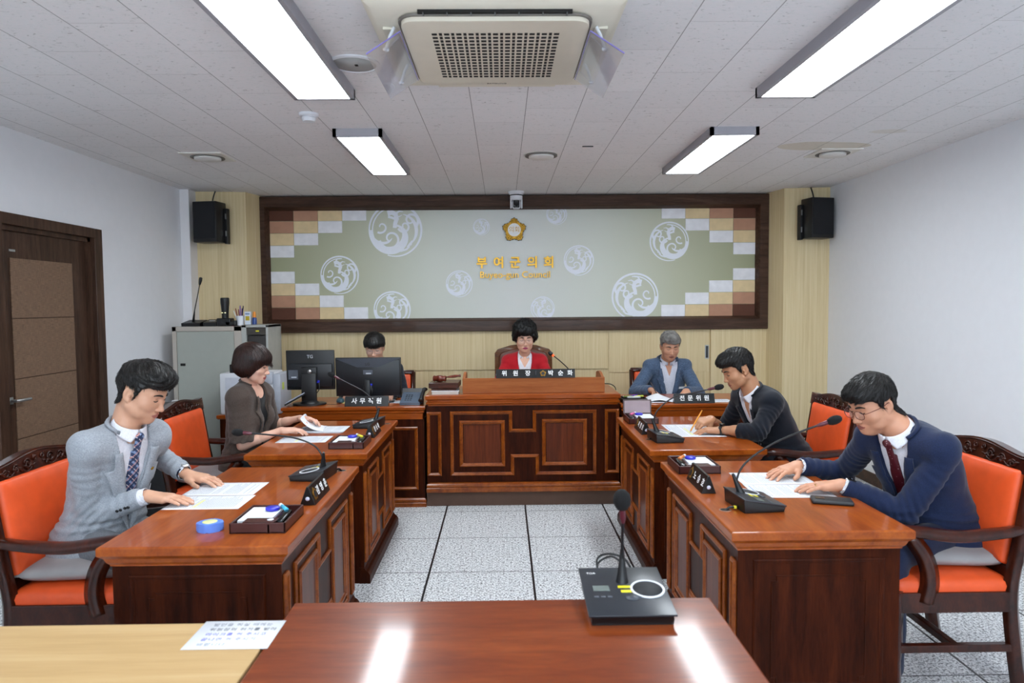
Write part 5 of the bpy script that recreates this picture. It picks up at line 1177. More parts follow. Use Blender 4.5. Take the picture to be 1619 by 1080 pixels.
    bm = bmesh.new(); bb(bm, -0.115, 0.115, 0.34, 0.36, 0, 1.395); bb(bm, -0.115, -0.075, 0, 0.35, 0, 1.395, bev=0.002); bb(bm, 0.095, 0.115, 0, 0.35, 0, 1.395, bev=0.002); bb(bm, -0.115, 0.115, 0, 0.35, 1.375, 1.395); bb(bm, -0.115, 0.115, 0, 0.35, 0.0, 0.05)
    link_bm('carcass', bm, plain('cabinet_pale', '#a8a9a4', 0.4), t)
    bm = bmesh.new(); bb(bm, -0.072, 0.092, 0.008, 0.018, 1.31, 1.372); link_bm('top_band', bm, plain('band_dark', '#3b3630', 0.5), t)
    bm = bmesh.new(); bb(bm, -0.072, 0.092, 0.02, 0.026, 0.06, 1.30); link_bm('glass_door', bm, plain('smoked_glass', '#241f1b', 0.08, coat=0.3), t)
    bm = bmesh.new(); bx(bm, (0.02, 0.006, 1.342), (0.028, 0.002, 0.010)); link_bm('yellow_tag', bm, M_YELLOW, t)
    zt = 1.385
    t = thing('microphone_set', 'spare black microphone unit with tall straight gooseneck on the steel cabinet', 'microphone', (-2.74, 6.25, zt))
    bm = bmesh.new(); M = Matrix(((0, 0, 1, 0), (1, 0, 0, 0), (0, 1, 0, 0), (0, 0, 0, 1)))
    prism(bm, [(-0.08, 0), (0.08, 0), (0.085, 0.055), (-0.085, 0.03)], -0.07, 0.09, M, bev=0.003); link_bm('base', bm, M_BLACK, t)
    bm = bmesh.new(); tube(bm, [(0.0, 0.0, 0.04), (0.015, 0, 0.14), (0.045, 0, 0.27), (0.07, 0, 0.385)], [0.012, 0.0045, 0.0045, 0.0045], 8); link_bm('gooseneck', bm, M_BLACK, t)
    bm = bmesh.new(); lathe(bm, [(0.008, -0.02), (0.012, 0.0), (0.015, 0.02), (0.013, 0.045), (0, 0.05)], c=(0.07, 0, 0.385), axis=Euler((0, 0.2, 0)).to_matrix(), n=16); link_bm('windscreen', bm, M_BLACK, t, smooth=40)
    t = thing('black_device', 'flat black device lying in the middle of the steel cabinet top', 'device', (-2.57, 6.27, zt), 0.1)
    bm = bmesh.new(); prism(bm, [(-0.08, 0), (0.08, 0), (0.085, 0.058), (-0.085, 0.035)], -0.065, 0.045, M, bev=0.004); link_bm('device_body', bm, M_BLACK, t)
    bm = bmesh.new(); bx(bm, (0.0, -0.03, 0.048), (0.05, 0.01, 0.004)); link_bm('white_strip', bm, M_WHITEP, t)
    t = thing('upright_torch', 'tall black upright lantern torch on the steel cabinet', 'torch', (-2.445, 6.22, zt))
    bm = bmesh.new(); bx(bm, (0, 0, 0.035), (0.12, 0.10, 0.07), bev=0.008); bx(bm, (0.06, 0, 0.025), (0.10, 0.10, 0.05), bev=0.012); link_bm('charging_base', bm, M_BLACK, t)
    bm = bmesh.new(); lathe(bm, [(0.028, 0.07), (0.030, 0.12), (0.034, 0.17), (0.038, 0.205), (0.038, 0.243), (0.032, 0.25), (0, 0.25)], n=24); link_bm('torch_body', bm, M_BLACK, t, smooth=40)
    bm = bmesh.new()
    for s in (-1, 1): bx(bm, (s*0.013, -0.033, 0.118), (0.012, 0.004, 0.006))
    link_bm('indicator', bm, emit('indicator_pale', '#e8e8b0', 1.2), t)
    t = thing('pen_cup', 'small white cup holding pens on the cabinets', 'cup', (-2.318, 6.23, 1.390))
    bm = bmesh.new(); lathe(bm, [(0, 0.0), (0.030, 0.0), (0.033, 0.085), (0.030, 0.085), (0.028, 0.006), (0, 0.006)], n=28); link_bm('cup_wall', bm, M_WHITEP, t, smooth=40)
    for i, (hexc, dx, h, nm) in enumerate((('#d8d8d4', -0.052, 0.13, 'white'), ('#7a2a2a', -0.036, 0.150, 'dark red'), ('#6a3a9c', 0.002, 0.175, 'violet'), ('#1a1030', 0.028, 0.172, 'black'), ('#8c2f4a', -0.018, 0.142, 'crimson'), ('#5b2f8a', 0.012, 0.15, 'purple'))):
        pen('%s pen standing in the white cup on the cabinets' % nm, (-2.318+dx*0.25, 6.23+0.004*(i-2), 1.400), (-2.318+dx, 6.23+0.006*(i-2), 1.390+h), hexc, 'pen', 'pens in the white cup', 0.0045)
    t = thing('picture_box', 'small white box with a yellow picture beside the pen cup', 'box', (-2.245, 6.22, 1.397), 0.0)
    bm = bmesh.new(); bx(bm, (0, 0, 0.057), (0.052, 0.03, 0.115), bev=0.001); link_bm('carton', bm, plain('box_pale', '#d5dbe6', 0.5), t)
    bm = bmesh.new(); bx(bm, (0.0, -0.0155, 0.055), (0.036, 0.001, 0.038)); link_bm('printed_picture', bm, plain('picture_yellow', '#b8a020', 0.6), t)
    bm = bmesh.new(); bx(bm, (0.0, -0.0155, 0.094), (0.038, 0.001, 0.010)); link_bm('printed_stripe', bm, plain('stripe_blue', '#54749c', 0.6), t)
    t = thing('glue_bottle', 'blue glue bottle with orange cap at the right end of the cabinets', 'bottle', (-2.19, 6.22, 1.397))
    bm = bmesh.new(); lathe(bm, [(0, 0), (0.020, 0.001), (0.021, 0.02), (0.020, 0.055), (0.015, 0.062), (0, 0.062)], n=24); link_bm('bottle_body', bm, plain('bottle_blue', '#22407e', 0.3), t, smooth=40)
    bm = bmesh.new(); lathe(bm, [(0.014, 0.062), (0.014, 0.09), (0.009, 0.112), (0, 0.115)], n=20); link_bm('cap', bm, plain('cap_orange', '#e0861c', 0.4), t, smooth=40)
    bm = bmesh.new(); bx(bm, (0, 0, 0.015), (0.035, 0.03, 0.03), bev=0.006, seg=3); tag(link_bm('eraser', bm, plain('eraser_pink', '#d85a8e', 0.5), loc=(-2.365, 6.19, zt)), 'small pink eraser block in front of the pen cup', 'eraser')
    # ---- printer on its cabinet
    t = thing('printer_cabinet', 'reddish wooden cabinet under the white printer', 'cabinet', (-2.07, 5.78, 0))
    bm = bmesh.new(); bb(bm, -0.28, 0.345, 0.02, 0.31, 0.0, 0.640, bev=0.002); link_bm('carcass', bm, M_WOOD, t)
    bm = bmesh.new(); ring_loft(bm, -0.30, 0.36, 0.0, 0.335, [(0.01, 0.625), (0, 0.635), (0, 0.655), (0.004, 0.66)]); link_bm('cabinet_top', bm, M_WOODTOPX, t)
    bm = bmesh.new(); moulding(bm, [(0.05, 0.33), (0.30, 0.33), (0.30, 0.59), (0.05, 0.59)], (-0.28, 0.02, 0), (1, 0, 0), (0, 0, 1), (0, -1, 0), 0.02, 0.008); moulding(bm, [(0.05, 0.05), (0.30, 0.05), (0.30, 0.30), (0.05, 0.30)], (-0.28, 0.02, 0), (1, 0, 0), (0, 0, 1), (0, -1, 0), 0.02, 0.008)
    link_bm('door_moulding', bm, M_MOULD, t)
    t = thing('printer', 'white multifunction printer behind the person in the brown jacket', 'printer', (-2.08, 5.80, 0.661))
    bm = bmesh.new(); bb(bm, -0.265, 0.17, 0.0, 0.30, 0.0, 0.345, bev=0.015); link_bm('body', bm, M_WHITEP, t, smooth=40)
    bm = bmesh.new(); bb(bm, -0.215, 0.10, -0.004, 0.01, 0.03, 0.31, bev=0.002); link_bm('front_panel', bm, plain('printer_panel', '#c9ccd6', 0.45), t)
    bm = bmesh.new(); bb(bm, 0.172, 0.235, 0.01, 0.31, 0.0, 0.335, bev=0.012); bb(bm, 0.10, 0.172, -0.01, 0.05, 0.25, 0.352, bev=0.01); link_bm('side_unit', bm, plain('printer_side', '#b4b8c2', 0.45), t, smooth=40)
    bm = bmesh.new(); bb(bm, 0.10, 0.128, -0.016, 0.0, 0.155, 0.215, bev=0.002); bb(bm, 0.09, 0.125, -0.012, 0.0, 0.02, 0.10, bev=0.002); link_bm('dark_port', bm, M_BLACK, t)
    bm = bmesh.new(); bb(bm, 0.236, 0.2375, 0.05, 0.10, 0.20, 0.26); link_bm('yellow_sticker', bm, plain('sticker_lime', '#c9d86a', 0.6), t)
    bm = bmesh.new(); bb(bm, -0.19, -0.12, 0.03, 0.08, 0.345, 0.415, bev=0.004); tag(link_bm('black_box', bm, M_BLACK, loc=(-2.08, 5.80, 0.661)), 'small black box standing on the white printer beside brown hair', 'box')
    # ---- stacked dark folders leaning between printer and monitors
    t = thing('leaning_folder', 'dark blue-grey folder leaning between the printer and the left monitor', 'folder', (-1.60, 5.46, 0.781), 0.1)
    bm = bmesh.new(); bx(bm, (-0.02, 0, 0.052), (0.16, 0.14, 0.012), rot=Euler((0, -0.5, 0)).to_matrix(), bev=0.002); link_bm('folder_cover', bm, M_BLACK, t)
    bm = bmesh.new(); bx(bm, (-0.02, -0.0, 0.062), (0.15, 0.13, 0.006), rot=Euler((0, -0.5, 0)).to_matrix()); link_bm('pages', bm, plain('page_blue', '#a9aec0', 0.7), t)
    # ---- black paper shredder behind the rear left chair
    t = thing('shredder', 'tall black cabinet-like shredder with a white cord near the left wall', 'shredder', (-2.42, 5.02, 0))
    bm = bmesh.new(); bx(bm, (0, 0, 0.36), (0.34, 0.30, 0.72), bev=0.012); link_bm('bin', bm, plain('bin_black', '#121418', 0.35), t, smooth=40)
    bm = bmesh.new(); bx(bm, (0, 0, 0.79), (0.36, 0.32, 0.14), bev=0.03, seg=3); link_bm('cutter_head', bm, M_BLACK, t, smooth=40)
    bm = bmesh.new(); bx(bm, (0.06, -0.151, 0.55), (0.075, 0.003, 0.022)); link_bm('silver_badge', bm, M_SILVER, t)
    bm = bmesh.new(); bx(bm, (0.08, -0.02, 0.875), (0.035, 0.03, 0.035), bev=0.003); link_bm('white_plug', bm, M_WHITEP, t)
    bm = bmesh.new(); tube(bm, catmull([(-0.04, -0.10, 0.87), (0.0, -0.14, 0.90), (0.05, -0.17, 0.86), (0.09, -0.175, 0.78), (0.11, -0.17, 0.70)]), 0.006, 8); link_bm('white_cord', bm, M_WHITEP, t)
    # cushions on two armchairs
    for lab, x, y, rz in (('light grey flat cushion on the orange seat of the front left armchair', -1.685, 2.90, 0.1), ('light grey flat cushion on the orange seat of the front right armchair', 1.80, 2.93, -0.1), ('light grey flat cushion on the orange seat of the rear left armchair', -1.75, 4.38, 0.0)):
        t = thing('seat_cushion', lab, 'cushion', (x, y, 0.487), rz, 'grey seat cushions')
        bm = bmesh.new(); n = 16; rows = []
        for i in range(n+1):
            for sgn in (0,):
                pass
        def prof(u, v): return 0.036*(max(0, (1-u**4))*max(0, (1-v**4)))**0.45
        top = [[bm.verts.new(((i/n-0.5)*0.46, (j/n-0.5)*0.43, 0.036+prof(2*i/n-1, 2*j/n-1)*0.9)) for j in range(n+1)] for i in range(n+1)]
        bot = [[top[i][j] if i in (0, n) or j in (0, n) else bm.verts.new(((i/n-0.5)*0.46, (j/n-0.5)*0.43, max(0.0, 0.036-prof(2*i/n-1, 2*j/n-1)*1.2))) for j in range(n+1)] for i in range(n+1)]
        for i in range(n):
            for j in range(n):
                bm.faces.new((top[i][j], top[i+1][j], top[i+1][j+1], top[i][j+1])); bm.faces.new((bot[i][j+1], bot[i+1][j+1], bot[i+1][j], bot[i][j]))
        link_bm('cushion_cover', bm, plain('cushion_grey', '#9a9696', 0.85, bump=0.2, bscale=400), t, smooth=True)
# ------------------------------------------------------------------ implicit surface modelling (numpy) for bodies, heads, hands and clothes
class Vol:
    def __init__(s, lo, hi, h):
        s.lo = np.array(lo, np.float32); s.h = float(h)
        s.n = np.maximum(4, np.ceil((np.array(hi) - np.array(lo)) / h).astype(int) + 1)
        s.f = np.full(s.n, 1.0, np.float32)
        s.ax = [s.lo[i] + np.arange(s.n[i], dtype=np.float32) * h for i in range(3)]
    def sl(s, lo, hi):
        r = []
        for i in range(3):
            a = int(np.floor((lo[i] - s.lo[i]) / s.h)); b = int(np.ceil((hi[i] - s.lo[i]) / s.h)) + 1
            a = max(a, 0); b = min(b, int(s.n[i]))
            if b - a < 1: return None
            r.append(slice(a, b))
        return tuple(r)
    def grid(s, S):
        return np.meshgrid(s.ax[0][S[0]], s.ax[1][S[1]], s.ax[2][S[2]], indexing='ij', sparse=True)
    def add(s, prim, k=0.012):
        lo, hi, fn = prim; pad = k + 3*s.h; S = s.sl(lo - pad, hi + pad)
        if S is None: return s
        d = fn(*s.grid(S)).astype(np.float32); a = s.f[S]
        hh = np.clip(0.5 + 0.5*(a - d)/k, 0, 1); s.f[S] = a*(1-hh) + d*hh - k*hh*(1-hh); return s
    def sub(s, prim, k=0.006):
        lo, hi, fn = prim; pad = k + 3*s.h; S = s.sl(lo - pad, hi + pad)
        if S is None: return s
        d = -fn(*s.grid(S)).astype(np.float32); a = s.f[S]
        hh = np.clip(0.5 - 0.5*(a - d)/k, 0, 1); s.f[S] = a*(1-hh) + d*hh + k*hh*(1-hh); return s
    def full(s): return s.grid((slice(None),)*3)
    def cut(s, fn):            # keep where fn < 0
        s.f = np.maximum(s.f, fn(*s.full()).astype(np.float32)); return s
    def displace(s, fn, band=0.03):
        m = np.abs(s.f) < band; I, J, K = np.nonzero(m)
        s.f[m] += fn(s.ax[0][I], s.ax[1][J], s.ax[2][K]).astype(np.float32); return s
    def tri(s, P):
        q = (P - s.lo)/s.h; q = np.clip(q, 0, s.n-1.001); i = np.minimum(q.astype(int), s.n-2); t = q-i; r = 0
        for a in (0, 1):
            for b in (0, 1):
                for c in (0, 1):
                    w_ = (t[:, 0] if a else 1-t[:, 0])*(t[:, 1] if b else 1-t[:, 1])*(t[:, 2] if c else 1-t[:, 2]); r = r + w_*s.f[i[:, 0]+a, i[:, 1]+b, i[:, 2]+c]
        return r
    def grad(s, P, e=0.004):
        G = np.stack([s.tri(P+d) - s.tri(P-d) for d in (np.array([e, 0, 0]), np.array([0, e, 0]), np.array([0, 0, e]))], 1)
        return G/np.maximum(np.linalg.norm(G, axis=1), 1e-9)[:, None]
    def clone(s):
        v = Vol(s.lo, s.lo+3*s.h, s.h); v.n = s.n.copy(); v.ax = s.ax; v.f = s.f.copy(); return v
    def at(s, p):
        q = [min(max(int(round((p[i]-s.lo[i])/s.h)), 0), int(s.n[i])-1) for i in range(3)]; return float(s.f[q[0], q[1], q[2]])
    def march(s, p, d, L=0.35):
        """first surface point going from p along d"""
        p, d = np.array(p, float), np.array(d, float); d = d/np.linalg.norm(d); t = 0
        while t < L:
            a = s.at(p+d*t)
            if a < 0: return p+d*(t+a*0.5)
            t += s.h*0.5
        return p+d*L*0.5
    def mesh(s, smooth=1):
        f = s.f.copy(); f[0] = f[-1] = 1; f[:, 0] = f[:, -1] = 1; f[:, :, 0] = f[:, :, -1] = 1
        ins = f < 0; nx, ny, nz = f.shape
        c = np.zeros((nx-1, ny-1, nz-1), np.int8)
        for a in (0, 1):
            for b in (0, 1):
                for d in (0, 1): c += ins[a:nx-1+a, b:ny-1+b, d:nz-1+d]
        act = (c > 0) & (c < 8); idx = np.argwhere(act); m = len(idx)
        if m == 0: return np.zeros((0, 3)), np.zeros((0, 4), int)
        vid = np.full(act.shape, -1, np.int32); vid[act] = np.arange(m)
        pos = np.zeros((m, 3), np.float64); cnt = np.zeros(m)
        I, J, K = idx.T
        corners = [(a, b, d) for a in (0, 1) for b in (0, 1) for d in (0, 1)]
        val = {q: f[I+q[0], J+q[1], K+q[2]] for q in corners}
        for q in corners:
            for ax in range(3):
                if q[ax] == 0:
                    r = list(q); r[ax] = 1; r = tuple(r); a, b = val[q], val[r]; cr = (a < 0) != (b < 0)
                    t = np.where(cr, a/np.where(np.abs(a-b) < 1e-9, 1, a-b), 0)
                    p = np.zeros((m, 3)); p[:] = q; p[:, ax] = t
                    pos += p*cr[:, None]; cnt += cr
        P = (idx + pos/cnt[:, None])
        quads = []
        for ax in range(3):
            o = [1, 1, 1]; o[ax] = 0
            A = ins[tuple(slice(o[i], f.shape[i]-1) if i != ax else slice(0, f.shape[i]-1) for i in range(3))]
            B = ins[tuple(slice(o[i], f.shape[i]-1) if i != ax else slice(1, f.shape[i]) for i in range(3))]
            E_ = np.argwhere(A != B); sgn = A[tuple(E_.T)]
            E2 = E_ + np.array(o); u, w_ = [(1, 2), (2, 0), (0, 1)][ax]
            def cell(du, dw):
                q = E2.copy(); q[:, u] -= du; q[:, w_] -= dw; return vid[q[:, 0], q[:, 1], q[:, 2]]
            Q = np.stack([cell(1, 1), cell(0, 1), cell(0, 0), cell(1, 0)], 1)
            Q[~sgn] = Q[~sgn][:, ::-1]; quads.append(Q)
        F = np.concatenate(quads); F = F[(F >= 0).all(1)]
        V = s.lo + P*s.h
        for _ in range(smooth):
            acc = np.zeros_like(V); n = np.zeros(len(V))
            for a, b in ((0, 1), (1, 2), (2, 3), (3, 0)):
                np.add.at(acc, F[:, a], V[F[:, b]]); np.add.at(n, F[:, a], 1)
                np.add.at(acc, F[:, b], V[F[:, a]]); np.add.at(n, F[:, b], 1)
            V = V*0.5 + 0.5*acc/np.maximum(n, 1)[:, None]
        return V, F

def _v(p): return np.array(p, np.float64)
def p_cap(a, b, ra, rb=None, flat=None, fdir=None):
    """tapered capsule a->b; flat scales the width along fdir"""
    a, b = _v(a), _v(b); rb = ra if rb is None else rb; d = b-a; L2 = max(float(d @ d), 1e-12)
    R = max(ra, rb)*max(1.0, flat or 1.0)
    fd = None
    if flat: fd = _v(fdir); fd = fd/np.linalg.norm(fd)
    def fn(X, Y, Z):
        x, y, z = X-a[0], Y-a[1], Z-a[2]
        t = np.clip((x*d[0]+y*d[1]+z*d[2])/L2, 0, 1); qx, qy, qz = x-t*d[0], y-t*d[1], z-t*d[2]
        q2 = qx*qx+qy*qy+qz*qz
        if fd is not None:
            s_ = qx*fd[0]+qy*fd[1]+qz*fd[2]; q2 = q2 - s_*s_ + (s_/flat)**2
        return np.sqrt(np.maximum(q2, 0)) - (ra+(rb-ra)*t)
    return np.minimum(a, b)-R, np.maximum(a, b)+R, fn
def p_ell(c, r, rot=None):
    """ellipsoid; rot is a 3x3 whose columns are the ellipsoid axes"""
    c, r = _v(c), _v(r); Rm = np.eye(3) if rot is None else np.array(rot); ext = np.abs(Rm) @ r
    def fn(X, Y, Z):
        x, y, z = X-c[0], Y-c[1], Z-c[2]
        u = (x*Rm[0, 0]+y*Rm[1, 0]+z*Rm[2, 0])/r[0]; v = (x*Rm[0, 1]+y*Rm[1, 1]+z*Rm[2, 1])/r[1]; w_ = (x*Rm[0, 2]+y*Rm[1, 2]+z*Rm[2, 2])/r[2]
        k0 = np.sqrt(u*u+v*v+w_*w_); k1 = np.sqrt((u/r[0])**2+(v/r[1])**2+(w_/r[2])**2)
        return k0*(k0-1)/np.maximum(k1, 1e-6)
    return c-ext, c+ext, fn
def p_box(c, half, rot=None, rnd=0.0):
    c, hf = _v(c), _v(half); Rm = np.eye(3) if rot is None else np.array(rot); ext = np.abs(Rm) @ hf
    def fn(X, Y, Z):
        x, y, z = X-c[0], Y-c[1], Z-c[2]
        q = [np.abs(x*Rm[0, i]+y*Rm[1, i]+z*Rm[2, i]) - hf[i] + rnd for i in range(3)]
        o = np.sqrt(sum(np.maximum(t, 0)**2 for t in q)); return o + np.minimum(np.maximum(np.maximum(q[0], q[1]), q[2]), 0) - rnd
    return c-ext, c+ext, fn
def p_clip(prim, P, n):
    """keep the side of the plane opposite to n"""
    lo, hi, fn = prim; P, n = _v(P), _v(n); n = n/np.linalg.norm(n)
    return lo, hi, lambda X, Y, Z: np.maximum(fn(X, Y, Z), (X-P[0])*n[0]+(Y-P[1])*n[1]+(Z-P[2])*n[2])

def wob(seed, scale, n=7):
    """cheap smooth noise in about -1..1 from warped sines"""
    r = np.random.RandomState(seed); D = r.normal(size=(n, 3)); D /= np.linalg.norm(D, axis=1)[:, None]; ph = r.rand(n)*6.28; fr = scale*(0.6+r.rand(n)*0.9)
    def fn(X, Y, Z):
        s = 0
        for i in range(n): s = s + np.sin((X*D[i, 0]+Y*D[i, 1]+Z*D[i, 2])*fr[i] + ph[i] + 1.3*np.sin((X*D[i-1, 0]+Y*D[i-1, 1]+Z*D[i-1, 2])*fr[i]*0.5))
        return s/(n*0.6)
    return fn

def np_mesh(name, V, F, mats, parent=None, mi=None, smooth=True):
    me = bpy.data.meshes.new(name); me.vertices.add(len(V)); me.vertices.foreach_set('co', np.asarray(V, np.float32).ravel())
    me.loops.add(len(F)*4); me.loops.foreach_set('vertex_index', np.asarray(F, np.int32).ravel())
    me.polygons.add(len(F)); me.polygons.foreach_set('loop_start', np.arange(0, len(F)*4, 4, dtype=np.int32))
    try: me.polygons.foreach_set('loop_total', np.full(len(F), 4, np.int32))
    except Exception: pass
    for m in (mats if isinstance(mats, (list, tuple)) else [mats]): me.materials.append(m)
    if mi is not None: me.polygons.foreach_set('material_index', np.asarray(mi, np.int32))
    me.polygons.foreach_set('use_smooth', np.ones(len(F), bool) if smooth else np.zeros(len(F), bool))
    me.update(calc_edges=True); me.validate()
    o = bpy.data.objects.new(name, me); COL.objects.link(o)
    if parent is not None: o.parent = parent
    return o

def xf(V, M):      # 4x4 mathutils or numpy on Nx3
    A = np.array(M); return V @ A[:3, :3].T + A[:3, 3]
def merge(parts):
    Vs, Fs, Ms = [], [], []; n = 0
    for V, F, m in parts:
        Vs.append(V); Fs.append(F+n); Ms.append(m if not np.isscalar(m) else np.full(len(F), m)); n += len(V)
    return np.concatenate(Vs), np.concatenate(Fs), np.concatenate(Ms)

# ------------------------------------------------------------------ head, in its own frame: eyes at z=0, face toward +Y
def head_volume(P):
    """P: jaw (width factor), fat, neck point in head frame, neck radius, female"""
    j = P.get('jaw', 1.0); fat = P.get('fat', 0.0); h = P.get('res', 0.0028)
    nk = _v(P['neck']); nr = P.get('neck_r', 0.056)
    lo = np.minimum(_v((-0.10, -0.125, -0.15)), nk-0.08); hi = np.maximum(_v((0.10, 0.13, 0.135)), nk+0.08)
    v = Vol(lo, hi, h)
    v.add(p_ell((0, -0.014, 0.034), (0.0745, 0.094, 0.086)), 0.01)
    v.add(p_ell((0, 0.022, 0.012), (0.066, 0.066, 0.07)), 0.02)
    v.add(p_ell((0, 0.026, -0.035), (0.057*j+fat*0.5, 0.060, 0.070)), 0.025)
    for s in (-1, 1):
        v.add(p_ell((s*0.038, 0.050, -0.032), (0.026+fat, 0.026, 0.024)), 0.032)
        v.add(p_cap((s*0.053*j, -0.002, -0.058), (s*0.016, 0.062, -0.097), 0.018+fat, 0.014), 0.030)
        v.add(p_ell((s*0.040*j, 0.030, -0.072), (0.020+fat, 0.03, 0.022)), 0.02)
    v.add(p_ell((0, 0.069, -0.099), (0.018*j, 0.016, 0.014)), 0.014)
    if fat > 0: v.add(p_ell((0, 0.03, -0.105), (0.035, 0.035, 0.022+fat)), 0.02)
    # neck
    v.add(p_cap((0, -0.030, -0.050), tuple(nk), nr*0.93, nr*1.05), 0.022)
    # brow, sockets, lids
    for s in (-1, 1):
        v.add(p_cap((s*0.010, 0.0815, 0.017), (s*0.044, 0.066, 0.018), 0.009, 0.007), 0.012)
        v.sub(p_ell((s*0.031, 0.094, -0.001), (0.0165, 0.014, 0.0095)), 0.010)
        v.add(p_ell((s*0.0305, 0.0695, -0.001), (0.0150, 0.0128, 0.0112)), 0.004)
    # nose
    nw = P.get('nose', 1.0)
    v.add(p_cap((0, 0.082, 0.006), (0, 0.099, -0.036), 0.0065, 0.0095*nw), 0.009)
    v.add(p_ell((0, 0.1015, -0.040), (0.0115*nw, 0.0105, 0.0088)), 0.006)
    for s in (-1, 1):
        v.add(p_ell((s*0.0125*nw, 0.0925, -0.044), (0.0075, 0.0095, 0.0068)), 0.005)
        v.sub(p_ell((s*0.0065*nw, 0.0985, -0.0515), (0.0032, 0.005, 0.0030)), 0.003)
    # muzzle and lips
    v.add(p_ell((0, 0.070, -0.071), (0.029, 0.021, 0.023)), 0.014)
    v.add(p_ell((0, 0.0865, -0.0655), (0.0215, 0.0075, 0.0046)), 0.0035)
    v.add(p_ell((0, 0.0860, -0.0760), (0.0185, 0.0075, 0.0056)), 0.0035)
    v.sub(p_cap((-0.021, 0.0925, -0.0715), (0.021, 0.0925, -0.0715), 0.0022), 0.002)
    if P.get('open_mouth'): v.sub(p_ell((0, 0.095, -0.0715), (0.013, 0.010, 0.0042)), 0.002)
    base = v.f.copy()
    for s in (-1, 1):     # ears
        Rz = np.array(Euler((0.12, 0, s*0.35)).to_matrix())
        v.add(p_ell((s*0.0745, -0.016, -0.010), (0.0085, 0.0185, 0.0310), Rz), 0.006)
        v.sub(p_ell((s*0.0835, -0.010, -0.008), (0.0065, 0.0105, 0.0200), Rz), 0.004)
        v.add(p_ell((s*0.0740, -0.006, -0.034), (0.0070, 0.0085, 0.0100)), 0.004)
        v.add(p_ell((s*0.0785, -0.003, -0.012), (0.0035, 0.004, 0.006)), 0.003)
    return v, base

def head_mesh(P):
    v, base = head_volume(P); V, F = v.mesh(1); c = V[F].mean(1); mi = np.zeros(len(F), int)
    e = ((c[:, 0]/0.0235)**2 + ((c[:, 2]+0.0712)/0.0118)**2) < 1
    taper = np.abs(c[:, 2]+0.0712) < 0.0115*(1-np.abs(c[:, 0])/0.026)**0.6 if False else np.abs(c[:, 2]+0.0712) < 0.0112*np.sqrt(np.clip(1-np.abs(c[:, 0])/0.0245, 0, 1))
    mi[e & taper & (c[:, 1] > 0.074)] = 1
    def front(x, z, lift=0.0):
        i = int(round((x-v.lo[0])/v.h)); k = int(round((z-v.lo[2])/v.h)); col = v.f[i, :, k]
        js = np.where(col < 0)[0]
        if len(js) == 0: return 0.07
        j = js[-1]; a, b = col[j], col[min(j+1, len(col)-1)]
        return float(v.ax[1][j] + v.h*a/(a-b) + lift)
    return v, base, V, F, mi, front

def hair_mesh(v, base, P):
    """P['hair']: dict style; returns V, F"""
    S = P['hair']; X, Y, Z = v.full(); st = S['style']
    lo = v.lo - 0.03; hi = v.lo + v.n*v.h + 0.03; hi[2] += 0.02; h = S.get('res', 0.0034)
    g = Vol(lo, hi, h); GX, GY, GZ = g.full()
    # resample the skin field onto the bigger grid (nearest is enough for an offset shell)
    ii = [np.clip(np.round((g.ax[i]-v.lo[i])/v.h).astype(int), 0, v.n[i]-1) for i in range(3)]
    skin = base[np.ix_(*ii)].copy()
    for i in range(3):
        out = (g.ax[i] < v.ax[i][0]-1e-6) | (g.ax[i] > v.ax[i][-1]+1e-6); sl = [slice(None)]*3; sl[i] = out; skin[tuple(sl)] += 0.05
    off = S.get('offset', 0.007); g.f = (skin - (0.0025 + (off-0.0025)*np.clip((GZ+0.045)/0.08, 0, 1))).astype(np.float32)
    for c, r, k in S.get('blobs', []): g.add(p_ell(c, r), k)
    hx = np.array(S['line_y']); hz = np.array(S['line_z'])
    zl = np.interp(GY, hx, hz)                                   # lower limit of the hair as a function of depth
    ax_ = np.abs(GX)
    if 'temple' in S: zl = zl + np.where(GY > 0.0, S['temple']*np.clip((ax_-0.030)/0.03, 0, 1)*0, 0)
    wn = wob(S.get('seed', 3), 60.0)
    g.f = np.maximum(g.f, (zl - GZ + 0.004*wn(GX, GY, GZ)).astype(np.float32))
    if 'face' in S:
        c, r = S['face']; g.sub(p_ell(c, r), 0.006)
    # strands: grooves that follow the combing direction
    A = S.get('amp', 0.0022); fr = S.get('freq', 320.0); sd = S.get('seed', 3); w2 = wob(sd+5, 26.0); w3 = wob(sd+9, 190.0, 9); w4 = wob(sd+11, 80.0, 7)
    def strands(x, y, z):
        cb = S.get('comb')
        if cb == 'curly': return A*w3(x, y, z) + A*1.2*w4(x, y, z)
        if cb == 'down': u = np.arctan2(x, y+1e-6)*0.11 + 0.006*w2(x, y, z)
        else:
            c = S.get('dir', (0.9, 0.25, 0.35)); u = x*c[0] + y*c[1] + z*c[2] + 0.008*w2(x, y, z)
        return A*(0.6*np.sin(u*fr) + 0.4*np.sin(u*fr*2.3+1.0)) + S.get('lump', 0.0035)*w2(x*2.6, y*2.6, z*2.6)
    g.displace(strands, 0.02)
    g.f = np.maximum(g.f, -(skin + 0.012).astype(np.float32))     # hollow: leave the inside of the skull out
    V, F = g.mesh(1)
    return V, F, g

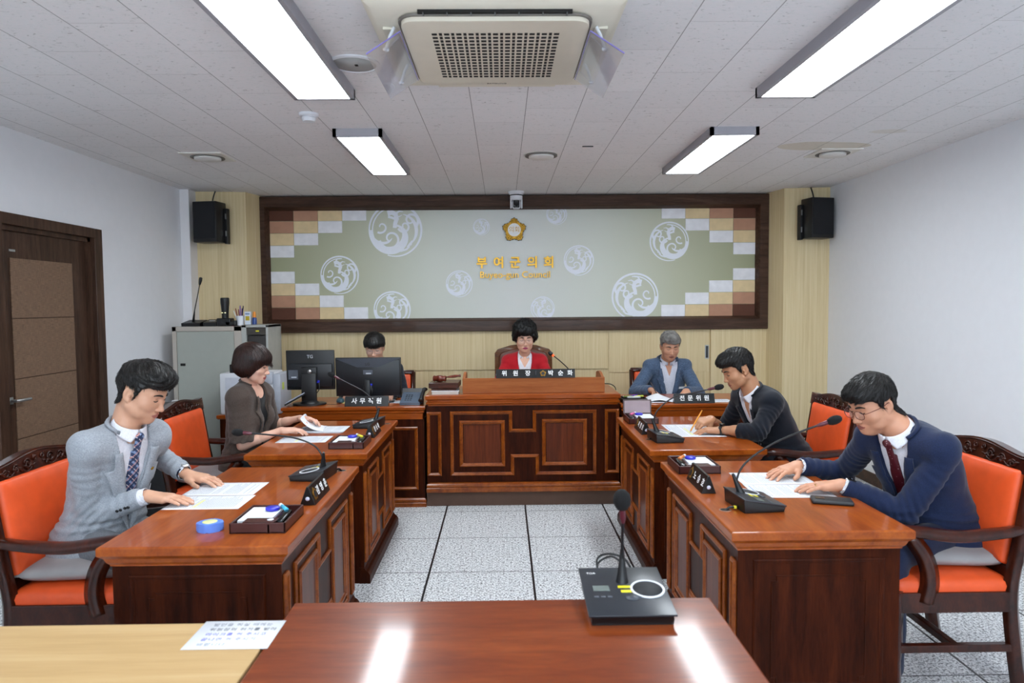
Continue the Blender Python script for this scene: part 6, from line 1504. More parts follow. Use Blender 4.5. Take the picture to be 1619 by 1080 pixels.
def strand_mesh(g, V, S, n=2600, steps=7, r=0.0009, seed=1):
    """fine locks lying on the hair volume, combed away from the crown"""
    rs = np.random.RandomState(seed); P = V[rs.randint(0, len(V), n)].copy() + rs.normal(size=(n, 3))*0.001
    N_ = g.grad(P); crown = np.array(S.get('crown', (0.0, -0.055, 0.12))); sweep = np.array(S.get('sweep', (0, 0, 0))); curl = S.get('comb') == 'curly'
    out = P[:, 1]*0; L = S.get('len', 0.040)*(0.6+0.8*rs.rand(n)); step = (L/steps)[:, None]; jit = rs.normal(size=(n, 3))*(0.9 if curl else S.get('jit', 0.22)); lift = rs.rand(n)*S.get('lift', 0.0055)
    pts = []; ok = (g.tri(P) < 0.006)
    for k in range(steps+1):
        N_ = g.grad(P); f = g.tri(P); target = -0.0015 + (lift+0.0015)*(k/steps)**1.3
        P = P - N_*(np.clip(f-target, -0.006, 0.006))[:, None]*0.9; pts.append(P.copy())
        d = P - crown; d = d/np.linalg.norm(d, axis=1)[:, None]; top = np.clip((P[:, 2]-0.035)/0.05, 0, 1)[:, None]
        d = d + sweep*top + np.array([0, 0, -0.35])*(1-top) + jit
        if curl: d = d + 0.9*np.stack([np.sin(k*1.3+jit[:, 0]*9), np.cos(k*1.3+jit[:, 1]*9), np.sin(k*1.1+jit[:, 2]*9)], 1)
        d = d - N_*(d*N_).sum(1)[:, None]*(1.0); d = d/np.maximum(np.linalg.norm(d, axis=1), 1e-6)[:, None]; P = P + d*step
    pts = np.array(pts)[:, ok]; m = pts.shape[1]; T = np.gradient(pts, axis=0); T /= np.maximum(np.linalg.norm(T, axis=2), 1e-9)[:, :, None]
    A = np.cross(T, np.broadcast_to(rs.normal(size=(1, m, 3)), T.shape)); A /= np.maximum(np.linalg.norm(A, axis=2), 1e-9)[:, :, None]; B = np.cross(T, A)
    Vs = []
    for a in range(3):
        w_ = r*(1-0.85*(np.arange(steps+1)/steps)**2)[:, None, None]; ang = a*2*math.pi/3
        Vs.append(pts + (A*math.cos(ang)+B*math.sin(ang))*w_)
    VV = np.stack(Vs, 2)      # steps+1, m, 3, 3
    idx = np.arange((steps+1)*m*3).reshape(steps+1, m, 3); F = []
    for a in range(3):
        b = (a+1) % 3; F.append(np.stack([idx[:-1, :, a], idx[:-1, :, b], idx[1:, :, b], idx[1:, :, a]], 2).reshape(-1, 4))
    return VV.reshape(-1, 3), np.concatenate(F)

# ------------------------------------------------------------------ hand and forearm: wrist at 0, fingers +Y, back of hand +Z, thumb toward s*X
def hand_mesh(s, elbow, flex=(8, 10, 6), spread=4.0, thumb=(0.0, 0.0), scale=1.0, res=0.0024, fore_r=(0.026, 0.040), finger_flex=None, cut_at=None):
    el = _v(elbow); sc = scale
    lo = np.minimum(el, 0)-0.06; hi = np.maximum(el, 0)+0.06; lo = np.minimum(lo, (-0.09, -0.06, -0.13)); hi = np.maximum(hi, (0.09, 0.215, 0.06))
    v = Vol(lo, hi, res)
    d = el/np.linalg.norm(el)
    v.add(p_cap((0, -0.004, 0), tuple(el*0.45), fore_r[0]*0.93, fore_r[0]*1.14, flat=1.18, fdir=(1, 0, 0)), 0.015)
    v.add(p_cap(tuple(el*0.4), tuple(el), fore_r[0]*1.15, fore_r[1]), 0.02)
    kx = [0.030, 0.010, -0.0095, -0.0280]; ky = [0.090, 0.094, 0.089, 0.080]
    for i in range(4):
        v.add(p_cap((s*kx[i]*0.55*sc, 0.010*sc, -0.001), (s*kx[i]*sc, ky[i]*sc, 0.000), 0.0155*sc, 0.0118*sc), 0.014)
        v.add(p_cap((s*kx[i]*0.62*sc, 0.018*sc, -0.007), (s*kx[i]*sc, ky[i]*0.93*sc, -0.006), 0.013*sc, 0.010*sc), 0.012)
    L = [(0.040, 0.0235, 0.019), (0.0445, 0.027, 0.020), (0.041, 0.0255, 0.0195), (0.0315, 0.0195, 0.0175)]
    R0 = [0.0092, 0.0094, 0.0090, 0.0080]
    nails = []
    for i in range(4):
        fl = finger_flex[i] if finger_flex else flex
        a = math.radians((1.3-i)*spread)*s; p = _v((s*kx[i], ky[i], 0.0))*sc; ang = 0; r = R0[i]*sc
        base = np.array([math.sin(a), math.cos(a), 0.0])
        for q in range(3):
            ang += math.radians(fl[q]); dr = base*math.cos(ang) + np.array([0, 0, -1.0])*math.sin(ang)
            p2 = p + dr*L[i][q]*sc; r2 = r*(0.93 if q < 2 else 0.86)
            v.add(p_cap(tuple(p), tuple(p2), r, r2), 0.0035)
            if q < 2: v.add(p_ell(tuple(p2+np.array([0, 0, 0.0006])), (r2*1.04,)*3), 0.003)
            p, r = p2, r2
        nails.append((p, dr, r))
    # web between knuckles stays narrow; thumb leaves the side of the palm near its base
    ta, tb = thumb; t0 = _v((s*0.018, 0.020, -0.006))*sc; t1 = _v((s*(0.043+0.006*ta), 0.052-0.01*ta, -0.012-tb*0.6))*sc
    t2 = t1 + _v((s*(0.018+0.010*ta), 0.031, -0.004-tb*0.8))*sc; t3 = t2 + _v((s*(0.004+0.006*ta), 0.027, -0.003-tb*0.4))*sc
    v.add(p_cap(tuple(t0), tuple(t1), 0.0165*sc, 0.0125*sc), 0.012); v.add(p_cap(tuple(t1), tuple(t2), 0.0115*sc, 0.0102*sc), 0.005); v.add(p_cap(tuple(t2), tuple(t3), 0.0104*sc, 0.0088*sc), 0.003)
    v.add(p_ell(tuple((t0+t1)/2+_v((0, 0, -0.004))), (0.018*sc, 0.024*sc, 0.013*sc)), 0.01)
    V, F = v.mesh(1); c = V[F].mean(1); mi = np.zeros(len(F), int)
    for p, dr, r in nails:        # finger nails: back face near each tip
        up = np.cross(np.cross(dr, (0, 0, 1.0)), dr); nn = np.linalg.norm(up); up = up/nn if nn > 1e-3 else np.array([0, 1.0, 0])
        q = c-p; al = q @ dr; u = q @ up; side = np.abs(q @ np.cross(dr, up))
        mi[(al > -0.006) & (al < r*0.75) & (u > r*0.45) & (side < r*0.62)] = 2
    return V, F, mi, (t3, nails)
# ------------------------------------------------------------------ people
def skin_mat(name, hexc):
    if name in MATS: return MATS[name]
    t = NT(name); c = lin(hexc); v = t.obj(); n = t.noise(v, 18, 4); n2 = t.noise(v, 500, 2)
    a = (c[0]*0.92, c[1]*0.86, c[2]*0.84, 1); b = (min(1, c[0]*1.05), c[1]*1.05, c[2]*1.05, 1)
    t.base(t.ramp(n, [(0.3, a), (0.7, b)])); t.set(Roughness=0.48); t.p.inputs['Subsurface Weight'].default_value = 0.06
    t.p.inputs['Subsurface Radius'].default_value = (0.01, 0.004, 0.002); t.bump(n2, 0.08, 0.0006)
    MATS[name] = t.m; return t.m
def cloth_mat(name, c1, c2, scale=420, rough=0.85, fine=True, sheen=0.15, bump=0.3):
    if name in MATS: return MATS[name]
    t = NT(name); a = t.noise(t.obj((1, 1, 0.25)), scale, 2); b = t.noise(t.obj((0.25, 1, 1)), scale, 2); m = t.math('MULTIPLY', t.math('ADD', a, b), 0.5)
    t.base(t.ramp(m, [(0.36, lin(c1)), (0.62, lin(c2))])); t.set(Roughness=rough); t.p.inputs['Sheen Weight'].default_value = sheen
    t.p.inputs['Specular IOR Level'].default_value = 0.2
    t.bump(m, bump, 0.0006); MATS[name] = t.m; return t.m
def hair_mat(name, c1, c2, grain=(1, 1, 1), rough=0.42, scale=260):
    if name in MATS: return MATS[name]
    t = NT(name); n = t.noise(t.obj(grain), scale, 3, 0.6, 0.4); n2 = t.noise(t.obj(), 22, 3)
    f = t.math('ADD', t.math('MULTIPLY', n, 0.6), t.math('MULTIPLY', n2, 0.4))
    t.base(t.ramp(f, [(0.38, lin(c1)), (0.62, lin(c2))])); t.set(Roughness=rough); t.p.inputs['Specular IOR Level'].default_value = 0.4
    t.bump(n, 0.5, 0.0015); MATS[name] = t.m; return t.m

def unit(a): a = _v(a); return a/np.linalg.norm(a)
def basis(Y, Z):
    Y = unit(Y); X = unit(np.cross(Y, Z)); Z = np.cross(X, Y); return np.stack([X, Y, Z], 1)
def mat4(R, p): M = np.eye(4); M[:3, :3] = R; M[:3, 3] = p; return M

def interp(x, xs, ys): return np.interp(x, xs, ys)

HAIRLINE = ([-0.13, -0.06, -0.044, -0.036, 0.004, 0.008, 0.020, 0.030, 0.055, 0.13], [-0.066, -0.066, -0.050, 0.026, 0.026, -0.006, -0.002, 0.030, 0.050, 0.054])

def build_person(D):
    hx, hy = D['hips']; th = math.radians(D['face']); seat = D['seat']; rz = th - math.pi/2
    c_, s_ = math.cos(-rz), math.sin(-rz)
    def L(p):   # world -> local
        x, y = p[0]-hx, p[1]-hy; return _v((c_*x - s_*y, s_*x + c_*y, p[2]))
    def Ld(d): x, y = d[0], d[1]; return _v((c_*x - s_*y, s_*x + c_*y, d[2]))
    B = D.get('build', {}); bw = B.get('w', 1.0); bd = B.get('d', 1.0); sw = B.get('sw', 0.172)
    l1, l2 = math.radians(D.get('lean1', 5)), math.radians(D.get('lean2', 10))
    u1 = _v((0, math.sin(l1), math.cos(l1))); u2 = _v((0, math.sin(l2), math.cos(l2))); f2 = _v((0, math.cos(l2), -math.sin(l2)))
    sl = B.get('spine', 1.0); tw = math.radians(D.get('twist', 0))
    xd = _v((math.cos(tw), math.sin(tw), 0)); f2 = unit(np.cross(u2, xd))
    Pv = _v((0, 0, seat+0.09)); C = Pv + 0.235*sl*u1; N = C + 0.235*sl*u2; SC = C + 0.178*sl*u2
    hd = L(D['head']); hp = math.radians(D.get('pitch', 25)); hyaw = math.radians(D.get('yaw', 0)); hr = math.radians(D.get('roll', 0))
    Rh = np.array((Matrix.Rotation(hyaw, 3, 'Z') @ Matrix.Rotation(hr, 3, 'Y') @ Matrix.Rotation(-hp, 3, 'X')))
    Mh = mat4(Rh, hd); Minv = np.linalg.inv(Mh); Nh = (Minv @ np.append(N - 0.01*f2, 1))[:3]
    root_name = 'person'
    skin = skin_mat(D['key']+'_skin', D['skin']); lip = plain(D['key']+'_lip', D.get('lip', '#a8604f'), 0.4); nail = plain(D['key']+'_nail', D.get('nail', '#d8a893'), 0.3)
    parts = []
    # ---- head and neck
    HP = dict(neck=tuple(Nh), neck_r=B.get('neck', 0.056), jaw=B.get('jaw', 1.0), fat=B.get('fat', 0.0), nose=B.get('nose', 1.0), hair=D['hair'], res=D.get('hres', 0.0028), open_mouth=D.get('open_mouth'))
    v, base, Vh, Fh, mi, front = head_mesh(HP)
    parts.append((xf(Vh, Mh), Fh, mi))
    # ---- torso prims
    def torso(g, o, skirt=False):
        Rt1 = np.stack([xd, np.cross(u1, xd), u1], 1); Rt2 = np.stack([xd, f2, u2], 1)
        g.add(p_ell(Pv, (0.175*bw+o, 0.135*bd+o, 0.115+o)), 0.03)
        g.add(p_ell(Pv*0.5+C*0.5 + 0.01*f2, (0.150*bw+o, 0.118*bd+o, 0.17+o), Rt1), 0.06)
        if B.get('belly'): g.add(p_ell(Pv + 0.11*u1 + (0.035+B['belly'])*f2, (0.13*bw+o, 0.11+o, 0.12+o)), 0.05)
        g.add(p_ell(C + 0.055*u2, (0.158*bw+o, 0.112*bd+o, 0.165+o), Rt2), 0.06)
        if B.get('bust'):
            for sx in (-1, 1): g.add(p_ell(C + 0.045*u2 + sx*0.075*xd + 0.072*f2, (0.06+o*0.5, 0.052+o*0.5, 0.06)), 0.04)
        g.add(p_cap(SC - sw*0.86*xd, SC + sw*0.86*xd, 0.058+o, flat=1.15, fdir=f2), 0.05)
        g.add(p_ell(C + 0.12*u2 - 0.035*f2, (0.14*bw+o, 0.085*bd+o, 0.12+o), Rt2), 0.04)
        for sx in (-1, 1): g.add(p_cap(N - 0.018*u2 - 0.010*f2, SC + sx*sw*0.88*xd + 0.012*u2, 0.047+o, 0.043+o), 0.035)
        if skirt:
            g.add(p_ell(Pv + _v((0, 0.01, -0.045)), (0.192*bw+o, 0.165*bd+o, 0.12+o)), 0.03)
    # ---- arms
    arms = {}
    for side, sx in (('R', 1), ('L', -1)):
        A = D['arms'][side]; W = L(A['wrist']); S = SC + sx*(sw-0.012)*xd + A.get('fwd', 0.01)*f2 - 0.016*u2
        L1, L2 = 0.285*B.get('arm', 1.0), 0.250*B.get('arm', 1.0); dv = W-S; dist = np.linalg.norm(dv)
        if dist > (L1+L2)*0.985: k = dist/((L1+L2)*0.985); L1 *= k; L2 *= k
        a = (L1*L1 - L2*L2 + dist*dist)/(2*dist); hgt = math.sqrt(max(L1*L1-a*a, 0)); dn = dv/dist
        pole = _v(A.get('pole', (sx*0.55, -0.5, -0.7))); pole = unit(pole - (pole @ dn)*dn); E = S + dn*a + pole*hgt
        if 'elbow_z' in A and E[2] < A['elbow_z']: E[2] = A['elbow_z']
        arms[side] = (S, E, W, A, sx)
    # ---- hands
    for side in ('R', 'L'):
        S, E, W, A, sx = arms[side]; Rm = basis(Ld(A['dir']), Ld(A.get('up', (0, 0, 1)))); el = Rm.T @ (E-W)
        Vm, Fm, mm, tips = hand_mesh(-sx, el*0.97, A.get('flex', (6, 10, 6)), A.get('spread', 4), A.get('thumb', (0, 0)), A.get('scale', 1.0)*B.get('hand', 1.0), D.get('handres', 0.0026), (0.0255*B.get('wr', 1.0), 0.041*B.get('wr', 1.0)), A.get('fingers'))
        parts.append((xf(Vm, mat4(Rm, W)), Fm, mm)); A['M'] = mat4(Rm, W); A['tips'] = tips
        if D.get('report'): print('PERSON', D['key'], side, 'S', S, 'E', E, 'W', W)
    # ---- torso, upper arms, legs of the body under the clothes
    gb_ = Vol((-0.42, -0.30, 0.02), (0.42, 0.75, max(N[2], 1.0)+0.12), 0.009); torso(gb_, -0.006)
    for side in ('R', 'L'):
        S, E, W, A, sx = arms[side]; gb_.add(p_cap(S, E, 0.048, 0.038*B.get('wr', 1.0)), 0.03); gb_.add(p_cap(E, E*0.6+W*0.4, 0.038*B.get('wr', 1.0), 0.032), 0.01)
    kn = [_v((sx*0.115, D.get('knee', 0.43), seat+0.055)) for sx in (-1, 1)]; an = [_v((sx*0.12, D.get('ankle', 0.44), 0.09)) for sx in (-1, 1)]
    for q, sx in enumerate((-1, 1)):
        gb_.add(p_cap((sx*0.09, 0.02, seat+0.075), kn[q], 0.075, 0.052), 0.03); gb_.add(p_cap(kn[q], an[q], 0.050, 0.034), 0.02)
    Vb, Fb = gb_.mesh(1); parts.append((Vb, Fb, 0))
    V, F, M_ = merge(parts)
    body = np_mesh(root_name, V, F, [skin, lip, nail], None, M_)
    body.location = (hx, hy, 0); body.rotation_euler = (0, 0, rz); tag(body, D['label'], 'person')
    # ---- trousers and shoes
    g = Vol((-0.32, -0.26, 0.04), (0.32, 0.62, seat+0.28), 0.010)
    g.add(p_ell((0, 0, seat+0.085), (0.170*bw, 0.135*bd, 0.10)), 0.03)
    for q, sx in enumerate((-1, 1)):
        g.add(p_cap((sx*0.088, 0.02, seat+0.075), kn[q], 0.083, 0.066), 0.02); g.add(p_cap(kn[q], an[q]+_v((0, 0, 0.01)), 0.062, 0.056), 0.02)
    sk = D.get('seat_clip', seat+0.002); g.cut(lambda X, Y, Z: np.where(Y < 0.20, sk - Z, -1.0) + 0*X)
    g.displace(lambda x, y, z: 0.003*wob(7, 55)(x, y, z)); Vt, Ft = g.mesh(1); np_mesh('trousers', Vt, Ft, cloth_mat(D['key']+'_trousers', *D['trousers']), body)
    for q, sx in enumerate((-1, 1)):
        g = Vol((an[q][0]-0.08, an[q][1]-0.12, 0.0), (an[q][0]+0.08, an[q][1]+0.24, 0.13), 0.007)
        g.add(p_ell((an[q][0], an[q][1]+0.10, 0.035), (0.043, 0.11, 0.038)), 0.01); g.add(p_ell((an[q][0], an[q][1], 0.055), (0.038, 0.055, 0.045)), 0.02); g.cut(lambda X, Y, Z: 0.004 - Z + 0*X + 0*Y)
        Vs, Fs = g.mesh(1); np_mesh('shoe', Vs, Fs, plain('shoe_black', '#101010', 0.35), body)
    # ---- upper garments
    K = D['jacket']; jo = K.get('off', 0.010); res = D.get('jres', 0.0055)
    pts = np.array([a for s in arms.values() for a in s[:3]] + [Pv, N, C]); lo = pts.min(0)-0.16; hi = pts.max(0)+0.13; lo[2] = seat-0.09; lo[1] = min(lo[1], -0.24); hi[1] = max(hi[1], 0.25); lo[0] = min(lo[0], -0.27); hi[0] = max(hi[0], 0.27)
    def SX(X, Y, Z): return (X-C[0])*xd[0] + (Y-C[1])*xd[1]
    def SF(X, Y, Z): return (X-C[0])*f2[0] + (Y-C[1])*f2[1] + (Z-C[2])*f2[2]
    def SU(X, Y, Z): return (X-C[0])*u2[0] + (Y-C[1])*u2[1] + (Z-C[2])*u2[2]
    j = Vol(lo, hi, res); torso(j, jo, True)
    # hem, neck hole, front opening
    hem = K.get('hem', seat+0.0)
    vb, wt = K.get('vb', -0.08), K.get('wt', 0.068)
    nd = unit(hd - N + 0.0*u2)
    j.sub(p_cap(N - 0.012*u2 + 0.004*f2, N + 0.16*nd, B.get('neck', 0.056)+0.012, B.get('neck', 0.056)+0.022), 0.006)
    wf = lambda su: np.interp(su, [vb, 0.20*sl, 0.30], [0.0, wt, wt*1.05])
    def vcut(X, Y, Z):
        su, sf, sx_ = SU(X, Y, Z), SF(X, Y, Z), SX(X, Y, Z)
        return np.minimum.reduce(np.broadcast_arrays(wf(su) - np.abs(sx_), sf - 0.015, su - vb))      # positive inside the wedge
    if vb < 0.19: j.cut(vcut)
    jt = j.clone()
    cuts = []
    for side in ('R', 'L'):
        S, E, W, A, sx = arms[side]; t = K.get('sleeve', 0.93); r = K.get('r', 1.0); sh = S + 0.0*u2
        if t > 0:
            j.add(p_cap(sh, E, 0.054*r+jo*0.5, 0.050*r+jo*0.4), 0.009)
            endp = E + (W-E)*t; j.add(p_clip(p_cap(E, endp + (W-E)*0.25, 0.050*r+jo*0.4, 0.036*r+jo*0.35), endp, W-E), 0.010)
        else:
            endp = S + (E-S)*(1+t); j.add(p_clip(p_cap(sh, endp + (E-S)*0.25, 0.062*r+jo*0.5, 0.066*r+jo), endp, E-S), 0.030)
        cuts.append((S, E, W))
    j.cut(lambda X, Y, Z: (hem - 0.035*np.clip(-Y*4, 0, 1)) - Z + 0*X)
    lw = K.get('lapel', 0.062)
    def lapel(x, y, z):
        su, sf, sx_ = SU(x, y, z), SF(x, y, z), np.abs(SX(x, y, z)); w0 = wf(su)
        d = 0.0*su
        d = d + np.where((sf > 0) & (su < vb), 0.004*np.exp(-((SX(x, y, z)-0.012)/0.004)**2), 0)
        return d
    w1 = wob(D.get('seed', 1), 30); w2 = wob(D.get('seed', 1)+3, 75)
    def folds(x, y, z):
        d = K.get('fold', 1.0)*(0.0035*w1(x, y, z) + 0.0016*w2(x, y, z))
        for S, E, W in cuts:
            for q, dirv, amp, rad, per in ((E, unit(W-S), 0.0050, 0.10, 0.030), (S*0.75+E*0.25 - 0.02*u2, unit(E-S), 0.0030, 0.075, 0.034), (E*0.35+W*0.65, unit(W-E), 0.0028, 0.09, 0.040)):
                rr = np.sqrt((x-q[0])**2+(y-q[1])**2+(z-q[2])**2); al = (x-q[0])*dirv[0]+(y-q[1])*dirv[1]+(z-q[2])*dirv[2]
                d = d + K.get('fold', 1.0)*amp*np.exp(-(rr/rad)**2)*np.sin(al*2*math.pi/per + 2.4*w1(x, y, z))
        zz = np.exp(-((z-Pv[2]-0.06)/0.06)**2); d = d + K.get('fold', 1.0)*0.004*zz*np.sin(z*150 + 2.5*w1(x, y, z))*np.clip(0.5+(np.abs(x)*5), 0, 1)
        return d
    j.displace(folds); jt.displace(folds)
    if K.get('lapels', True): j.displace(lapel)
    Vj, Fj = j.mesh(1); jm = D['jmat']; jk = np_mesh(K.get('name', 'jacket'), Vj, Fj, jm, body)
    def tosurf(p, d, lift):
        q = jt.march(np.array(p) - d*0.12, d, 0.30); return q - d*lift
    def strip(name, rows, mat, parent, th=0.0036):
        # rows: list of lists of points (a cloth grid); thickened
        R_ = np.array(rows); a_, b_ = R_.shape[:2]; du = np.gradient(R_, axis=0); dv = np.gradient(R_, axis=1); nn = np.cross(du, dv); nn /= np.maximum(np.linalg.norm(nn, axis=2), 1e-9)[:, :, None]
        V1 = (R_ + nn*th*0.5).reshape(-1, 3); V2 = (R_ - nn*th*0.5).reshape(-1, 3); ix = np.arange(a_*b_).reshape(a_, b_); m_ = a_*b_
        F1 = np.stack([ix[:-1, :-1], ix[1:, :-1], ix[1:, 1:], ix[:-1, 1:]], 2).reshape(-1, 4); F2 = F1[:, ::-1] + m_
        rim = list(ix[:, 0]) + list(ix[-1, 1:]) + list(ix[-2::-1, -1]) + list(ix[0, -2:0:-1]); rim = np.array(rim); nx_ = np.roll(rim, -1)
        F3 = np.stack([rim, rim+m_, nx_+m_, nx_], 1)
        o = np_mesh(name, np.concatenate([V1, V2]), np.concatenate([F1, F2, F3]), mat, parent); return o
    nr0 = B.get('neck', 0.056); na = unit(0.55*nd + 0.45*u2); nf = unit(f2 - (f2 @ na)*na); O_n = N + 0.004*u2 + 0.004*f2 + B.get('collar_up', 0.012)*na
    def ring_pt(phi, r, h): return O_n + (xd*math.sin(phi)*1.04 + nf*math.cos(phi))*r + na*h
    if K.get('lapels', True):
        top = 0.196*sl
        for sx in (-1, 1):
            rows = []
            for i in range(25):
                su = vb + (top-vb)*i/24; w0 = float(wf(su)); t_ = (su-vb)/(top-vb)
                ow = np.interp(t_, [0, 0.12, 0.70, 0.76, 0.775, 1.0], [0.010, 0.022, lw, lw*1.05, lw*0.62, lw*0.50])
                row = []
                for k_ in range(7):
                    q = k_/6; x_ = w0 - 0.003 + ow*q; p = C + sx*max(x_, w0+0.003)*xd + su*u2
                    p = tosurf(p + 0.14*f2, -f2, 0.0065 + 0.0075*q + 0.004*math.sin(q*math.pi)); p = p + sx*(x_-max(x_, w0+0.003))*xd; row.append(p)
                rows.append(row if sx > 0 else row[::-1])
            strip('lapel', rows, jm, jk)
        rows = []
        for i in range(41):       # collar: from lapel top, round the back of the neck
            ph = math.radians(60 + (300-60)*i/40); back = 0.5-0.5*math.cos(ph)
            inner = ring_pt(ph, nr0+0.014, -0.012+0.010*back); ridge = ring_pt(ph, nr0+0.0195, 0.002+0.018*back)
            fall = 0.030 + 0.012*(1-back); o_ = O_n + (xd*math.sin(ph)*1.04 + nf*math.cos(ph))*(nr0+0.022+fall*0.55)
            d_ = -unit(u2*0.8 + (xd*math.sin(ph) + nf*math.cos(ph))*0.6); surf = tosurf(o_ + 0.02*u2, d_, 0.006)
            mid = (ridge+surf)/2 + (-d_)*0.006
            rows.append([inner, ridge, mid*0.5+ridge*0.5, mid, surf])
        strip('jacket_collar', rows, jm, jk)
    if K.get('flap', False):
        pass
    # shirt under the jacket
    T = D['shirt']; s = Vol((-0.24, C[1]-0.2, C[2]-0.20), (0.24, max(C[1], N[1])+0.20, N[2]+0.12), 0.0042)
    torso(s, jo-T.get('under', 0.014))
    s.cut(lambda X, Y, Z: np.maximum(np.maximum(vb-0.045 - SU(X, Y, Z), np.abs(SX(X, Y, Z)) - 0.125), SU(X, Y, Z)-0.262))
    nrr = B.get('neck', 0.056)
    if T.get('collar', True): s.sub(p_cap(N - 0.03*u2 + 0.002*f2, N + 0.2*nd, nrr+0.002, nrr+0.010), 0.003)
    else: s.sub(p_cap(N - 0.02*u2 + T.get('scoop', 0.02)*f2, N + 0.15*nd, nrr+0.018, nrr+0.03), 0.004)
    fo = T.get('open')
    if fo: s.cut(lambda X, Y, Z: np.where(SF(X, Y, Z) > 0.0, np.minimum.reduce(np.broadcast_arrays(np.interp(SU(X, Y, Z), [fo[0]*sl, 0.23*sl], [0, fo[1]]) - np.abs(SX(X, Y, Z)), SU(X, Y, Z) - fo[0]*sl)), -1))
    ws = wob(D.get('seed', 1)+8, 60); s.displace(lambda x, y, z: 0.0016*ws(x, y, z))
    Vs, Fs = s.mesh(1); shirt_o = np_mesh(T.get('name', 'shirt'), Vs, Fs, D['smat'], body)
    if T.get('collar', True):
        op = math.radians(T.get('gap', 3)); sp = math.radians(T.get('spread', 20)); lf = T.get('leaf', 0.052); rows = []
        for i in range(61):
            row = []
            for k_ in range(7):
                t_ = k_/6; p0 = op + sp*max(0, t_-0.15)/0.85; ph = p0 + (2*math.pi-2*p0)*i/60; fr_ = 0.5+0.5*math.cos(ph); fr4 = fr_**5
                rd = nr0 + 0.0050 + 0.0065*t_ + T.get('flare', 0.020)*t_*fr4; hh = 0.030 - 0.014*fr_ - (0.030+(lf-0.030)*fr4)*t_
                hh -= T.get('drop', 0.0)*fr4
                row.append(ring_pt(ph, rd, hh))
            rows.append(row)
        strip('shirt_collar', rows, D['smat'], shirt_o, 0.0018)
        rows = [[ring_pt(op*0.5 + (2*math.pi-op)*i/60, nr0+0.0045+0.001*k_, 0.029-0.014*(0.5+0.5*math.cos(op*0.5 + (2*math.pi-op)*i/60)) - 0.036*k_/2 - T.get('drop', 0.0)*(0.5+0.5*math.cos(op*0.5 + (2*math.pi-op)*i/60))**3) for k_ in range(3)] for i in range(61)]
        strip('collar_band', rows, D['smat'], shirt_o, 0.0018)
    # cuffs
    for side in ('R', 'L'):
        S, E, W, A, sx = arms[side]
        if K.get('cuff', True):
            cm = D.get('cuffmat', D['smat']); a = W + (E-W)*(1-K.get('sleeve', 0.93))*1.02; d = unit(W-E); b = a + d*A.get('cuff', 0.014); g = Vol(np.minimum(a, b)-0.06, np.maximum(a, b)+0.06, 0.0035)
            g.add(p_clip(p_clip(p_cap(a-d*0.04, b+d*0.04, 0.0345), b, d), a-d*0.03, -d), 0.002); g.sub(p_cap(b-d*0.012, b+d*0.06, 0.0315), 0.002); Vc, Fc = g.mesh(1); np_mesh('cuff', Vc, Fc, cm, body)
    # tie
    if 'tie' in D:
        g = s.clone(); g.f = g.f - 0.0065
        g.cut(lambda X, Y, Z: np.maximum.reduce(np.broadcast_arrays(np.abs(SX(X, Y, Z)) - np.interp(SU(X, Y, Z), [vb-0.04, 0.12*sl, 0.165*sl, 0.20*sl], [0.042, 0.026, 0.018, 0.015]), -SF(X, Y, Z), SU(X, Y, Z)-0.185*sl, vb-0.04-SU(X, Y, Z))))
        kp = O_n + nf*(nr0+0.020) - na*0.012; g.add(p_ell(kp, (0.0185, 0.0140, 0.0210), np.stack([xd, f2, u2], 1)), 0.004)
        lo_ = s.march(C + 0.135*sl*u2 + 0.20*f2, -f2) + 0.002*f2; g.add(p_cap(kp - 0.01*na, lo_, 0.0075, 0.0075, flat=2.2, fdir=xd), 0.006)
        Vt, Ft = g.mesh(1); np_mesh('necktie', Vt, Ft, D['tie'], body)
    # ---- hair, brows, lashes
    Vhh, Fhh, gh = hair_mesh(v, base, HP); Sh = D['hair']
    Vst, Fst = strand_mesh(gh, Vhh, Sh, Sh.get('n', 2600), 7, Sh.get('sr', 0.0017), D.get('seed', 1))
    Va, Fa, Ma_ = merge([(xf(Vhh, Mh), Fhh, 0), (xf(Vst, Mh), Fst, 0)]); np_mesh('hair', Va, Fa, D['hairmat'], body)
    bmh = Matrix([list(r) for r in Mh]); dark = D.get('browmat', D['hairmat'])
    for sx in (-1, 1):
        bm = bmesh.new(); P = []
        for i in range(9):
            u = i/8; x = 0.013+0.036*u; z = 0.0190 + 0.0040*math.sin(u*math.pi) - 0.0015*u; P.append(bmh @ Vector((sx*x, front(sx*x, z, 0.0005), z)))
        tube(bm, P, [0.0024+0.0022*math.sin(min(1, i/8+0.15)*math.pi) for i in range(9)], 6, flat=(1, 1)); link_bm('eyebrow', bm, dark, body)
        bm = bmesh.new(); P = []
        for i in range(9):
            u = i/8; x = 0.0185+0.0255*u; z = -0.0035 - 0.0042*math.sin(u*math.pi); P.append(bmh @ Vector((sx*x, front(sx*x, z, 0.0002), z)))
        tube(bm, P, [0.0010+0.0014*math.sin(math.pi*(0.1+0.8*i/8)) for i in range(9)], 6); link_bm('eyelashes', bm, plain('lash_dark', '#1a100c', 0.6), body)
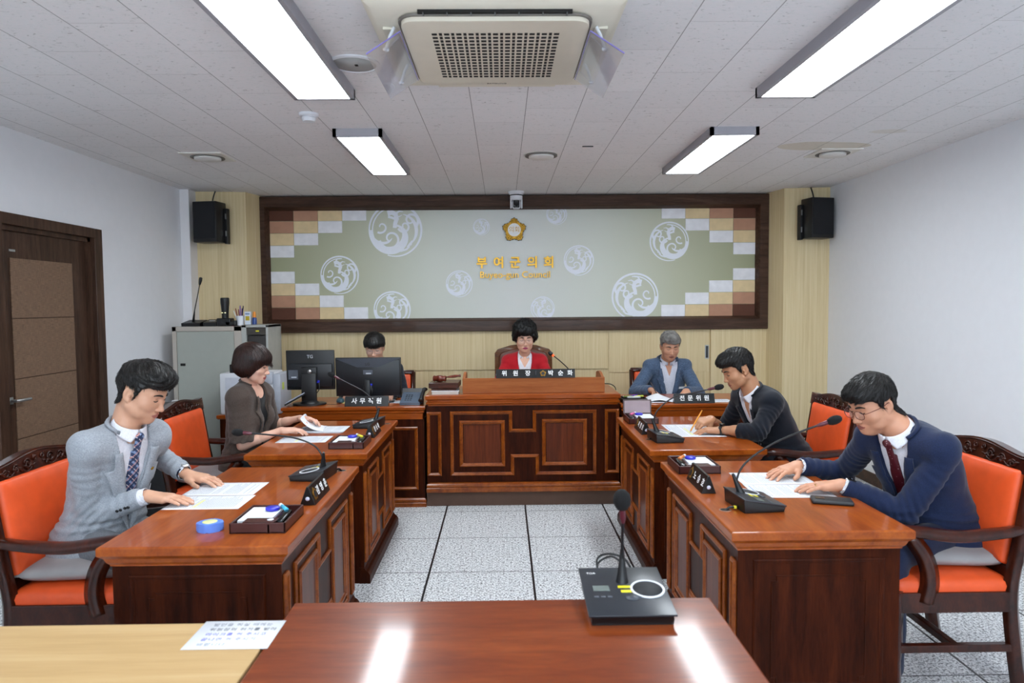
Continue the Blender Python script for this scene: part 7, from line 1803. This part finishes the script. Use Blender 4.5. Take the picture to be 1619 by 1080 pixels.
    if 'glasses' in D:
        G = D['glasses']; gm = plain('rim_'+G['col'][1:], G['col'], 0.3, metal=G.get('metal', 0.8)); t = bpy.data.objects.new('glasses', None); COL.objects.link(t); t.parent = body
        drop = G.get('drop', -0.004); yy = 0.1005
        bm = bmesh.new(); n = 28; a_, b_ = G.get('size', (0.0245, 0.0185))
        for sx in (-1, 1):
            ring = [bmh @ Vector((sx*(0.0315 + a_*abs(math.cos(q))**0.8*(1 if math.cos(q) > 0 else -1)), yy-0.006*abs(0.6*math.cos(q)*(1 if math.cos(q) > 0 else 0.3)), drop + b_*abs(math.sin(q))**0.8*(1 if math.sin(q) > 0 else -1))) for q in [2*math.pi*i/n for i in range(n)]]
            tube(bm, ring, G.get('r', 0.0011), 6, closed=True)
        tube(bm, catmull([bmh @ Vector(p) for p in ((-0.008, yy, drop+0.004), (0, yy+0.003, drop+0.007), (0.008, yy, drop+0.004))], 4), 0.0011, 6)
        link_bm('rim', bm, gm, t)
        bm = bmesh.new()
        for sx in (-1, 1): tube(bm, catmull([bmh @ Vector(p) for p in ((sx*0.055, yy-0.004, drop+0.008), (sx*0.066, 0.082, drop+0.008), (sx*0.0795, 0.02, drop+0.010), (sx*0.0815, -0.012, 0.008), (sx*0.0795, -0.03, -0.006))], 5), 0.0013, 6)
        link_bm('temple_arm', bm, gm, t)
        lm = MATS.get('lens_clear')
        if lm is None:
            q = NT('lens_clear'); q.set(Roughness=0.05, IOR=1.3, Alpha=0.04); q.base((0.9, 0.92, 1, 1)); lm = MATS['lens_clear'] = q.m
        bm = bmesh.new()
        for sx in (-1, 1):
            ctr = [bmh @ Vector((sx*(0.0315 + a_*math.cos(q)), yy-0.002, drop + b_*math.sin(q))) for q in [2*math.pi*i/20 for i in range(20)]]
            vs = [bm.verts.new(p) for p in ctr]; nn = bmh.to_3x3() @ Vector((0, 0.0008, 0)); vs2 = [bm.verts.new(p+nn) for p in ctr]
            bm.faces.new(vs); bm.faces.new(vs2[::-1])
            for i in range(20): bm.faces.new((vs[i], vs2[i], vs2[(i+1) % 20], vs[(i+1) % 20]))
        link_bm('lens', bm, lm, t)
    # ---- small accessories on the jacket
    Rt2 = np.stack([xd, f2, u2], 1)
    def on_chest(sx_, su_, lift=0.006): return jt.march(C + sx_*xd + su_*sl*u2 + 0.26*f2, -f2) + lift*f2
    for acc in D.get('acc', []):
        lf_ = acc.get('lift', 0.006); p = on_chest(*acc['at'], lf_); sz = acc['size']; e = 0.012
        pa = on_chest(acc['at'][0]+e, acc['at'][1], lf_); pb = on_chest(acc['at'][0], acc['at'][1]+e, lf_)
        nrm = unit(np.cross(pb-p, pa-p)); nrm = nrm if nrm @ f2 > 0 else -nrm
        X_ = unit(pa-p); X_ = X_*math.cos(acc.get('rot', 0)) + np.cross(nrm, X_)*math.sin(acc.get('rot', 0))
        Ma = Matrix([list(r) for r in mat4(np.stack([X_, np.cross(nrm, X_), nrm], 1), p)])
        bm = bmesh.new()
        if acc.get('round'): lathe(bm, [(sz[0], 0), (sz[0], 0.001), (sz[0]*0.6, 0.0025), (0, 0.003)], n=16)
        else: bx(bm, (0, 0, 0.001), (sz[0], sz[1], 0.002))
        bm.transform(Ma); link_bm(acc['name'], bm, acc['mat'], body)
        if acc.get('text'):
            text_obj('badge_print', acc['text'], sz[1]*0.62, M_INK, Ma @ Matrix.Translation((0, 0, 0.0022)), body, extrude=0.0001)
    for side in ('R', 'L'):
        S, E, W, A, sx = arms[side]
        if A.get('watch'):
            Mw = Matrix([list(r) for r in A['M']]); q = A.get('watch_at', -0.022); bm = bmesh.new(); n = 24; rr = 0.0285
            el = (np.linalg.inv(A['M']) @ np.append(E, 1))[:3]; d = unit(el)
            ctr = _v((0, -0.004, 0)) + d*(-q); Rw = basis(d, (0, 0, 1)); Mr = Matrix([list(r) for r in (A['M'] @ mat4(Rw, ctr))])
            ring = [[bm.verts.new(Mr @ Vector((rr*1.15*math.cos(a), yy_, rr*math.sin(a)))) for a in [2*math.pi*i/n for i in range(n)]] for yy_ in (-0.010, 0.010)]
            ring2 = [[bm.verts.new(Mr @ Vector(((rr+0.003)*1.15*math.cos(a), yy_, (rr+0.003)*math.sin(a)))) for a in [2*math.pi*i/n for i in range(n)]] for yy_ in (-0.010, 0.010)]
            for i in range(n):
                k = (i+1) % n; bm.faces.new((ring2[0][i], ring2[0][k], ring2[1][k], ring2[1][i])); bm.faces.new((ring[0][i], ring[1][i], ring[1][k], ring[0][k])); bm.faces.new((ring[0][i], ring[0][k], ring2[0][k], ring2[0][i])); bm.faces.new((ring[1][i], ring2[1][i], ring2[1][k], ring[1][k]))
            st = link_bm('watch_strap', bm, plain('strap_'+A['watch'][1:], A['watch'], 0.5), body, smooth=50)
            bm = bmesh.new(); lathe(bm, [(0.017, 0), (0.019, 0.002), (0.019, 0.007), (0.016, 0.009), (0, 0.009)], c=(0, 0, rr+0.002), n=28); bm.transform(Mr); link_bm('watch_face', bm, M_SILVER if A.get('steel') else M_BLACKGLOSS, body, smooth=50)
        if A.get('buttons'):
            for q in range(4):
                c0 = E + (W-E)*(K.get('sleeve', 0.93) - 0.07 - 0.062*q); dv_ = unit(A['buttons']); p_ = j.march(c0 + dv_*0.09, -dv_); ax_ = Matrix([list(r) for r in mat4(basis(W-E, dv_), p_+dv_*0.001)])
                bm = bmesh.new(); lathe(bm, [(0.0065, 0), (0.0065, 0.002), (0, 0.0026)], n=14); bm.transform(ax_); link_bm('sleeve_button', bm, plain('button_dark', '#17181a', 0.4), jk)
        if A.get('ring'):
            Mw = Matrix([list(r) for r in A['M']]); bm = bmesh.new(); tube(bm, [Mw @ Vector((-sx*-0.0095 + 0.0108*math.cos(a), 0.106, 0.0108*math.sin(a)-0.001)) for a in [2*math.pi*i/20 for i in range(20)]], 0.0016, 6, closed=True); link_bm('finger_ring', bm, M_GOLD, body)
    for e in D.get('earrings', []):
        bm = bmesh.new(); lathe(bm, [(0, -0.005), (0.0045, 0), (0, 0.005)], c=e, n=12); bm.transform(bmh); link_bm('earring', bm, M_SILVER, body)
    return body, arms, Mh
def build_people():
    grip = [(38, 48, 25), (48, 55, 30), (58, 62, 30), (62, 62, 30)]
    shirt_w = cloth_mat('shirt_white', '#d4d4dc', '#e8e8ee', rough=0.7, sheen=0.0, bump=0.03)
    black_top = cloth_mat('black_top', '#08080a', '#111114', rough=0.7)
    blk = hair_mat('hair_black', '#050404', '#15100e'); brn = hair_mat('hair_brown', '#160a07', '#341a12', grain=(1, 1, 0.12), rough=0.33, scale=330)
    drk = hair_mat('hair_dark', '#060505', '#191411'); gry = hair_mat('hair_grey', '#3a3836', '#8a8682', rough=0.5); blk2 = hair_mat('hair_jet', '#030303', '#0c0a0a', rough=0.5)
    # plaid tie
    t = NT('tie_plaid'); v = t.obj((1, 1, 1), rot=(0.0, 0.75, 0.0)); sp = t.node('ShaderNodeSeparateXYZ'); t.link(v, sp.inputs[0])
    def stripe(o, per, w_, off=0.0): return t.math('LESS_THAN', t.math('FRACT', t.math('ADD', t.math('DIVIDE', o, per), off)), w_)
    c = t.mix(stripe(sp.outputs[2], 0.030, 0.28), lin('#27395e'), lin('#7f93b5')); c = t.mix(stripe(sp.outputs[2], 0.030, 0.07, 0.45), c, lin('#e2d4d0')); c = t.mix(stripe(sp.outputs[0], 0.030, 0.10, 0.3), c, lin('#c99086')); c = t.mix(stripe(sp.outputs[0], 0.030, 0.25, 0.7), c, lin('#1c2c4c'))
    t.base(c); t.set(Roughness=0.5); plaid = t.m
    t = NT('tie_burgundy'); v = t.obj(); vo = t.node('ShaderNodeTexVoronoi'); vo.inputs['Scale'].default_value = 75; t.link(v, vo.inputs['Vector'])
    t.base(t.mix(t.math('LESS_THAN', vo.outputs['Distance'], 0.13), lin('#4a0d18'), lin('#c9a8ae'))); t.set(Roughness=0.45); red_tie = t.m
    lapel_gold = M_GOLD
    short = dict(style='short', line_y=HAIRLINE[0], line_z=HAIRLINE[1])
    def hs(**k): d = dict(short); d.update(k); return d
    # ---- front left: light grey suit
    build_person(dict(key='grey_suit', label='person in light grey suit and plaid tie, both hands flat on papers', hips=(-1.735, 2.985), face=-24, seat=0.50, lean1=17, lean2=27, head=(-1.500, 2.925, 1.205), pitch=24, yaw=20,
        skin='#cc9c80', lip='#a8655a', build=dict(spine=1.05, collar_up=0.016, w=1.04, d=1.03, sw=0.178, neck=0.055, jaw=1.04, fat=0.003), seed=2, hres=0.0026, jres=0.0048,
        hair=hs(offset=0.008, blobs=[((0, 0.015, 0.084), (0.078, 0.094, 0.056), 0.02), ((0.0, 0.070, 0.080), (0.060, 0.040, 0.032), 0.02)], sweep=(0.9, 0.5, 0), len=0.05, amp=0.0022, freq=300, dir=(0.75, 0.1, 0.9), seed=4), hairmat=drk,
        arms=dict(R=dict(wrist=(-1.462, 2.862, 0.782), dir=(1, -0.06, -0.10), flex=(4, 9, 5), spread=2, pole=(0.55, -0.85, 0.05), thumb=(-0.2, 0), cuff=0.030, buttons=(0.8, 0.1, -0.35)),
                  L=dict(wrist=(-1.452, 3.205, 0.785), dir=(1, -0.20, -0.14), flex=(6, 12, 8), spread=5, pole=(-0.6, -0.6, -0.5), thumb=(0.5, 0), watch='#101830', steel=True, watch_at=-0.030)),
        jacket=dict(vb=-0.13, wt=0.070, sleeve=0.88, hem=0.475, lapel=0.070), jmat=cloth_mat('suit_light_grey', '#80858c', '#a2a7ae', scale=430), smat=shirt_w, shirt={}, tie=plaid, trousers=('#5c6066', '#7c8086'),
        acc=[dict(name='lapel_pin', at=(-0.078, 0.11), size=(0.008, 0.008), round=True, lift=0.018, mat=lapel_gold), dict(name='name_badge', at=(-0.125, -0.02), size=(0.065, 0.018), mat=M_PAPER, rot=0.15)]))
    # ---- rear left: brown short-sleeved jacket
    build_person(dict(key='brown_jacket', label='person with brown bob hair in a brown short-sleeved jacket, lifting pages', hips=(-1.635, 4.40), face=-10, seat=0.50, lean1=5, lean2=9, head=(-1.555, 4.375, 1.200), pitch=13, yaw=10,
        skin='#dcae98', lip='#b4605c', build=dict(w=0.88, d=0.86, sw=0.148, neck=0.044, jaw=0.90, nose=0.85, bust=True, hand=0.92, wr=0.84, arm=0.95), seed=5, hres=0.0028, jres=0.0052,
        hair=dict(style='bob', offset=0.012, res=0.0036, blobs=[((0, -0.018, 0.030), (0.092, 0.108, 0.096), 0.02), ((0, -0.030, -0.030), (0.096, 0.092, 0.070), 0.03), ((0, 0.050, 0.045), (0.072, 0.052, 0.050), 0.02)],
                  line_y=[-0.14, -0.09, -0.04, 0.02, 0.06, 0.085, 0.12], line_z=[-0.075, -0.085, -0.090, -0.075, -0.012, 0.012, 0.020], len=0.075, jit=0.06, lift=0.002, n=4200, lump=0.001, sr=0.0016, sweep=(0, 0.4, 0), face=((0, 0.110, -0.052), (0.066, 0.085, 0.066)), comb='down', amp=0.0010, freq=420, seed=8), hairmat=brn,
        arms=dict(R=dict(wrist=(-1.375, 4.315, 0.790), dir=(1, 0.42, -0.02), flex=(14, 22, 12), spread=3, pole=(0.35, -0.6, -0.7), thumb=(0.2, 0.01)),
                  L=dict(wrist=(-1.345, 4.625, 0.815), dir=(1, -0.30, -0.05), up=(0.1, 0.4, 1), flex=(12, 24, 14), spread=5, pole=(-0.4, -0.6, -0.7), thumb=(0.4, 0.015))),
        jacket=dict(vb=-0.16, wt=0.062, sleeve=-0.08, cuff=False, hem=0.475, lapel=0.055, off=0.012, fold=0.7, r=0.98), jmat=cloth_mat('jacket_brown', '#3d332e', '#544841'), smat=black_top, shirt=dict(collar=False, name='top', scoop=0.03), trousers=('#1a1a1c', '#26262a')))
    # ---- front right: navy-blue suit
    build_person(dict(key='blue_suit', label='person in dark blue suit, dark red tie and glasses, hands on papers', hips=(1.890, 3.000), face=203, seat=0.495, lean1=24, lean2=37, head=(1.565, 2.945, 1.122), pitch=22, yaw=-9,
        skin='#c48f72', lip='#8c5044', build=dict(spine=1.04, collar_up=0.014, w=1.10, d=1.12, sw=0.182, neck=0.060, jaw=1.08, fat=0.006, belly=0.02, arm=1.02), seed=9, hres=0.0026, jres=0.0048,
        hair=hs(offset=0.009, blobs=[((0, 0.010, 0.070), (0.077, 0.092, 0.054), 0.02), ((0, 0.074, 0.066), (0.052, 0.028, 0.024), 0.02)], sweep=(0.1, 0.7, 0), len=0.045, lift=0.006, amp=0.0016, freq=330, dir=(0.5, 0.5, 0.9), seed=6), hairmat=blk,
        glasses=dict(col='#6a3a34', r=0.0013, drop=-0.008, size=(0.0255, 0.0185)),
        arms=dict(L=dict(wrist=(1.420, 2.905, 0.785), dir=(-1, 0.14, -0.10), flex=(5, 10, 6), spread=2, pole=(-0.62, -0.6, -0.5), thumb=(0.1, 0), ring=True, watch='#0c0c0c', watch_at=-0.026, cuff=0.014),
                  R=dict(wrist=(1.372, 3.232, 0.790), dir=(-1, -0.42, -0.16), flex=(6, 12, 8), spread=8, pole=(0.6, -0.4, -0.6), thumb=(0.8, 0), fwd=0.03)),
        jacket=dict(vb=-0.13, wt=0.066, sleeve=0.92, hem=0.475, lapel=0.072), jmat=cloth_mat('suit_navy_blue', '#111a33', '#1c2848', scale=500), smat=shirt_w, shirt={}, tie=red_tie, trousers=('#10182e', '#1a2440'),
        acc=[dict(name='lapel_pin', at=(-0.082, 0.105), size=(0.009, 0.009), round=True, lift=0.018, mat=lapel_gold), dict(name='name_badge', at=(0.105, -0.020), size=(0.055, 0.017), mat=M_PAPER, rot=0.15), dict(name='pocket_badge', at=(-0.112, 0.045), lift=0.010, size=(0.055, 0.018), mat=M_PAPER, rot=-0.25)]))
    # ---- rear right: black jacket, writing
    build_person(dict(key='black_jacket', label='person in near-black jacket and open white collar, writing with yellow pencil', hips=(1.790, 4.40), face=193, seat=0.50, lean1=26, lean2=37, head=(1.462, 4.345, 1.142), pitch=24, yaw=-8,
        skin='#b88664', lip='#8a5044', build=dict(w=1.02, d=1.02, sw=0.176, neck=0.058, jaw=1.0), seed=12, hres=0.0028, jres=0.0052,
        hair=hs(offset=0.008, blobs=[((0, 0.006, 0.080), (0.077, 0.096, 0.056), 0.02), ((0, 0.084, 0.074), (0.048, 0.030, 0.022), 0.02)], sweep=(0.1, 0.7, 0), lift=0.005, amp=0.0016, freq=310, dir=(0.4, 0.7, 0.8), seed=7), hairmat=drk,
        arms=dict(L=dict(wrist=(1.335, 4.262, 0.774), dir=(-1, 0.25, -0.04), flex=(16, 20, 12), spread=3, pole=(-0.75, -0.2, -0.6), thumb=(0.1, 0.01), watch='#0b0b0d', watch_at=-0.006, elbow_z=0.79),
                  R=dict(wrist=(1.345, 4.500, 0.800), dir=(-1, -0.50, -0.12), up=(0.0, -0.45, 1), fingers=grip, spread=1, pole=(0.6, -0.4, -0.6), thumb=(0.25, 0.028), fwd=0.03)),
        jacket=dict(vb=-0.10, wt=0.066, sleeve=0.50, cuff=False, hem=0.475, lapel=0.056), jmat=cloth_mat('jacket_black', '#0b0e16', '#151a25', scale=500), smat=shirt_w, shirt=dict(open=(0.10, 0.030), gap=16, spread=20, leaf=0.060, drop=0.012), trousers=('#0e1016', '#181b22'),
        acc=[dict(name='name_badge', at=(-0.070, 0.01), size=(0.045, 0.018), lift=0.012, mat=M_PAPER, rot=-0.2)]))
    # ---- behind the monitors
    build_person(dict(key='clerk', label='person with black fringe and thin glasses behind the wide monitor', hips=(-1.095, 6.27), face=-90, seat=0.49, lean1=6, lean2=14, head=(-1.115, 6.100, 1.198), pitch=20, yaw=3,
        skin='#d6a78e', build=dict(w=0.95, sw=0.165, neck=0.050, jaw=0.92), seed=15, hres=0.0036, jres=0.008, handres=0.003,
        hair=dict(style='bowl', offset=0.010, res=0.0042, blobs=[((0, 0.0, 0.050), (0.088, 0.102, 0.072), 0.02), ((0, 0.072, 0.056), (0.060, 0.034, 0.030), 0.02)],
                  line_y=[-0.14, -0.06, -0.036, -0.030, 0.0, 0.03, 0.07, 0.13], line_z=[-0.075, -0.07, -0.055, 0.010, 0.010, 0.014, 0.032, 0.036], sweep=(0, 0.3, 0), n=1800, sr=0.0014, len=0.05, comb='down', amp=0.0012, freq=260, seed=3), hairmat=blk,
        glasses=dict(col='#a9a4a0', r=0.0011, drop=-0.006),
        arms=dict(R=dict(wrist=(-1.290, 5.800, 0.815), dir=(0.15, -1, -0.25), flex=(18, 25, 15), spread=6), L=dict(wrist=(-0.945, 5.800, 0.815), dir=(0.0, -1, -0.25), flex=(22, 28, 18), spread=7)),
        jacket=dict(vb=0.0, wt=0.06, sleeve=0.9, hem=0.47, cuff=False), jmat=cloth_mat('jacket_darknavy', '#0e121c', '#1a202c'), smat=shirt_w, shirt={}, trousers=('#15171c', '#202329')))
    # ---- presiding person in red
    build_person(dict(key='red_jacket', label='person with curly black hair and glasses in red jacket, presiding at the centre', hips=(0.190, 6.26), face=-90, seat=0.555, lean1=4, lean2=9, head=(0.190, 6.105, 1.262), pitch=10, yaw=2,
        skin='#d9ac94', lip='#a03a5c', open_mouth=True, build=dict(spine=0.97, w=0.96, d=0.95, sw=0.160, neck=0.047, jaw=0.94, nose=0.9, bust=True, hand=0.92, wr=0.88, arm=0.95), seed=18, hres=0.0034, jres=0.007, handres=0.003,
        hair=dict(style='perm', offset=0.014, res=0.0042, blobs=[((0, -0.014, 0.078), (0.103, 0.110, 0.092), 0.02), ((0.03, 0.0, 0.02), (0.082, 0.08, 0.07), 0.02), ((-0.03, 0.0, 0.02), (0.082, 0.08, 0.07), 0.02), ((0, 0.066, 0.078), (0.076, 0.042, 0.040), 0.02)],
                  line_y=[-0.14, -0.05, 0.0, 0.03, 0.05, 0.075, 0.14], n=2600, sr=0.0013, len=0.03, lift=0.012, line_z=[-0.06, -0.055, -0.040, -0.020, 0.015, 0.040, 0.046], face=((0, 0.110, -0.045), (0.066, 0.085, 0.074)), comb='curly', amp=0.0042, seed=5), hairmat=blk2,
        glasses=dict(col='#b9a088', r=0.0014, drop=-0.006, size=(0.0265, 0.0195)), earrings=[(0.077, 0.0, -0.048), (-0.077, 0.0, -0.048)],
        arms=dict(R=dict(wrist=(0.045, 5.900, 0.925), dir=(0.25, -1, -0.1), up=(0, 0, 1)), L=dict(wrist=(0.330, 5.900, 0.925), dir=(-0.25, -1, -0.1))),
        jacket=dict(vb=-0.20, wt=0.060, sleeve=0.92, hem=0.55, lapels=False, fold=0.8), jmat=cloth_mat('jacket_red', '#98101a', '#c01826', rough=0.75), smat=shirt_w, shirt=dict(open=(0.150, 0.046), gap=34, spread=12, leaf=0.075, flare=0.045, drop=0.02), trousers=('#15151a', '#202026'),
        acc=[dict(name='name_badge', at=(-0.090, 0.105), lift=0.014, size=(0.066, 0.022), mat=M_PAPER, rot=-0.15)]))
    # ---- right staff desk: blue-grey jacket
    build_person(dict(key='bluegrey_jacket', label='person with grey hair in blue-grey jacket, open collar, at the right staff desk', hips=(1.455, 6.25), face=-90, seat=0.49, lean1=6, lean2=12, head=(1.455, 6.085, 1.185), pitch=18, yaw=0,
        skin='#c49276', lip='#8c5548', build=dict(w=1.0, sw=0.175, neck=0.055, jaw=0.96), seed=21, hres=0.0034, jres=0.007, handres=0.003,
        hair=hs(offset=0.009, res=0.0042, blobs=[((0, 0.0, 0.068), (0.084, 0.092, 0.056), 0.02), ((0, 0.062, 0.070), (0.062, 0.036, 0.028), 0.02)], n=1800, sr=0.0013, len=0.02, lift=0.006, comb='curly', amp=0.003, seed=9), hairmat=gry, browmat=drk,
        arms=dict(R=dict(wrist=(1.235, 5.800, 0.830), dir=(0.25, -1, -0.20), up=(0.6, 0, 1), fingers=grip, thumb=(0.2, 0.02), pole=(0.7, -0.3, -0.6)), L=dict(wrist=(1.520, 5.790, 0.822), dir=(-0.20, -1, -0.22), flex=(18, 22, 15), pole=(-0.7, -0.3, -0.6))),
        jacket=dict(vb=-0.16, wt=0.075, sleeve=0.93, hem=0.47, lapel=0.055, cuff=False), jmat=cloth_mat('jacket_bluegrey', '#2f3e52', '#50617a', scale=260), smat=cloth_mat('shirt_pinstripe', '#b9bccb', '#d6d8e2', rough=0.7, bump=0.03), shirt=dict(open=(0.120, 0.034), gap=18, spread=18, leaf=0.062, drop=0.014), trousers=('#22262e', '#2e333c'),
        acc=[dict(name='name_badge', at=(-0.115, 0.020), size=(0.070, 0.018), mat=M_PAPER, rot=-0.1)]))
    pen('yellow pencil held by the person in the near-black jacket', (1.160, 4.330, 0.746), (1.262, 4.415, 0.872), '#e0922a', 'pencil', 'writing tools in hand', 0.0045)
    pen('dark pen held by the person in the blue-grey jacket', (1.262, 5.640, 0.786), (1.215, 5.745, 0.905), '#3a3030', 'pen', 'writing tools in hand', 0.004)

# ------------------------------------------------------------------ build everything
build_shell(); build_display(); build_ceiling_things(); build_desks(); build_chairs()
if 'build_props' in globals(): build_props()
if 'build_people' in globals(): build_people()
